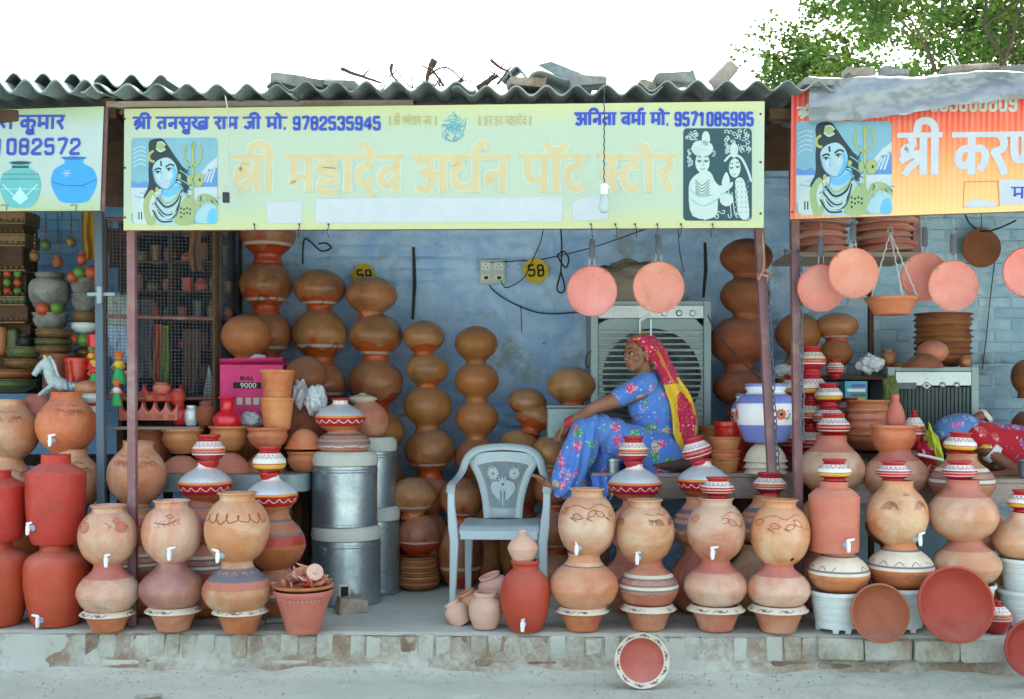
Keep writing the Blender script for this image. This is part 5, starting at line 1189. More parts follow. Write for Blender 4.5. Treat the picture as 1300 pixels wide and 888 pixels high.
stack('pile behind the rose cylinder pot', 6.55, [I_('painted', 1058, 525, 560, 42, 'red pot with white patterned band', paint='redw', name='painted_pot', cat='painted pot'), I_('squat', 1055, 553, 626, 83, 'large pale pot with pink neck', paint='pinkneck'), I_('squat', 1048, 622, 690, 72, 'plain brown pot', m='orange'), I_('squat', 1046, 686, 0, 72, 'dim clay pot', m='pinkclay')], G2, zb=0)
stack('pile under the terracotta bottle', 6.5, [I_('bottle', 1137, 501, 544, 23, 'slim rose clay bottle', m='rose', name='clay_bottle', cat='bottle'), I_('bowl', 1134, 540, 577, 58, 'orange clay bowl', m='orange', name='clay_bowl', cat='bowl'), I_('squat', 1137, 566, 632, 82, 'large pale pot with pink neck', paint='pinkneck'), I_('squat', 1136, 630, 694, 74, 'brown pot', m='orange'), I_('squat', 1136, 690, 0, 74, 'dim clay pot', m='orange')], G2, zb=0)
stack('pile in front of the lying figure', 6.3, [I_('painted', 1218, 549, 582, 40, 'white and blue painted pot', paint='redy', name='painted_pot', cat='painted pot', tilt=(0, .05)), I_('squat', 1221, 576, 640, 80, 'pot with dark and white stripes', paint='stripe'), I_('squat', 1240, 636, 700, 82, 'brown buff pot', m='buff'), I_('squat', 1238, 696, 0, 78, 'dim clay pot', m='orange')], G2, zb=0)
pot('painted_pot', 'lidpot', 1266, 770, 812, 36, 5.93, 'rpaint', 'small red lidded pot with white band between the big dish and right planters', 'painted pot', None, 0.0, paint='red')

# back wall: towers of upturned pots
G3 = 'towers of upturned clay pots against the blue wall'
def back(where, D, L, m='stack', zb=None):
    its = []
    for i, q in enumerate(L):
        cx, yt, yb, w, look = q[:5]; its.append(I_('inv' if len(q) < 6 else q[5], cx, yt, yb+ (3 if i < len(L)-1 else 0), w, look, m=q[6] if len(q) > 6 else m, name='clay_pot'))
    stack(where, D, its, G3, zb=zb)
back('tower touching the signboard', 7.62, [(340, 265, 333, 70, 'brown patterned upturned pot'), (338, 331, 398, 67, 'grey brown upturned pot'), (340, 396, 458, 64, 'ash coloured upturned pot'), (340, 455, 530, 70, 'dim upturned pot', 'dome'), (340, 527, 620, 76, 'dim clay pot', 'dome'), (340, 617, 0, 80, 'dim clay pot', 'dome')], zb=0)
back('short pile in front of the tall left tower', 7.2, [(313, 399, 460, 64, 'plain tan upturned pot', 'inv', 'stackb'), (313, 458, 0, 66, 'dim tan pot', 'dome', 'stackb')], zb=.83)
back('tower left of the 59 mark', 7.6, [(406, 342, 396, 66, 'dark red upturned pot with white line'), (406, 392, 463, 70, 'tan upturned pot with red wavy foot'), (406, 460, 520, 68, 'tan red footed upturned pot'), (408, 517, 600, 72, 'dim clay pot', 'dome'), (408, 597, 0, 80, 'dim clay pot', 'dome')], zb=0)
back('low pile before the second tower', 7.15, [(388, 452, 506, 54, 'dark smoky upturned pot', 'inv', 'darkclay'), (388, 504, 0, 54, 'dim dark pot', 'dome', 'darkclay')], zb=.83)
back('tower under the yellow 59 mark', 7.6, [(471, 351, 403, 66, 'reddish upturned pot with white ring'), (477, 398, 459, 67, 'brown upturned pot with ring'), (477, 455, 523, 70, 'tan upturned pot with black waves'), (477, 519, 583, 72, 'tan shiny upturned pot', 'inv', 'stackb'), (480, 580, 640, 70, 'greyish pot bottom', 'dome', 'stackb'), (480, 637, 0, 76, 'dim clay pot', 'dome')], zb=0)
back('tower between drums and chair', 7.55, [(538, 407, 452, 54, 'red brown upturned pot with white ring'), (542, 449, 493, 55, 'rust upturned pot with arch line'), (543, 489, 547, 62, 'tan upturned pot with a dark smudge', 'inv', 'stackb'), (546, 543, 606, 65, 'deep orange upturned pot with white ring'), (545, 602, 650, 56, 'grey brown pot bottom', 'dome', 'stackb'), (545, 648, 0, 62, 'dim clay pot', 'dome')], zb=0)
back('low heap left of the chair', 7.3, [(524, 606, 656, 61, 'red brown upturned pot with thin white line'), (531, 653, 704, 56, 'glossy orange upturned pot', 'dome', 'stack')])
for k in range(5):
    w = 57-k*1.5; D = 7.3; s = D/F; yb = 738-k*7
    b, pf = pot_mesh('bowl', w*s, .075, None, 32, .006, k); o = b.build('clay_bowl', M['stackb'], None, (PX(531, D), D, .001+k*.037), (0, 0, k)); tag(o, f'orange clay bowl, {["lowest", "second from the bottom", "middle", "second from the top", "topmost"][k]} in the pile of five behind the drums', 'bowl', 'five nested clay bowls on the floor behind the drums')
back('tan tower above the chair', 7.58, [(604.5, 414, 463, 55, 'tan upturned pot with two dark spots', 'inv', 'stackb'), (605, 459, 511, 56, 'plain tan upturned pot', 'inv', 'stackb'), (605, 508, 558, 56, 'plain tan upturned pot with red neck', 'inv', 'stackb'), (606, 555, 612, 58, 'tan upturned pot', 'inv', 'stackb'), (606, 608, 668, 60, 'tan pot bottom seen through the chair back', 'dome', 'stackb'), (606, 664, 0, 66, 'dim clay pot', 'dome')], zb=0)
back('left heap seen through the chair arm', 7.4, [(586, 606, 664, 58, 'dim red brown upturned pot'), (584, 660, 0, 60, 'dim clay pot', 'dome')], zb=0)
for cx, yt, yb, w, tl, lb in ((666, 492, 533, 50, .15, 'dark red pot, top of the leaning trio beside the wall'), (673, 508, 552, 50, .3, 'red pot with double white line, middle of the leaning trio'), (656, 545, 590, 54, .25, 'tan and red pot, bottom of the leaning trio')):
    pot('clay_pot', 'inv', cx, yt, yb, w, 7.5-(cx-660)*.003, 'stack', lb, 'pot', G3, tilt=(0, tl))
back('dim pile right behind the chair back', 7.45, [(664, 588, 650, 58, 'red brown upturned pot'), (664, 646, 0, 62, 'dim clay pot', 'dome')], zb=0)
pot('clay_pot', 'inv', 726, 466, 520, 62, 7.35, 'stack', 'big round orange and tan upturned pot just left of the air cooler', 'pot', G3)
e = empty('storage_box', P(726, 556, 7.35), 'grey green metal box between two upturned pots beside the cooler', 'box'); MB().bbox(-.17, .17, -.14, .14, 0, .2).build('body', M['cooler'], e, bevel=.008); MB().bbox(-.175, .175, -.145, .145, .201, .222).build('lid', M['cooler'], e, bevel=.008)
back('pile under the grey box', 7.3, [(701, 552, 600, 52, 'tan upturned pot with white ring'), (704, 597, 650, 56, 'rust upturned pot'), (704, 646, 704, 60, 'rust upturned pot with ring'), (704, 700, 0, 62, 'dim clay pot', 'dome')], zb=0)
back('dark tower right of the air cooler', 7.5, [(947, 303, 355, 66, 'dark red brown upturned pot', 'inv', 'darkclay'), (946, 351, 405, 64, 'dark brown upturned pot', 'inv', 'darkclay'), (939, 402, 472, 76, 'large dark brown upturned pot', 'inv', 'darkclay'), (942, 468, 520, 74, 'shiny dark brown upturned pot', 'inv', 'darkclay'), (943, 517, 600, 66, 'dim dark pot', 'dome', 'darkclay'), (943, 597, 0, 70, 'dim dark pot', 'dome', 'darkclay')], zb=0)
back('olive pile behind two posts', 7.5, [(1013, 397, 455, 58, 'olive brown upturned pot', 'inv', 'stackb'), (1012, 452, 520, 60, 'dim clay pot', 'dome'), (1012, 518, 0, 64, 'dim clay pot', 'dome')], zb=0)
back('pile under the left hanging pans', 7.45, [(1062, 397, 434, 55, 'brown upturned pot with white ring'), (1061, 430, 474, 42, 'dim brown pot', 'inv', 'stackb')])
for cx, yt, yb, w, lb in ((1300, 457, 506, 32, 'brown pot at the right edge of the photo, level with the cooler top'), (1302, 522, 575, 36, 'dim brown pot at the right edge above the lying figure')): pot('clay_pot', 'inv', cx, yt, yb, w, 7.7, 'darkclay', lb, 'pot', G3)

# ware on the left tray bench (top .815)
Dt = 6.85
def on(name, kind, cx, yt, yb, w, m, lb, cat, D=Dt, z=None, **k): return pot(name, kind, cx, yt, yb, w, D, m, lb, cat, k.pop('group', None), z=z, **k)
G4 = 'bowls set out on the grey tray bench'
on('clay_bowl', 'bowl', 232, 545, 576, 52, 'orange', 'orange bowl upright on an upturned pink bowl, left on the tray bench', 'bowl', group=G4); on('clay_bowl', 'ibowl', 231, 570, 592, 54, 'rose', 'upturned pink bowl at the left end of the tray bench', 'bowl', z=.816, group=G4)
on('clay_bowl', 'bowl', 291, 541, 572, 51, 'orange', 'orange bowl carrying the red vase', 'bowl', group=G4); on('clay_bowl', 'ibowl', 291, 566, 592, 58, 'rose', 'upturned pink bowl under the bowl with the red vase', 'bowl', z=.816, group=G4)
on('clay_bowl', 'bowl', 340, 543, 570, 53, 'orange', 'orange bowl under the two stacked terracotta planters', 'bowl', D=6.75, group=G4); on('clay_bowl', 'ibowl', 338, 566, 592, 56, 'orange', 'upturned orange bowl right of the red painted pot', 'bowl', D=6.95, z=.816, group=G4)
on('clay_bowl', 'bowl', 386, 566, 592, 44, 'orange', 'deep orange bowl at the rounded end of the tray bench', 'bowl', z=.816, group=G4); on('clay_bowl', 'ibowl', 386, 544, 570, 50, 'orange', 'orange bowl turned over on the deep bowl at the tray end', 'bowl', group=G4)
on('clay_pot', 'pot2', 192, 538, 592, 48, 'orange', 'tan clay jar standing behind the red oxide post', 'jar', D=7.1, z=.816)
on('red_vase', 'vase', 289, 504, 543, 36, 'redpl', 'shiny bright red vase standing in an orange bowl', 'vase')
on('terracotta_planter', 'planter', 352, 505, 545, 42, 'orange', 'lower of two terracotta planters stacked beside the pink carton', 'planter', D=6.8); on('terracotta_planter', 'planter', 352, 470, 508, 43, 'orange', 'upper terracotta planter beside the pink carton', 'planter', D=6.8)
# terracotta planters, flower jar and bowls on the right of the woman's bench
for k, (yt, yb) in enumerate(((555, 583), (575, 600), (583, 604))):
    on('terracotta_planter', 'planter', 921, (555, 571, 586)[k], (574, 590, 604)[k], 39-k*.8, 'orange', ('topmost', 'middle', 'lowest')[k]+' of three nested terracotta planters beside the flowered jar', 'planter', D=6.85, z=(None, None, ZB)[k], group='three nested terracotta planters on the bench')
PAINT['jar'] = ([M['bluejar'] if 'bluejar' in M else plain('periwinkle_paint', (.20, .24, .62), .25, coat=.4, dirt=.1), plain('jar_white', (.80, .82, .88), .25, coat=.4, dirt=.1), plain('petal_orange', (.75, .12, .03), .4), plain('leaf_green', (.03, .30, .09), .4), M['black']], [(.30, .66, 1), (.82, .94, 1)], 'flowers')
_dec2 = decorate
def decorate(wr, style, w, h, rnd):
    if style != 'flowers': return _dec2(wr, style, w, h, rnd)
    z = .48*h; r = rad_at(wr.p, z); U = 2*PI*r
    for k in range(7):
        u = U*k/7+.055
        for a in range(9): t = a*2*PI/9; wr.fill(u+.024*math.cos(t), z+.024*math.sin(t), .011, .011, 2, 7, r)
        wr.fill(u, z, .011, .011, 4, 8, r, .0008)
        for s_ in (-1, 1):
            wr.line([(u+s_*.03, z-.02), (u+s_*.045, z-.028), (u+s_*.06, z-.015)], .009, 3, r)
            for j in range(4): wr.line([(u+s_*(.035+.006*j), z+.005+.004*j), (u+s_*(.045+.008*j), z+.02+.003*j)], .003, 0, r, False)
        wr.line([(u+.065, z-.02), (u+.058, z-.005), (u+.068, z+.006), (u+.075, z-.005)], .004, 4, r)
pot('flower_jar', 'jar', 972, 487, 562, 75, 6.75, 'white', 'periwinkle blue and white jar painted with orange flowers behind the leaning post', 'jar', None, paint='jar', n=44)
pot('flower_jar', 'jar', 948, 500, 556, 40, 7.1, 'white', 'second blue and white flowered jar half hidden behind the large one', 'jar', None, paint='jar')
for k in range(3): pot('white_bowl', 'ibowl', 972, (559, 573, 583)[k], (586, 594, 603)[k], 56-k*.5, 6.75, 'cream', ('topmost', 'middle', 'lowest')[k]+' of three upturned white bowls under the flowered jar', 'bowl', 'three upturned white bowls under the flowered jar', z=(None, None, ZB)[k])
pot('plastic_pot', 'planter', 928, 542, 604, 40, 7.05, 'redpl', 'bright red plastic flower pot behind the terracotta planters', 'flower pot', None, ZB)
pot('terracotta_planter', 'planter', 905, 550, 604, 36, 7.3, 'orange', 'dim terracotta planter at the edge of the air cooler', 'planter', None, ZB)
# right shop: bowls and red painted tower
Db = 6.9
for k in range(5):
    yt, yb = 508+k*11, 538+k*11 if k < 4 else 572; kk = ['orange', 'pinkclay', 'rose', 'orange', 'darkclay'][k]
    pot('clay_bowl', 'bowl', 1101, yt, min(572, yt+30), 54-k*.6, Db, kk, ORD[k]+' of the nested wide bowls left of the rose bottle' if k < 4 else 'lowest of the nested wide bowls left of the rose bottle', 'bowl', 'nested wide bowls left of the rose bottle')
GR = 'red painted festival pots in the right shop'
red = [(1030, 440, 478, 36, 'red'), (1030, 474, 512, 40, 'redy'), (1030, 508, 546, 40, 'red'), (1030, 542, 582, 40, 'redw'), (1030, 578, 616, 40, 'red')]
stack('tower at the straight steel post', 7.0, [I_('painted', cx, yt, yb, w, ('red pot with yellow dots', 'red pot with white zigzag', 'red pot with wide white band', 'red pot with pink band', 'dim red pot')[i], paint=p, name='painted_pot', cat='painted pot') for i, (cx, yt, yb, w, p) in enumerate(red)], GR)
stack('short tower behind the pale pot', 6.85, [I_('painted', 1052, 487, 518, 35, 'red pot with gold band', paint='redy', name='painted_pot', cat='painted pot'), I_('painted', 1052, 514, 548, 40, 'red pot with white band', paint='red', name='painted_pot', cat='painted pot')], GR)
stack('pile left of the steel post', 7.15, [I_('painted', 1008, 476, 510, 34, 'red pot with orange band', paint='redy', name='painted_pot', cat='painted pot'), I_('painted', 1008, 506, 545, 38, 'dim red pot', paint='red', name='painted_pot', cat='painted pot'), I_('painted', 1008, 541, 580, 38, 'dim red painted pot', paint='redw', name='painted_pot', cat='painted pot')], GR)
for cx, yt, yb, w, D, p, lb in ((1060, 457, 481, 24, 7.2, 'redw', 'tiny striped pot standing on the shelf under the brown pots'), (1078, 505, 535, 30, 7.1, 'red', 'small red painted pot half behind the nested bowls')): pot('painted_pot', 'painted', cx, yt, yb, w, D, 'red', lb, 'painted pot', GR, paint=p)
pot('painted_pot', 'lidpot', 1160, 520, 572, 30, 6.9, 'red', 'red lidded pot with white zigzag right of the rose bottle', 'painted pot', GR, paint='red')
# dark bowls on the second cooler and odd pots on the shelf
for k in range(8):
    D = 7.55; yb = 466-k*7.2; pot('dark_bowl', 'bowl', 1197, yb-17, yb, 72-(k % 3)*1.5, D, 'darkclay' if k % 3 else 'stackb', ('lowest', 'second from the bottom', 'third from the bottom', 'fourth from the bottom', 'fifth from the bottom', 'third from the top', 'second from the top', 'topmost')[k]+' of the dark red bowls on the right cooler', 'bowl', 'dark red bowls stacked on the right cooler')
pot('clay_pot', 'inv', 1184, 432, 466, 38, 7.3, 'rose', 'dusky pink upturned pot before the dark bowls on the right cooler', 'pot'); pot('clay_pot', 'ibowl', 1172, 450, 467, 52, 7.2, 'darkclay', 'flat dark upturned bowl on the right cooler', 'bowl')
pot('clay_pot', 'jar', 1128, 444, 468, 20, 7.4, 'stack', 'small burnt orange jar between the shelf and the right cooler', 'jar'); pot('clay_pot', 'dome', 1145, 460, 470, 24, 7.3, 'stackb', 'low brown upturned cup on the left corner of the right cooler', 'cup'); pot('clay_pot', 'jar', 1226, 452, 467, 16, 7.3, 'stack', 'small orange cup at the right end of the right cooler top', 'cup')
for cx, yt, yb, w, D, m, lb in ((436, 506, 560, 50, 6.95, 'pinkclay', 'pink pot with white lid on the rear drum'),): pass
# ================================================================ OTHER THINGS
# ---- clay griddle pans hung under the boards
def pan(cx, cy, rpx, D, label, grip_top, yaw=0.0):
    s = D/F; r = rpx*s; e = empty('hanging_pan', P(cx, cy, D), label, 'pan', 'round clay griddle pans hanging under the signboards', (0, 0, yaw))
    b = MB(); Rx = Matrix.Rotation(PI/2, 4, 'X')
    b.lathe([(0, -.034), (r*.75, -.026), (r*.97, -.004), (r, .006), (r*.985, .010), (r*.95, .006), (r*.80, -.008), (r*.5, -.017), (0, -.020)], 48, 0, Rx, .004, cx)
    b.build('dish', M['pan'], e); MB().tube([((r+.001)*math.cos(t*PI/24), -.005, (r+.001)*math.sin(t*PI/24)) for t in range(49)], .0045, 6, caps=False).build('rim', M['rose'], e)
    for a in (50, 130, 230, 310):
        c = MB(); c.ball((r*.93*math.cos(R(a+4)), -.012, r*.93*math.sin(R(a+4))), .0055, 0, 8); c.build('rivet', M['wire'], e)
    zt = (cy-grip_top)*s; b = MB()
    for x in (-.013, .013): b.tube([(x*1.5, 0, r-.012), (x, -.004, r+.03), (x*.8, 0, zt-.07)], .0028, 6)
    b.build('wire_stem', M['wire'], e)
    b = MB(); b.tube([(0, 0, zt-.135+.0), (0, 0, zt-.12), (0, 0, zt-.04), (0, 0, zt-.02)], [.014, .018, .017, .012], 10, flat=.6); b.build('grip', M['grip'], e)
    b = MB(); b.tube([(.009*math.cos(t), 0, zt-.012+.014*math.sin(t)) for t in [k*PI/6 for k in range(-1, 8)]], .003, 6); b.tube([(0, 0, zt-.0), (.003, 0, zt+.03), (0, 0, zt+.06)], .0022, 5); b.build('hook', M['wire'], e)
    return e
for cx, cy, r, D, gt, lb in ((751.5, 370, 31, 6.05, 299, 'pink clay pan hanging left above the air cooler corner'), (836, 365, 31.5, 6.0, 294, 'pink clay pan hanging above the woman, right of its twin'),
    (1042, 366, 29, 6.15, 296, 'pan beside the straight steel post, partly behind its neighbour'), (1083, 347, 31, 6.05, 277, 'higher pan overlapping the one beside the steel post'),
    (1174, 352, 30, 6.2, 284, 'pan right of the hanging planter, mostly behind another pan'), (1210, 363, 31, 6.1, 293, 'pan overlapping the rear pan right of the hanging planter'), (1304, 346, 31, 6.0, 278, 'pan cut off by the right edge of the photo')): pan(cx, cy, r, D, lb, gt)
e = empty('round_griddle', P(1246, 315, 7.95), 'dark brown round clay griddle hung flat on the right wall', 'griddle'); MB().lathe([(0, -.02), (.12, -.015), (.144, .0), (.14, .01), (.1, .0), (0, -.004)], 40, 0, Matrix.Rotation(PI/2, 4, 'X')).build('plate', M['darkclay'], e)
MB().tube([(0, 0, .14), (.003, .01, .30), (0, .02, .5)], .003, 5).build('hanging_wire', M['cable'], e)
# hanging planter on three cords
D = 6.2; s = D/F; e = empty('hanging_planter', P(1132, 400, D), 'orange clay planter hanging by three pale cords between the pans', 'planter')
b = MB(); b.lathe([(0, 0), (.095, 0), (.10, .006), (.138, .075), (.147, .082), (.147, .098), (.138, .10), (.13, .085), (.09, .014), (0, .012)], 44, 0, None, .004); b.build('bowl', M['orange'], e)
top = Vector(((1130-1132)*s, 0, (400-296)*s))
for a in (200, 275, 345):
    q0 = Vector((.142*math.cos(R(a)), .142*math.sin(R(a)), .09)); pts = []
    for k in range(21): t = k/20; p = q0.lerp(top, t); pts.append(p+Vector((.003*math.sin(k*2.2), .003*math.cos(k*2.2), 0)))
    MB().tube(pts, .0042, 5).build('cord', plain('pale_cord', (.5, .56, .58), .7) if a == 200 else bpy.data.materials['pale_cord'], e)
b = MB(); b.tube([top+Vector((.014*math.cos(t*PI/6), 0, .016+.018*math.sin(t*PI/6))) for t in range(13)], .0032, 6); b.tube([top, top+Vector((0, 0, -.03))], [.008, .012], 8); b.build('ring', M['wire'], e)

# ---- evaporative air coolers
def cooler(x0, x1, y0, y1, D, depth, label, kind):
    s = D/F; W = (x1-x0)*s; H = (y1-y0)*s; e = empty('air_cooler', P((x0+x1)/2, y1, D), label, 'air cooler'); w = W/2
    q = lambda px, py: ((px-(x0+x1)/2)*s, (y1-py)*s)
    fr = [(-w, -w+.05, 0, H), (w-.05, w, 0, H), (-w+.05, w-.05, H-.03, H), (-w+.05, w-.05, 0, .04)]
    for a in fr: MB().bbox(a[0], a[1], 0, .05, a[2], a[3]).build('frame_bar', M['cooler'], e, bevel=.004)
    b = MB(); b.bbox(-w+.002, w-.002, .052, depth, .0, H-.002); b.v  # casing shell
    me = MB()
    for a in ((-w+.002, -w+.012, .051, depth, .0, H-.003), (w-.012, w-.002, .051, depth, 0, H-.003), (-w+.013, w-.013, depth-.01, depth, 0, H-.003), (-w+.013, w-.013, .051, depth-.011, H-.014, H-.004)): me.bbox(*a)
    me.build('casing', M['cooler'], e)
    return e, q, w, H, s
e, q, w, H, s = cooler(750, 903, 382, 575, 7.30, .5, 'grey metal air cooler with round fan opening behind the woman', 0)
b = MB(); b.bbox(-w+.052, w-.052, -.004, .03, H-.118, H-.032); b.build('control_panel', M['coolerl'], e, bevel=.003)
b = MB(); x0, z0 = q(777, 403); x1, z1 = q(811, 392); b.bbox(x0, x1, -.009, -.0045, z0, z1); b.build('name_plate', M['wire'], e)
for px in (843, 862, 879): x, z = q(px, 398); MB().lathe([(.02, 0), (.022, .006), (.015, .016), (0, .018)], 18, 0, Matrix.Translation((x, -.004, z)) @ Matrix.Rotation(PI/2, 4, 'X')).build('knob', M['coolerl'] if px != 862 else M['wire'], e)
x0, z0 = q(813, 408); b = MB(); b.box((x0+.03, -.012, z0+.025), (.075, .004, .02), rot=Matrix.Rotation(-.6, 3, 'Y')); b.build('sticker', M['wire'], e)
# fan shroud: plate with a round hole
cx, cz = q(828, 480); Rf = 63*s; n = 40; xa, xb, za, zb = -w+.051, w-.051, .041, H-.12; b = MB()
for k in range(n):
    a0, a1 = 2*PI*k/n, 2*PI*(k+1)/n
    def far(a):
        c, s_ = math.cos(a), math.sin(a); t = 9
        if c > 1e-6: t = min(t, (xb-cx)/c)
        if c < -1e-6: t = min(t, (xa-cx)/c)
        if s_ > 1e-6: t = min(t, (zb-cz)/s_)
        if s_ < -1e-6: t = min(t, (za-cz)/s_)
        return (cx+c*max(t, Rf+.002), cz+s_*max(t, Rf+.002))
    p0 = (cx+Rf*math.cos(a0), cz+Rf*math.sin(a0)); p1 = (cx+Rf*math.cos(a1), cz+Rf*math.sin(a1)); f0, f1 = far(a0), far(a1)
    b.add([(p0[0], .02, p0[1]), (p1[0], .02, p1[1]), (f1[0], .02, f1[1]), (f0[0], .02, f0[1]), (p0[0], .12, p0[1]), (p1[0], .12, p1[1])], [(0, 1, 2, 3), (0, 4, 5, 1)])
b.build('fan_shroud', M['cooler'], e, angle=30)
MB().lathe([(.05, 0), (.05, -.05), (.03, -.07), (0, -.072)], 20, 0, Matrix.Translation((cx, .2, cz)) @ Matrix.Rotation(-PI/2, 4, 'X')).build('motor_hub', M['grip'], e)
for k in range(4):
    a = k*PI/2+.5; pts = []; b = MB()
    vs = [(cx+math.cos(a+da)*r_, .2+dy, cz+math.sin(a+da)*r_) for r_, da, dy in ((.05, -.3, 0), (.24, -.38, -.02), (.26, .1, .03), (.24, .38, .06), (.05, .3, .03))]
    b.add(vs, [(0, 1, 2, 3, 4)]); bl = b.build('fan_blade', M['cooler'], e); so_ = bl.modifiers.new('t', 'SOLIDIFY'); so_.thickness = .003
for k, py in enumerate([422+k*7.6 for k in range(20)]):
    x, z = q(828, py)
    if z < .05: break
    MB().box((0, -.004, z), (2*w-.11, .003, .012 if k % 3 else .016), rot=Matrix.Rotation(.5, 3, 'X')).build('louver', M['coolerl'], e)
for px in (812, 826): x, z = q(px, 0); MB().bbox(x-.006, x+.006, -.016, -.011, .05, H-.125).build('louver_stay', M['coolerl'], e)
e2, q, w, H, s = cooler(1127, 1243, 466, 575, 7.22, .55, 'second grey air cooler with long vertical slats and diamond emblem in the right shop', 1)
b = MB(); b.bbox(-w+.052, w-.052, -.004, .02, H-.125, H-.032); b.build('control_panel', M['coolerl'], e2, bevel=.003)
b = MB(); x0, z0 = q(1133, 494); x1, z1 = q(1163, 486); b.bbox(x0, x1, -.008, -.0045, z0, z1); b.build('name_plate', M['grip'], e2)
for a, m_ in ((.05, 'grip'), (.036, 'coolerl'), (.022, 'grip')): x, z = q(1176, 490); b = MB(); dy = (.05-a)*.1; b.add([(x-a*.8, -.006-dy, z), (x, -.006-dy, z+a*.55), (x+a*.8, -.006-dy, z), (x, -.006-dy, z-a*.55)], [(0, 3, 2, 1)]); b.build('diamond_emblem', M[m_], e2)
for px in (1196, 1214): x, z = q(px, 489); MB().lathe([(.018, 0), (.02, .006), (.012, .014), (0, .016)], 16, 0, Matrix.Translation((x, -.004, z)) @ Matrix.Rotation(PI/2, 4, 'X')).build('knob', M['wire'], e2)
for k in range(19): x = -w+.07+k*(2*w-.14)/18; MB().box((x, .01, (H-.13+.04)/2), (.003, .018, H-.18), rot=Matrix.Rotation(.6, 3, 'Z')).build('slat', M['cooler'], e2)
MB().bbox(-w+.05, w-.05, .2, .21, .04, H-.13).build('pad', M['wooddark'], e2)
# shelf table under coolers
for x0, x1, yt, lb in ((742, 905, 576, 'rough stand under the air cooler behind the woman'), (1040, 1262, 576, 'rough stand under the second air cooler and bowls')):
    D = 7.25; zt = PZ(yt, D)-.002; e = empty('stand', ((PX(x0, D)+PX(x1, D))/2, D+.2, 0), lb, 'stand'); W = PX(x1, D)-PX(x0, D)
    MB().bbox(-W/2, W/2, -.25, .4, zt-.035, zt).build('top', M['wooddark'], e, bevel=.004)
    for sx in (-1, 1):
        for y in (-.2, .35): MB().bbox(sx*(W/2-.04)-.025, sx*(W/2-.04)+.025, y-.025, y+.025, 0, zt-.036).build('leg', M['wooddark'], e)
# wall shelf at the brown pots, and the high shelf with stacked pale basins
e = empty('wall_shelf', P(1086, 478, 7.5), 'dark plank shelf under the brown pots beside the right cooler', 'shelf'); MB().bbox(-.30, .21, -.25, .35, -.03, 0).build('plank', M['wooddark'], e, bevel=.004)
for x in (-.26, .17): MB().bbox(x-.02, x+.02, -.02, .02, -.55, -.031).build('leg', M['wooddark'], e)
e = empty('high_shelf', P(1080, 324, 6.9), 'high plank shelf under the signboard stacked with pale pink basins', 'shelf'); MB().bbox(-.42, .38, -.15, .35, -.03, 0).build('plank', M['wood'], e, bevel=.003)
for x in (-.3, .3): MB().bbox(x-.015, x+.015, .0, .03, .001, .6).build('hanger', M['postred'], e)
for (cx, n_, w) in ((1046, 6, 70), (1123, 6, 80)):
    for k in range(n_):
        yb = 323-k*9.5; tl = (random.uniform(-.06, .06), random.uniform(-.10, .10))
        pot('clay_basin', 'ibowl', cx+random.uniform(-5, 5), yb-15, yb, w+random.uniform(-5, 4), 6.9, 'pan' if k % 2 else 'paleclay', f"{'left' if cx < 1100 else 'right'} pile of pale basins on the high shelf, {['lowest', 'second up', 'third up', 'fourth up', 'fifth up', 'topmost'][k]}", 'basin', 'pale basins piled on the high shelf', tilt=tl, n=36)
# wrapped bundle on the first cooler
e = empty('sack', P(800, 384, 7.4), 'crumpled brown cloth sack lying on top of the air cooler', 'sack'); bm = bmesh.new(); bmesh.ops.create_icosphere(bm, subdivisions=5, radius=1)
for v in bm.verts:
    d = 1+.16*noise.noise(v.co*2.2)+.07*noise.noise(v.co*6); v.co = Vector((v.co.x*.27*d, v.co.y*.15*d, max(0, .13+v.co.z*.15*d)))
    v.co.z += .05*max(0, noise.noise(Vector((v.co.x*7, 2, 1))))
me = bpy.data.meshes.new('cloth'); bm.to_mesh(me); bm.free(); me.materials.append(plain('brown_sacking', (.20, .17, .13), .9, bmp=.6, sc_=30)); [setattr(p, 'use_smooth', True) for p in me.polygons]
o = bpy.data.objects.new('cloth', me); link(o); o.parent = e

# ---- plastic garden chair
D0, D1 = 6.72, 7.14                            # front and rear of the seat
e = empty('plastic_chair', (PX(636, 6.93), 6.93, 0), 'light blue plastic armchair with patterned back, standing empty beside the seated woman', 'chair', None, (0, 0, R(-3)))
def cp(px, py, D): return P(px, py, D)-e.location
zs = PZ(668, D0); hw = .25
b = MB(); nx, ny = 12, 12; vs = []             # seat, dished
for lay in (0, 1):
    for j in range(ny+1):
        for i in range(nx+1):
            x = (-1+2*i/nx)*hw*(1-.08*j/ny); y = -.21+.42*j/ny; z = zs-.012*(1-(x/hw)**2)+.01*(j/ny)-.03*max(0, 1-j/2.)**2-(.022 if lay else 0)
            vs.append((x, y, z))
L = (nx+1)*(ny+1); fs = []
for j in range(ny):
    for i in range(nx): a = j*(nx+1)+i; fs += [(a, a+1, a+nx+2, a+nx+1), (L+a, L+a+nx+1, L+a+nx+2, L+a+1)]
for i in range(nx): fs += [(i, L+i, L+i+1, i+1)]; a = ny*(nx+1)+i; fs += [(a, a+1, L+a+1, L+a)]
for j in range(ny): a = j*(nx+1); fs += [(a, a+nx+1, L+a+nx+1, L+a)]; a += nx; fs += [(a, L+a, L+a+nx+1, a+nx+1)]
b.add(vs, fs); b.bbox(-hw+.01, hw-.01, -.222, -.205, zs-.085, zs-.03); b.build('seat', M['chair'], e, bevel=.004)
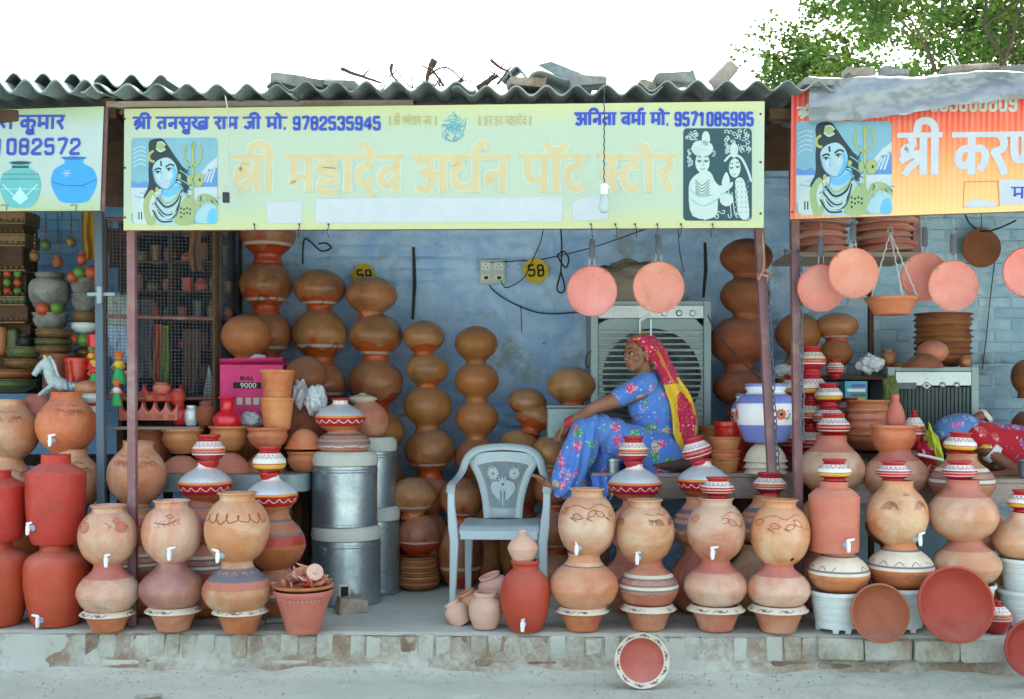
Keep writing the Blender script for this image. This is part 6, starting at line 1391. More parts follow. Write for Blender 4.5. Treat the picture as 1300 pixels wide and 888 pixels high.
def leg(pts, w=.055, d=.04):
    b = MB(); vs = []
    for p, k in pts:
        x, y, z = p; vs += [(x-w/2*k, y-d/2*k, z), (x+w/2*k, y-d/2*k, z), (x+w/2*k, y+d/2*k, z), (x-w/2*k, y+d/2*k, z)]
    n = len(pts); fs = [(i*4+j, i*4+(j+1) % 4, (i+1)*4+(j+1) % 4, (i+1)*4+j) for i in range(n-1) for j in range(4)]+[(3, 2, 1, 0), tuple((n-1)*4+j for j in range(4))]
    return b.add(vs, fs).build('leg', M['chair'], e, bevel=.008)
for s_ in (-1, 1):
    leg([((s_*.285, -.24, 0), .72), ((s_*.275, -.22, zs-.1), 1), ((s_*.285, -.215, zs), 1.05), ((s_*.295, -.21, zs+.12), .85), ((s_*.297, -.20, zs+.225), .8)])
    leg([((s_*.235, .27, 0), .72), ((s_*.225, .22, zs-.12), 1), ((s_*.225, .205, zs-.0), 1.0)])
    # arm rest sweeping back into the back hoop
    pts = spl([(s_*.297, -.235, zs+.215), (s_*.300, -.17, zs+.245), (s_*.298, -.05, zs+.258), (s_*.285, .08, zs+.275), (s_*.262, .17, zs+.32), (s_*.235, .215, zs+.40), (s_*.16, .245, zs+.455), (0, .262, zs+.472)], 4)
    b = MB(); b.tube(pts, [.028]*(len(pts)-8)+[.03]*8, 10, flat=.45); b.build('armrest', M['chair'], e)
# back: side ribs, top band, fretted panel with flower relief
def bk(x, t): return (x*(1.0-.38*(1-t)), .205+.055*t-.015*(1-(x/.2)**2), zs+.005+t*.44)
for s_ in (-1, 1):
    b = MB(); b.tube(spl([bk(s_*.165, 0), bk(s_*.16, .3), bk(s_*.185, .62), bk(s_*.235, .90)], 5), [.024]*16, 8, flat=.45); b.build('back_rib', M['chair'], e)
b = MB(); vs = []; n = 24
for i in range(n+1):
    x = -.205+.41*i/n; t1 = .985-.9*x*x-.4*abs(x)**3; t0 = .84-1.7*x*x
    for t in (t0, t1): p = bk(x, t); vs += [(p[0], p[1]-.006, p[2]), (p[0], p[1]+.008, p[2])]
fs = []
for i in range(n): a = 4*i; c = a+4; fs += [(a, c, c+2, a+2), (a+1, a+3, c+3, c+1), (a+2, c+2, c+3, a+3), (a, a+1, c+1, c)]
b.add(vs, fs); b.build('back_top_band', M['chair'], e)
b = MB(); b.add([bk(-.16, 0), bk(.16, 0), bk(.16, .17), bk(-.16, .17)], [(0, 1, 2, 3)]); o = b.build('back_lower_panel', M['chair'], e); md = o.modifiers.new('t', 'SOLIDIFY'); md.thickness = .012
b = MB()
def inside(x, t): return .16 < t < .84-1.7*x*x+.03 and abs(x) < .160+.13*max(0, t-.40)*1.3
st_ = .019
for sgn in (1, -1):                            # crossing bars of the fretwork
    for k in range(-26, 27):
        seg = []
        for j in range(60):
            t = .14+.74*j/59; x = k*st_*.9+sgn*(t-.5)*.44
            if inside(x, t): seg.append(bk(x, t))
            else:
                if len(seg) > 2: b.tube([seg[0], seg[-1]], .0024, 4)
                seg = []
        if len(seg) > 2: b.tube([seg[0], seg[-1]], .0024, 4)
o = b.build('back_fretwork', M['chair'], e); tag(o, kind='stuff')
b = MB()
def petal(cx, ct, a, l, w_):
    vs = [Vector((cx, ct))+Vector((math.cos(a)*l*u-math.sin(a)*w_*v, (math.sin(a)*l*u+math.cos(a)*w_*v)*2.25)) for u, v in ((.1, 0), (.5, .5), (.9, .35), (1, 0), (.9, -.35), (.5, -.5))]
    P3 = [bk(v.x, v.y) for v in vs]; c = [(p[0], p[1]-.007, p[2]) for p in P3]; b.add(c+[(p[0], p[1]+.004, p[2]) for p in P3], [(5, 4, 3, 2, 1, 0)]+[(i, (i+1) % 6, 6+(i+1) % 6, 6+i) for i in range(6)])
for cx, ct, l in ((-.075, .66, .05), (.085, .66, .045), (0, .50, .055)):
    for k in range(11): petal(cx, ct, k*2*PI/11, l, .017)
for k in range(6):
    for s_ in (-1, 1): petal(s_*.01, .25+.05*k, PI/2-s_*(.9+.1*k), .085-.004*k, .03); 
for s_ in (-1, 1): petal(s_*.10, .42, PI/2+s_*.5, .06, .03); petal(s_*.05, .3, PI/2-s_*.6, .09, .03)
b.tube([bk(0, .18), bk(0, .48)], .008, 6); b.build('flower_relief', M['chair'], e)

# ---- galvanised drums (tandoor ovens)
foam = plain('pale_clay_lining', (.52, .56, .50), .9, sc_=8, bmp=.5, dcol=(.35, .38, .33), dirt=.5)
def drum(cx, yt, yb, w, D, label, lip=18, door=True, z=None):
    s = D/F; r = w/2*s; h = (yb-yt)*s if z != 0 else PZ(yt, D); lp = lip*s; e = empty('metal_drum', (PX(cx, D), D, PZ(yb, D) if z is None else z), label, 'metal drum', 'galvanised tandoor drums')
    b = MB(); hb = h-lp; L = [(0, 0), (r*.96, 0), (r, .008)]
    for q in (.05, .93):
        L += [(r, hb*q-.012), (r*1.018, hb*q-.006), (r*1.018, hb*q+.004), (r, hb*q+.010)]
    L += [(r, hb), (r*.93, hb+.002), (0, hb+.002)]
    b.lathe(L, 56, 0, None, .003, cx); b.build('body', M['zinc'], e, angle=25)
    b = MB(); b.lathe([(r*.9, hb), (r*1.0, hb+.004), (r*1.03, hb+lp*.35), (r*1.0, hb+lp*.8), (r*.9, hb+lp), (r*.62, hb+lp*.98), (r*.56, hb+lp*.7), (r*.5, hb-h*.4), (0, hb-h*.4)], 48, 0, None, .012, cx); b.build('clay_lip', foam, e)
    a = R(-125); 
    if door: MB().box((r*math.cos(a)*1.01, r*math.sin(a)*1.01, hb*.86), (.05, .012, .05), rot=Matrix.Rotation(a+PI/2, 3, 'Z')@Matrix.Rotation(.5, 3, 'Y')).build('lug', M['zinc'], e, bevel=.002)
    return e, r, h
Dd = 6.85
drum(438, 577, 672, 82, Dd, 'upper front drum carrying the striped pot, dented shiny zinc', z=PZ(668, Dd))
e, r, h = drum(440, 666, 768, 86, Dd, 'lower front drum with small black fire door, half brick in front', z=0)
b = MB(); a = R(-84); b.box((r*math.cos(a), r*math.sin(a)-.002, .10), (.07, .02, .085), rot=Matrix.Rotation(a+PI/2, 3, 'Z')); b.build('fire_door_frame', foam, e, bevel=.004); MB().box((r*math.cos(a), r*math.sin(a)-.0135, .10), (.045, .004, .062), rot=Matrix.Rotation(a+PI/2, 3, 'Z')).build('fire_door', M['blackp'], e)
drum(470, 556, 645, 66, 7.2, 'upper rear drum carrying the pink pot with a white lid', z=PZ(644, 7.2)); drum(474, 642, 750, 66, 7.2, 'lower rear drum behind the front pair', z=0)
stack('zinc drum pile', Dd, [I_('silver', 432, 506, 550, 64, 'silver and red pot with red mouth', paint='silver', name='painted_pot', cat='painted pot'), I_('squat', 436, 541, 579, 69, 'buff pot with black wave bands', paint='stripe2')], 'pots on the zinc drums', zb=None)
pot('clay_pot', 'dome', 466, 508, 560, 54, 7.2, 'pinkclay', 'pink pot on the rear drum behind the silver and red pot', 'pot', 'pots on the zinc drums')
pot('pot_lid', 'lidpot', 460, 499, 513, 38, 7.2, 'cream', 'white clay lid with small red knob on the rear drum pot', 'lid')
o = brick_mesh(99, (.17, .11, .085), .012); o = put('broken_brick', o, M['brickb'], None, P(446, 779, EYE*F/(780-HZ)+.06)*1.0, (.1, .05, .5)); o.location.z = .045; tag(o, 'half brick lying on the floor in front of the lower zinc drum', 'brick')
o = put('flat_stone', brick_mesh(98, (.10, .07, .018), .006), M['stone'], None, (PX(345, 6.15), 6.2, .012), (0, 0, .4)); tag(o, 'thin grey stone flake on the floor left of the flared flower pot', 'stone')
o = put('paper_scrap', brick_mesh(97, (.12, .05, .006), .012), M['kerb'], None, (PX(178, 5.3), 5.42, ZR+.02), (.05, 0, .2)); tag(o, 'flat grey scrap lying on the road below the stack beside two red barrels', 'litter')

# ---- wall fittings: switch board, painted numbers, strips, cables
e = empty('switch_board', P(625, 346, YW-.02), 'cream plastic switch board with sockets on the blue wall left of the 58', 'switch board'); s = YW/F
b = MB(); b.bbox(-.095, .095, -.03, .012, -.088, .088); b.build('board', plain('socket_cream', (.50, .56, .50), .5), e, bevel=.004)
for x in (-.048, .048):
    MB().bbox(x-.034, x+.034, -.036, -.0305, .01, .07).build('socket', M['plastic'], e, bevel=.002)
    for a, c in ((0, .052), (-.013, .032), (.013, .032)): MB().lathe([(.0045, 0), (0, .001)], 8, 0, Matrix.Translation((x+a, -.0365, c)) @ Matrix.Rotation(PI/2, 4, 'X')).build('pin_hole', M['blackp'], e)
    MB().bbox(x-.03, x+.03, -.037, -.0305, -.062, -.02).build('rocker_switch', M['plastic'], e, bevel=.003); MB().box((x+.003, -.04, -.045), (.03, .012, .022)).build('plug', M['cable'], e, bevel=.003)
def number(cx, cy, rpx, txt, label):
    e = empty('painted_number', P(cx, cy, YW-.035), label, 'wall number'); r = rpx*YW/F; b = MB()
    b.poly([(r*(1+.06*math.sin(k*2.3))*math.cos(2*PI*k/18), r*(1+.05*math.cos(k*3.1))*math.sin(2*PI*k/18)) for k in range(18)]); b.build('yellow_disc', plain('wall_yellow', (.62, .46, .02), .6), e, smooth=False)
    b = MB(); n = 0
    for ch, x0 in zip(txt, (-.062, .006)):
        for ln in DG[ch]:
            n += 1; pp = [Vector((x0+u*.125+.004*math.sin(v*5), -.040+v*.078+.01*u)) for u, v in ln]; pp = spl(pp, 3)
            b.stroke([(p.x*r/.095, p.y*r/.095) for p in pp], .015*r/.095, 0, -.002-n*.0004, .003)
    b.build('digits', M['blackp'], e, smooth=False)
number(680, 344, 16, '58', 'yellow hexagonal patch with black 58 painted on the blue wall'); number(462, 350, 15, '59', 'yellow patch reading 59, half hidden behind a pot tower')
# flat hexagon strips of black tape
for (x0, y0), (x1, y1), lb in (((525, 314), (524, 406), 'black vertical strip on the wall right of the 59 mark'), ((895, 308), (893, 378), 'black vertical strip on the wall above the air cooler')):
    o = MB().tube([P(x0, y0, YW-.04), P((x0+x1)/2+2, y0*.5+y1*.5, YW-.045), P(x1, y1, YW-.04)], [.011, .014, .010], 6, flat=.4).build('rubber_strip', M['cable']); tag(o, lb, 'strip')
def cable(nm, pts, D, label, r=.004, m='cable', cat='cable', sag=0.0):
    q = [P(px, py, d if d else D) for px, py, *dd in pts for d in [dd[0] if dd else None]]
    o = MB().tube(spl(q, 8), r, 6).build(nm, M[m]); tag(o, label, cat); return o
Dw = YW-.05
cable('cable', [(612, 334), (650, 332), (690, 329), (750, 315, 7.4), (820, 291, 6.3)], Dw, 'thin black cable from the switch board up to the signboard')
cable('cable', [(690, 290, 7.4), (686, 308), (678, 326), (672, 340), (665, 353), (652, 362), (641, 365), (634, 352)], Dw, 'black wire curling down from the signboard beside the 58 into the board')
cable('cable', [(621, 362), (630, 372), (655, 387), (688, 398), (730, 397), (748, 394)], Dw, 'black cable sagging from the switch board to the air cooler', .005)
cable('cable', [(661, 388), (662, 405), (662, 422)], Dw, 'short wire hanging down the wall below the 58', .003)
cable('cable', [(712, 290), (713, 318), (708, 325), (718, 340), (722, 328), (714, 320), (712, 345), (707, 366), (712, 372), (717, 366), (712, 345)], Dw-.05, 'coiled black cable looped on the wall left of the first pan', .006)
cable('cable', [(384, 336), (386, 305), (395, 308), (408, 319), (420, 315), (414, 309), (404, 310)], Dw-.03, 'bundle of black wires on the blue wall right of the tall tower', .006)
cable('cable', [(861, 292, 6.2), (863, 320, 7), (868, 345)], Dw, 'thin wire hanging above the air cooler, left of the black strip', .003)
cable('cable', [(898, 400), (915, 430), (945, 462), (985, 500)], 7.15, 'black cable slanting down across the dark pot tower', .005)
cable('cable', [(1263, 330), (1257, 380), (1252, 430), (1247, 470)], Dw, 'thin dark wire down the pale right wall', .004)
cable('cable', [(1225, 272, 7), (1232, 285), (1248, 294), (1268, 290), (1290, 280)], Dw-.1, 'black wires looping under the orange signboard', .006)
cable('cable', [(670, 470), (664, 455), (665, 445), (672, 440), (680, 432)], 7.9, 'small black loop of cable on the wall left of the cooler', .004) if False else None
cable('cable', [(750, 446), (745, 452), (744, 463), (748, 468)], 7.28, 'short curved cable on the left side of the air cooler', .006)
cable('string', [(286, 122, 5.7), (290, 150, 5.72), (289, 185, 5.74), (291, 218, 5.74), (287, 240, 5.74)], 5.7, 'twisted pale cord hanging down over the signboard at the portrait', .0035, 'wire', 'string')
o = MB().box(P(287, 251, 5.74), (.035, .022, .055)).build('plug_socket', M['cable'], bevel=.004); tag(o, 'grey plug dangling on the white cord before the signboard', 'plug')
e = empty('light_bulb', P(767, 240, 5.58), 'bare frosted bulb hanging on a twisted wire over the signboard', 'light bulb'); s = 5.58/F
b = MB(); b.lathe([(0, -.125), (.02, -.121), (.03, -.10), (.031, -.085), (.022, -.055), (.014, -.03), (.013, -.01), (0, -.008)], 24); gm, nt, bs = mat('frosted_glass'); setc(nt, bs, (.55, .68, .68), .18, spec=.6); bs.inputs['Transmission Weight'].default_value = .55; b.build('bulb', gm, e)
MB().lathe([(.014, -.03), (.019, -.028), (.019, .0), (.024, .002), (.02, .022), (.006, .03), (0, .031)], 20).build('bulb_holder', M['plastic'], e)
MB().tube([(0+.0025*math.sin(k*1.9), .0025*math.cos(k*1.9), .03+k*.0125) for k in range(40)], .0032, 5).build('cord', M['cable'], e)
# chains
def chain(x0, y0, x1, y1, D, label):
    a, c = P(x0, y0, D), P(x1, y1, D); L = (a-c).length; n = int(L/.038); e = empty('chain', a, label, 'chain')
    me = None
    for k in range(n):
        if me is None:
            b = MB(); b.tube([(.013*math.cos(t*PI/6), 0, .024*math.sin(t*PI/6)) for t in range(13)], .0042, 5, caps=False); o = b.build('link', M['grip'], e); me = o.data
        else: o = bpy.data.objects.new('link', me); link(o); o.parent = e
        o.location = (c-a)*((k+.5)/n)+Vector((.003*math.sin(k), 0, 0)); o.rotation_euler = (0, random.uniform(-.15, .15), (k % 2)*PI/2+.35)
    return e
chain(974, 352, 987, 598, 6.36, 'rusty chain hanging beside the leaning mauve post'); chain(1015, 326, 1019, 560, 6.2, 'rusty chain hanging along the straight steel post')
for px, py, D, lb in ((974, 352, 6.36, 'loop of pale string and ring tied to the leaning mauve post'), (1009, 322, 6.2, 'wire ring tied round the straight steel post')):
    b = MB()
    for j in range(3): b.tube([P(px-4, py, D)+Vector((.042*math.cos(t*PI/6), .042*math.sin(t*PI/6), .006*j+.012*math.sin(t+j))) for t in range(13)], .0028, 5)
    if px < 1000: b.tube(spl([P(968, 296, D-.02), P(970, 330, D-.03), P(968, 345, D-.045), P(962, 356, D-.05)], 5), .004, 5); b.tube(spl([P(964, 350, D-.04), P(972, 343, D-.05), P(980, 348, D-.04)], 5), .003, 5)
    tag(b.build('binding', M['buff2'] if px < 1000 else M['grip']), lb, 'binding')

# ---- carton, bags, figures, fabrics on the left
e = empty('carton', P(322, 541, 7.15), 'pink cardboard carton with white printing behind the red vase', 'carton', None, (0, 0, .12)); s = 7.15/F
mp_ = plain('pink_card', (.56, .035, .16), .6, sc_=20, bmp=.1)
MB().bbox(-.20, .20, -.12, .15, 0, .40).build('box', mp_, e, bevel=.003)
for a in (MB().add([(-.2, -.12, .40), (.2, -.12, .40), (.205, -.20, .44), (-.19, -.2, .43)], [(0, 1, 2, 3)]), MB().add([(-.2, .15, .40), (.2, .15, .40), (.2, .22, .45), (-.2, .21, .44)], [(3, 2, 1, 0)])):
    o = a.build('flap', mp_, e); md = o.modifiers.new('t', 'SOLIDIFY'); md.thickness = .004
fn = bpy.data.curves
def ftext(nm, txt, size, loc, m, parent, off=.0, sx=1.0):
    cu = fn.new(nm, 'FONT'); cu.body = txt; cu.size = size; cu.offset = off; cu.align_x = 'CENTER'; t = bpy.data.objects.new('tmp', cu); link(t)
    dg = bpy.context.evaluated_depsgraph_get(); me = bpy.data.meshes.new_from_object(t.evaluated_get(dg)); me.materials.clear(); me.materials.append(m); bpy.data.objects.remove(t)
    o = bpy.data.objects.new(nm, me); link(o); o.parent = parent; o.location = loc; o.rotation_euler = (PI/2, 0, 0); o.scale = (sx, 1, 1); return o
MB().bbox(-.115, .06, -.1225, -.1215, .245, .285).build('black_label', M['blackp'], e)
ftext('lettering', '9000', .045, (-.02, -.1240, .25), I['halo'], e, .001, 1.15); ftext('lettering', 'BULL', .032, (-.03, -.1230, .30), M['blackp'], e, .001, 1.2)
for x in (-.075, -.02, .03): MB().bbox(x-.018, x+.018, -.1225, -.1215, .14, .185).build('printed_square', I['halo'], e)
ftext('lettering', 'IIIIII IIII', .02, (.0, -.123, .07), I['halo'], e)
def crumple(nm, c, d, m, label, cat, seed):
    bm = bmesh.new(); bmesh.ops.create_icosphere(bm, subdivisions=4, radius=1)
    for v in bm.verts:
        f = 1+.45*noise.noise(v.co*1.8+Vector((seed, 0, 0)))+.25*abs(noise.noise(v.co*4+Vector((0, seed, 0)))); v.co = Vector((v.co.x*d[0]*f, v.co.y*d[1]*f, v.co.z*d[2]*f))
    me = bpy.data.meshes.new(nm); bm.to_mesh(me); bm.free(); me.materials.append(m); o = bpy.data.objects.new(nm, me); link(o); o.location = c; return tag(o, label, cat)
bagm = plain('white_polythene', (.55, .62, .68), .3, dirt=.4, sc_=20, bmp=.4)
crumple('plastic_bag', P(400, 508, 6.95), (.07, .06, .08), bagm, 'white crumpled plastic bag at the right of the terracotta planters', 'bag', 3); crumple('plastic_bag', P(382, 500, 7.0), (.045, .05, .08), bagm, 'grey twisted plastic bag beside the white one', 'bag', 8)
crumple('plastic_bag', P(318, 534, 6.95), (.06, .05, .05), bagm, 'small crumpled bag between the red vase and the terracotta planters', 'bag', 5); crumple('plastic_bag', P(328, 457, 7.1), (.06, .04, .03), bagm, 'crumpled bag on top of the pink carton', 'bag', 12)
# moulded clay temple pieces with scalloped tops
def castle(cx, yb, wpx, hpx, D, m, label, n=5):
    s = D/F; e = empty('clay_ornament', P(cx, yb, D), label, 'ornament', 'scalloped clay ornaments behind the red oxide post'); w = wpx*s; h = hpx*s
    pts = [(-w/2, 0), (w/2, 0)]
    for k in range(n, 0, -1):
        x1 = -w/2+w*k/n; x0 = x1-w/n; pts += [(x1, h*.95), (x1-w/n*.12, h*.72)]+[((x0+x1)/2+.30*w/n*math.cos(t), h*.66-.24*h*math.sin(t)) for t in (0.3, PI/2, PI-.3)]+[(x0+w/n*.12, h*.72)]
    pts += [(-w/2, h*.95)]; k = len(pts); vs = [(x, -.03, z) for x, z in pts]+[(x, .03, z) for x, z in pts]
    MB().add(vs, [tuple(range(k)), tuple(range(2*k-1, k-1, -1))]+[(i, k+i, k+(i+1) % k, (i+1) % k) for i in range(k)]).build('block', M[m], e, bevel=.003, smooth=False)
    for j in range(n): x = -w/2+w*(j+.5)/n; MB().bbox(x-w/n*.28, x+w/n*.28, -.034, -.031, h*.08, h*.3).build('niche', M['groove_red'], e)
castle(192, 510, 78, 24, 7.0, 'red', 'long red clay ornament with scalloped top, upper one'); castle(190, 534, 74, 25, 6.9, 'rose', 'lower pink clay ornament with scalloped arches')
for cx, yt, yb, w, m, lb in ((205, 486, 500, 22, 'rose', 'little pink pot standing on the scalloped ornament'), (228, 513, 540, 20, 'rpaint', 'little red pot right of the ornaments'), (243, 515, 541, 18, 'silver', 'little silver pot right of the ornaments'), (262, 510, 541, 26, 'darkclay', 'little patterned pot left of the red vase'), (226, 494, 514, 18, 'red', 'little red cup above the row')):
    pot('small_pot', 'jar', cx, yt, yb, w, 6.95, m, lb, 'pot', 'little pots left of the red vase')
o = MB().bbox(PX(150, 7), PX(262, 7), 6.82, 7.15, PZ(541, 7)-.02, PZ(541, 7)-.002).build('side_board', M['wood'], bevel=.003); tag(o, 'thin board carrying the scalloped ornaments and little pots', 'board')
for x in (152, 258): tag(MB().bbox(PX(x, 7)-.02, PX(x, 7)+.02, 7.0, 7.04, .0, PZ(541, 7)-.022).build('board_leg', M['wooddark']), ('left' if x < 200 else 'right')+' prop under the ornament board', 'prop')
# white horse figure
e = empty('horse_figure', P(80, 503, 6.75), 'pale painted horse figurine lying on the pots in the left shop', 'figurine'); s = 6.75/F
def hp(px, py, dy=0): return Vector(((px-80)*s, dy, (503-py)*s))
b = MB()
b.tube(spl([hp(97, 492), hp(84, 490), hp(70, 485), hp(64, 476), hp(62, 466), hp(60, 459), hp(57, 455)], 4), [.03]*5+[.042]*5+[.038]*5+[.032]*4+[.028]*3+[.022]*3, 12)
b.tube(spl([hp(63, 459), hp(54, 463), hp(47, 471), hp(43, 477)], 4), [.030, .032, .031, .029, .027, .025, .023, .022, .021, .020, .019, .019, .018], 10)
for dy in (-.03, .03): b.tube(spl([hp(72, 488, dy), hp(58, 497, dy), hp(50, 505, dy)], 3), [.018, .016, .014, .012, .012, .012, .014], 8); b.tube(spl([hp(94, 490, dy), hp(104, 492, dy), hp(110, 500, dy)], 3), [.02, .018, .015, .013, .012, .012, .013], 8); b.tube([hp(60, 458, dy*.5), hp(59, 451, dy*.6)], [.008, .002], 6)
hw_ = plain('painted_horse', (.42, .52, .52), .5, sc_=60, dirt=.6, dcol=(.1, .16, .2)); o = b.build('body', hw_, e); md = o.modifiers.new('r', 'REMESH'); md.mode = 'VOXEL'; md.voxel_size = .006; md.use_smooth_shade = True
b = MB(); b.tube(spl([hp(62, 453), hp(68, 462), hp(71, 473), hp(76, 482)], 4), .012, 6, flat=.5); b.build('mane', M['coolerl'], e); b = MB(); b.ball(hp(58, 453, -.01), (.012, .012, .010)); b.build('headpiece', M['ypaint'], e)
for k in range(3): x = 88+k*6; MB().tube([hp(x, 484, -.035), hp(x+1, 490, -.044), hp(x+2, 497, -.035)], .004, 5).build('painted_strap', M['bluep'], e)
# dolls beside the blue grey post
def doll(cx, yb, hpx, D, cols, label):
    s = D/F; h = hpx*s; e = empty('doll', P(cx, yb, D), label, 'doll', 'small painted dolls beside the blue grey post')
    MB().lathe([(0, 0), (h*.20, 0), (h*.22, h*.08), (h*.14, h*.38), (h*.12, h*.50), (0, h*.51)], 18).build('skirt', plain('doll_'+cols[0], COL[cols[0]], .4), e)
    MB().lathe([(h*.12, h*.50), (h*.16, h*.58), (h*.13, h*.68), (h*.06, h*.72), (0, h*.72)], 16).build('torso', plain('doll_'+cols[1], COL[cols[1]], .4), e)
    MB().ball((0, 0, h*.80), h*.105, 0, 12).build('head', M['orange'], e); MB().ball((0, 0, h*.90), (h*.15, h*.15, h*.09), 0, 12).build('turban', plain('doll_'+cols[2], COL[cols[2]], .4), e)
    for sx in (-1, 1): MB().tube([(sx*h*.14, 0, h*.62), (sx*h*.2, -h*.04, h*.5), (sx*h*.1, -h*.14, h*.46)], h*.035, 6).build('arm', M['orange'], e)
COL = dict(green=(.03, .35, .10), yellow=(.65, .5, .05), orange=(.7, .18, .03), red=(.6, .02, .02), blue=(.05, .2, .6), white=(.7, .7, .7), pink=(.7, .1, .3))
doll(151, 488, 42, 6.9, ('green', 'yellow', 'orange'), 'doll in green and yellow right of the blue grey post'); doll(148, 516, 34, 6.75, ('green', 'white', 'orange'), 'lower doll in green and white behind the post'); doll(120, 494, 38, 6.85, ('green', 'red', 'yellow'), 'doll in green and red left of the post')
doll(116, 470, 30, 6.95, ('red', 'yellow', 'green'), 'small red doll above the red pots'); doll(161, 500, 30, 7.05, ('blue', 'pink', 'white'), 'small blue doll behind the mesh')
# red plastic pots, ornaments in the left shop
pot('plastic_pot', 'cup', 98, 455, 486, 32, 6.95, 'redpl', 'crimson plastic pot behind the horse figurine', 'flower pot', z=None); pot('plastic_pot', 'cup', 122, 425, 480, 24, 7.2, 'redpl', 'tall crimson pot at the blue grey post', 'flower pot')
pot('clay_pot', 'dome', 112, 483, 503, 34, 6.7, 'pinkclay', 'pink lid like pot top right of the horse figurine', 'pot'); pot('white_bowl', 'bowl', 112, 500, 512, 34, 6.7, 'plastic', 'white bowl under the pink lid like pot', 'bowl'); pot('painted_pot', 'painted', 114, 510, 540, 32, 6.72, 'red', 'dim red painted pot under the white bowl', 'painted pot', paint='red')
gold = plain('antique_gold_paint', (.22, .13, .05), .45, .3, sc_=50, dirt=.7, dcol=(.05, .03, .02)); M['gold'] = gold; M['dgreen'] = plain('dark_green_glaze', (.05, .09, .04), .35, sc_=50, dirt=.6, dcol=(.25, .2, .06)); M['fruit_g'] = plain('painted_fruit_green', (.10, .22, .04), .35); M['fruit_r'] = plain('painted_fruit_red', (.40, .07, .03), .35)
G5 = 'ornamental pots crowded in the left shop'
for i, (cx, yt, yb, w, kd, m, lb) in enumerate(((63, 347, 392, 50, 'jar', 'stub', 'large grey lumpy pot with lid'), (64, 398, 420, 44, 'bowl', 'stub', 'grey carved bowl under the painted fruit'), (68, 419, 432, 46, 'bowl', 'gold', 'gold rimmed bowl'), (68, 431, 441, 48, 'bowl', 'dgreen', 'dark green bowl'), (68, 440, 452, 46, 'bowl', 'gold', 'red and gold bowl'),
    (106, 354, 376, 32, 'bowl', 'stub', 'grey bowl near the blue grey post'), (107, 374, 398, 32, 'bowl', 'stub', 'grey carved bowl near the post'), (108, 397, 412, 34, 'bowl', 'gold', 'gold bowl near the post'), (108, 411, 424, 34, 'bowl', 'plastic', 'pale jewelled bowl near the post'), (30, 441, 458, 44, 'bowl', 'dgreen', 'green jewelled bowl left of the gold ones'), (30, 456, 470, 48, 'bowl', 'gold', 'gold bowl left of the horse'),
    (14, 470, 484, 60, 'bowl', 'darkclay', 'dark bowl at the left edge'), (14, 482, 498, 62, 'bowl', 'dgreen', 'gold and green bowl at the left edge'), (75, 450, 500, 42, 'planter', 'darkclay', 'brown planter behind the horse'), (108, 440, 456, 28, 'dome', 'gold', 'golden dome behind the tall crimson pot'), (32, 425, 443, 18, 'jar', 'black', 'small black jar with knob'))):
    pot('ornamental_pot', kd, cx, yt, yb, w, 7.3 if yt < 400 or cx > 90 else 7.15, m, lb+' in the left shop', 'pot', G5, n=28)
for k, (cx, cy, r, m) in enumerate(((54, 392, 9, 'fruit_r'), (72, 391, 8, 'fruit_g'), (92, 352, 7, 'fruit_r'), (101, 346, 8, 'fruit_g'), (117, 346, 9, 'fruit_r'), (107, 432, 9, 'fruit_g'), (94, 431, 7, 'fruit_r'))):
    tag(MB().ball(P(cx, cy, 7.2), r*7.2/F, 0, 16).build('painted_fruit', M[m]), ('red painted fruit under the grey lumpy pot', 'green painted fruit under the grey lumpy pot', 'small red painted fruit right of the lumpy pot lid', 'green painted fruit above the grey bowls', 'green painted fruit touching the blue grey post, upper', 'green painted fruit touching the blue grey post, lower', 'small red painted fruit beside the jewelled bowl')[k], 'ornament', 'painted round fruits in the left shop')
for k, (cx, y0, y1, kd, m, lb) in enumerate(((44, 268, 318, 'jar', 'gold', 'gold jar hanging on a cord nearest the carved stand'), (58, 268, 304, 'dome', 'dgreen', 'dark green dome hanging under the left signboard'), (73, 268, 326, 'jar', 'darkclay', 'dark jar hanging low under the left signboard'), (90, 268, 300, 'dome', 'gold', 'gold bell hanging high under the left signboard'), (104, 268, 322, 'jar', 'fruit_r', 'red jar hanging on a cord beside the ochre strip'))):
    D = 7.3; t = empty('hanging_ornament', P(cx, y1+14, D), lb, 'ornament', 'small ornaments hung on cords in the left shop'); s = D/F; q, _ = pot_mesh(kd, 13*s, 14*s, None, 20, .01, k); q.build('body', M[m], t)
    MB().tube([(0, 0, 14*s), (.004, 0, (14+(y1-y0)*.5)*s), (0, 0, (14+y1-y0)*s)], .0025, 5).build('cord', M['cable'], t)
    for j in range(4): MB().ball((0, 0, (18+j*5)*s), 1.7*s, 0, 8).build('bead', M[('gold', 'fruit_r', 'dgreen')[(j+k) % 3]], t)
# carved dark cabinet pieces hanging at the far left
e = empty('carved_stand', P(12, 500, 7.5), 'dark carved display stand with painted balls, cut by the left edge', 'stand'); s = 7.5/F
for z0, z1, w, m in ((214, 228, 60, 'gold'), (200, 213, 54, 'wooddark'), (186, 199, 60, 'gold'), (154, 185, 54, 'wooddark'), (112, 121, 60, 'dgreen'), (90, 111, 66, 'wooddark'), (0, 25, 66, 'wooddark')): MB().bbox(-w/2*s, w/2*s, -.12, .12, z0*s, z1*s).build('tier', M[m], e, bevel=.01)
for i in range(4):
    for j in range(3): MB().ball(((-20+i*13)*s, -.10, (128+j*11)*s), 5.5*s, 0, 12).build('painted_ball', M['fruit_g' if (i+j) % 2 else 'fruit_r'], e)
for z0 in (26, 89, 111, 121, 154, 185, 199, 213, 228):
    MB().bbox(-31*s, 31*s, -.135, .1, (z0-1.6)*s, (z0+.8)*s).build('gilt_moulding', M['gold'], e, bevel=.003)
    for i in range(9): MB().ball(((-28+i*7)*s, -.135, (z0+3.5)*s), 1.9*s, 0, 8).build('bead', M['gold' if i % 2 else 'dgreen'], e)
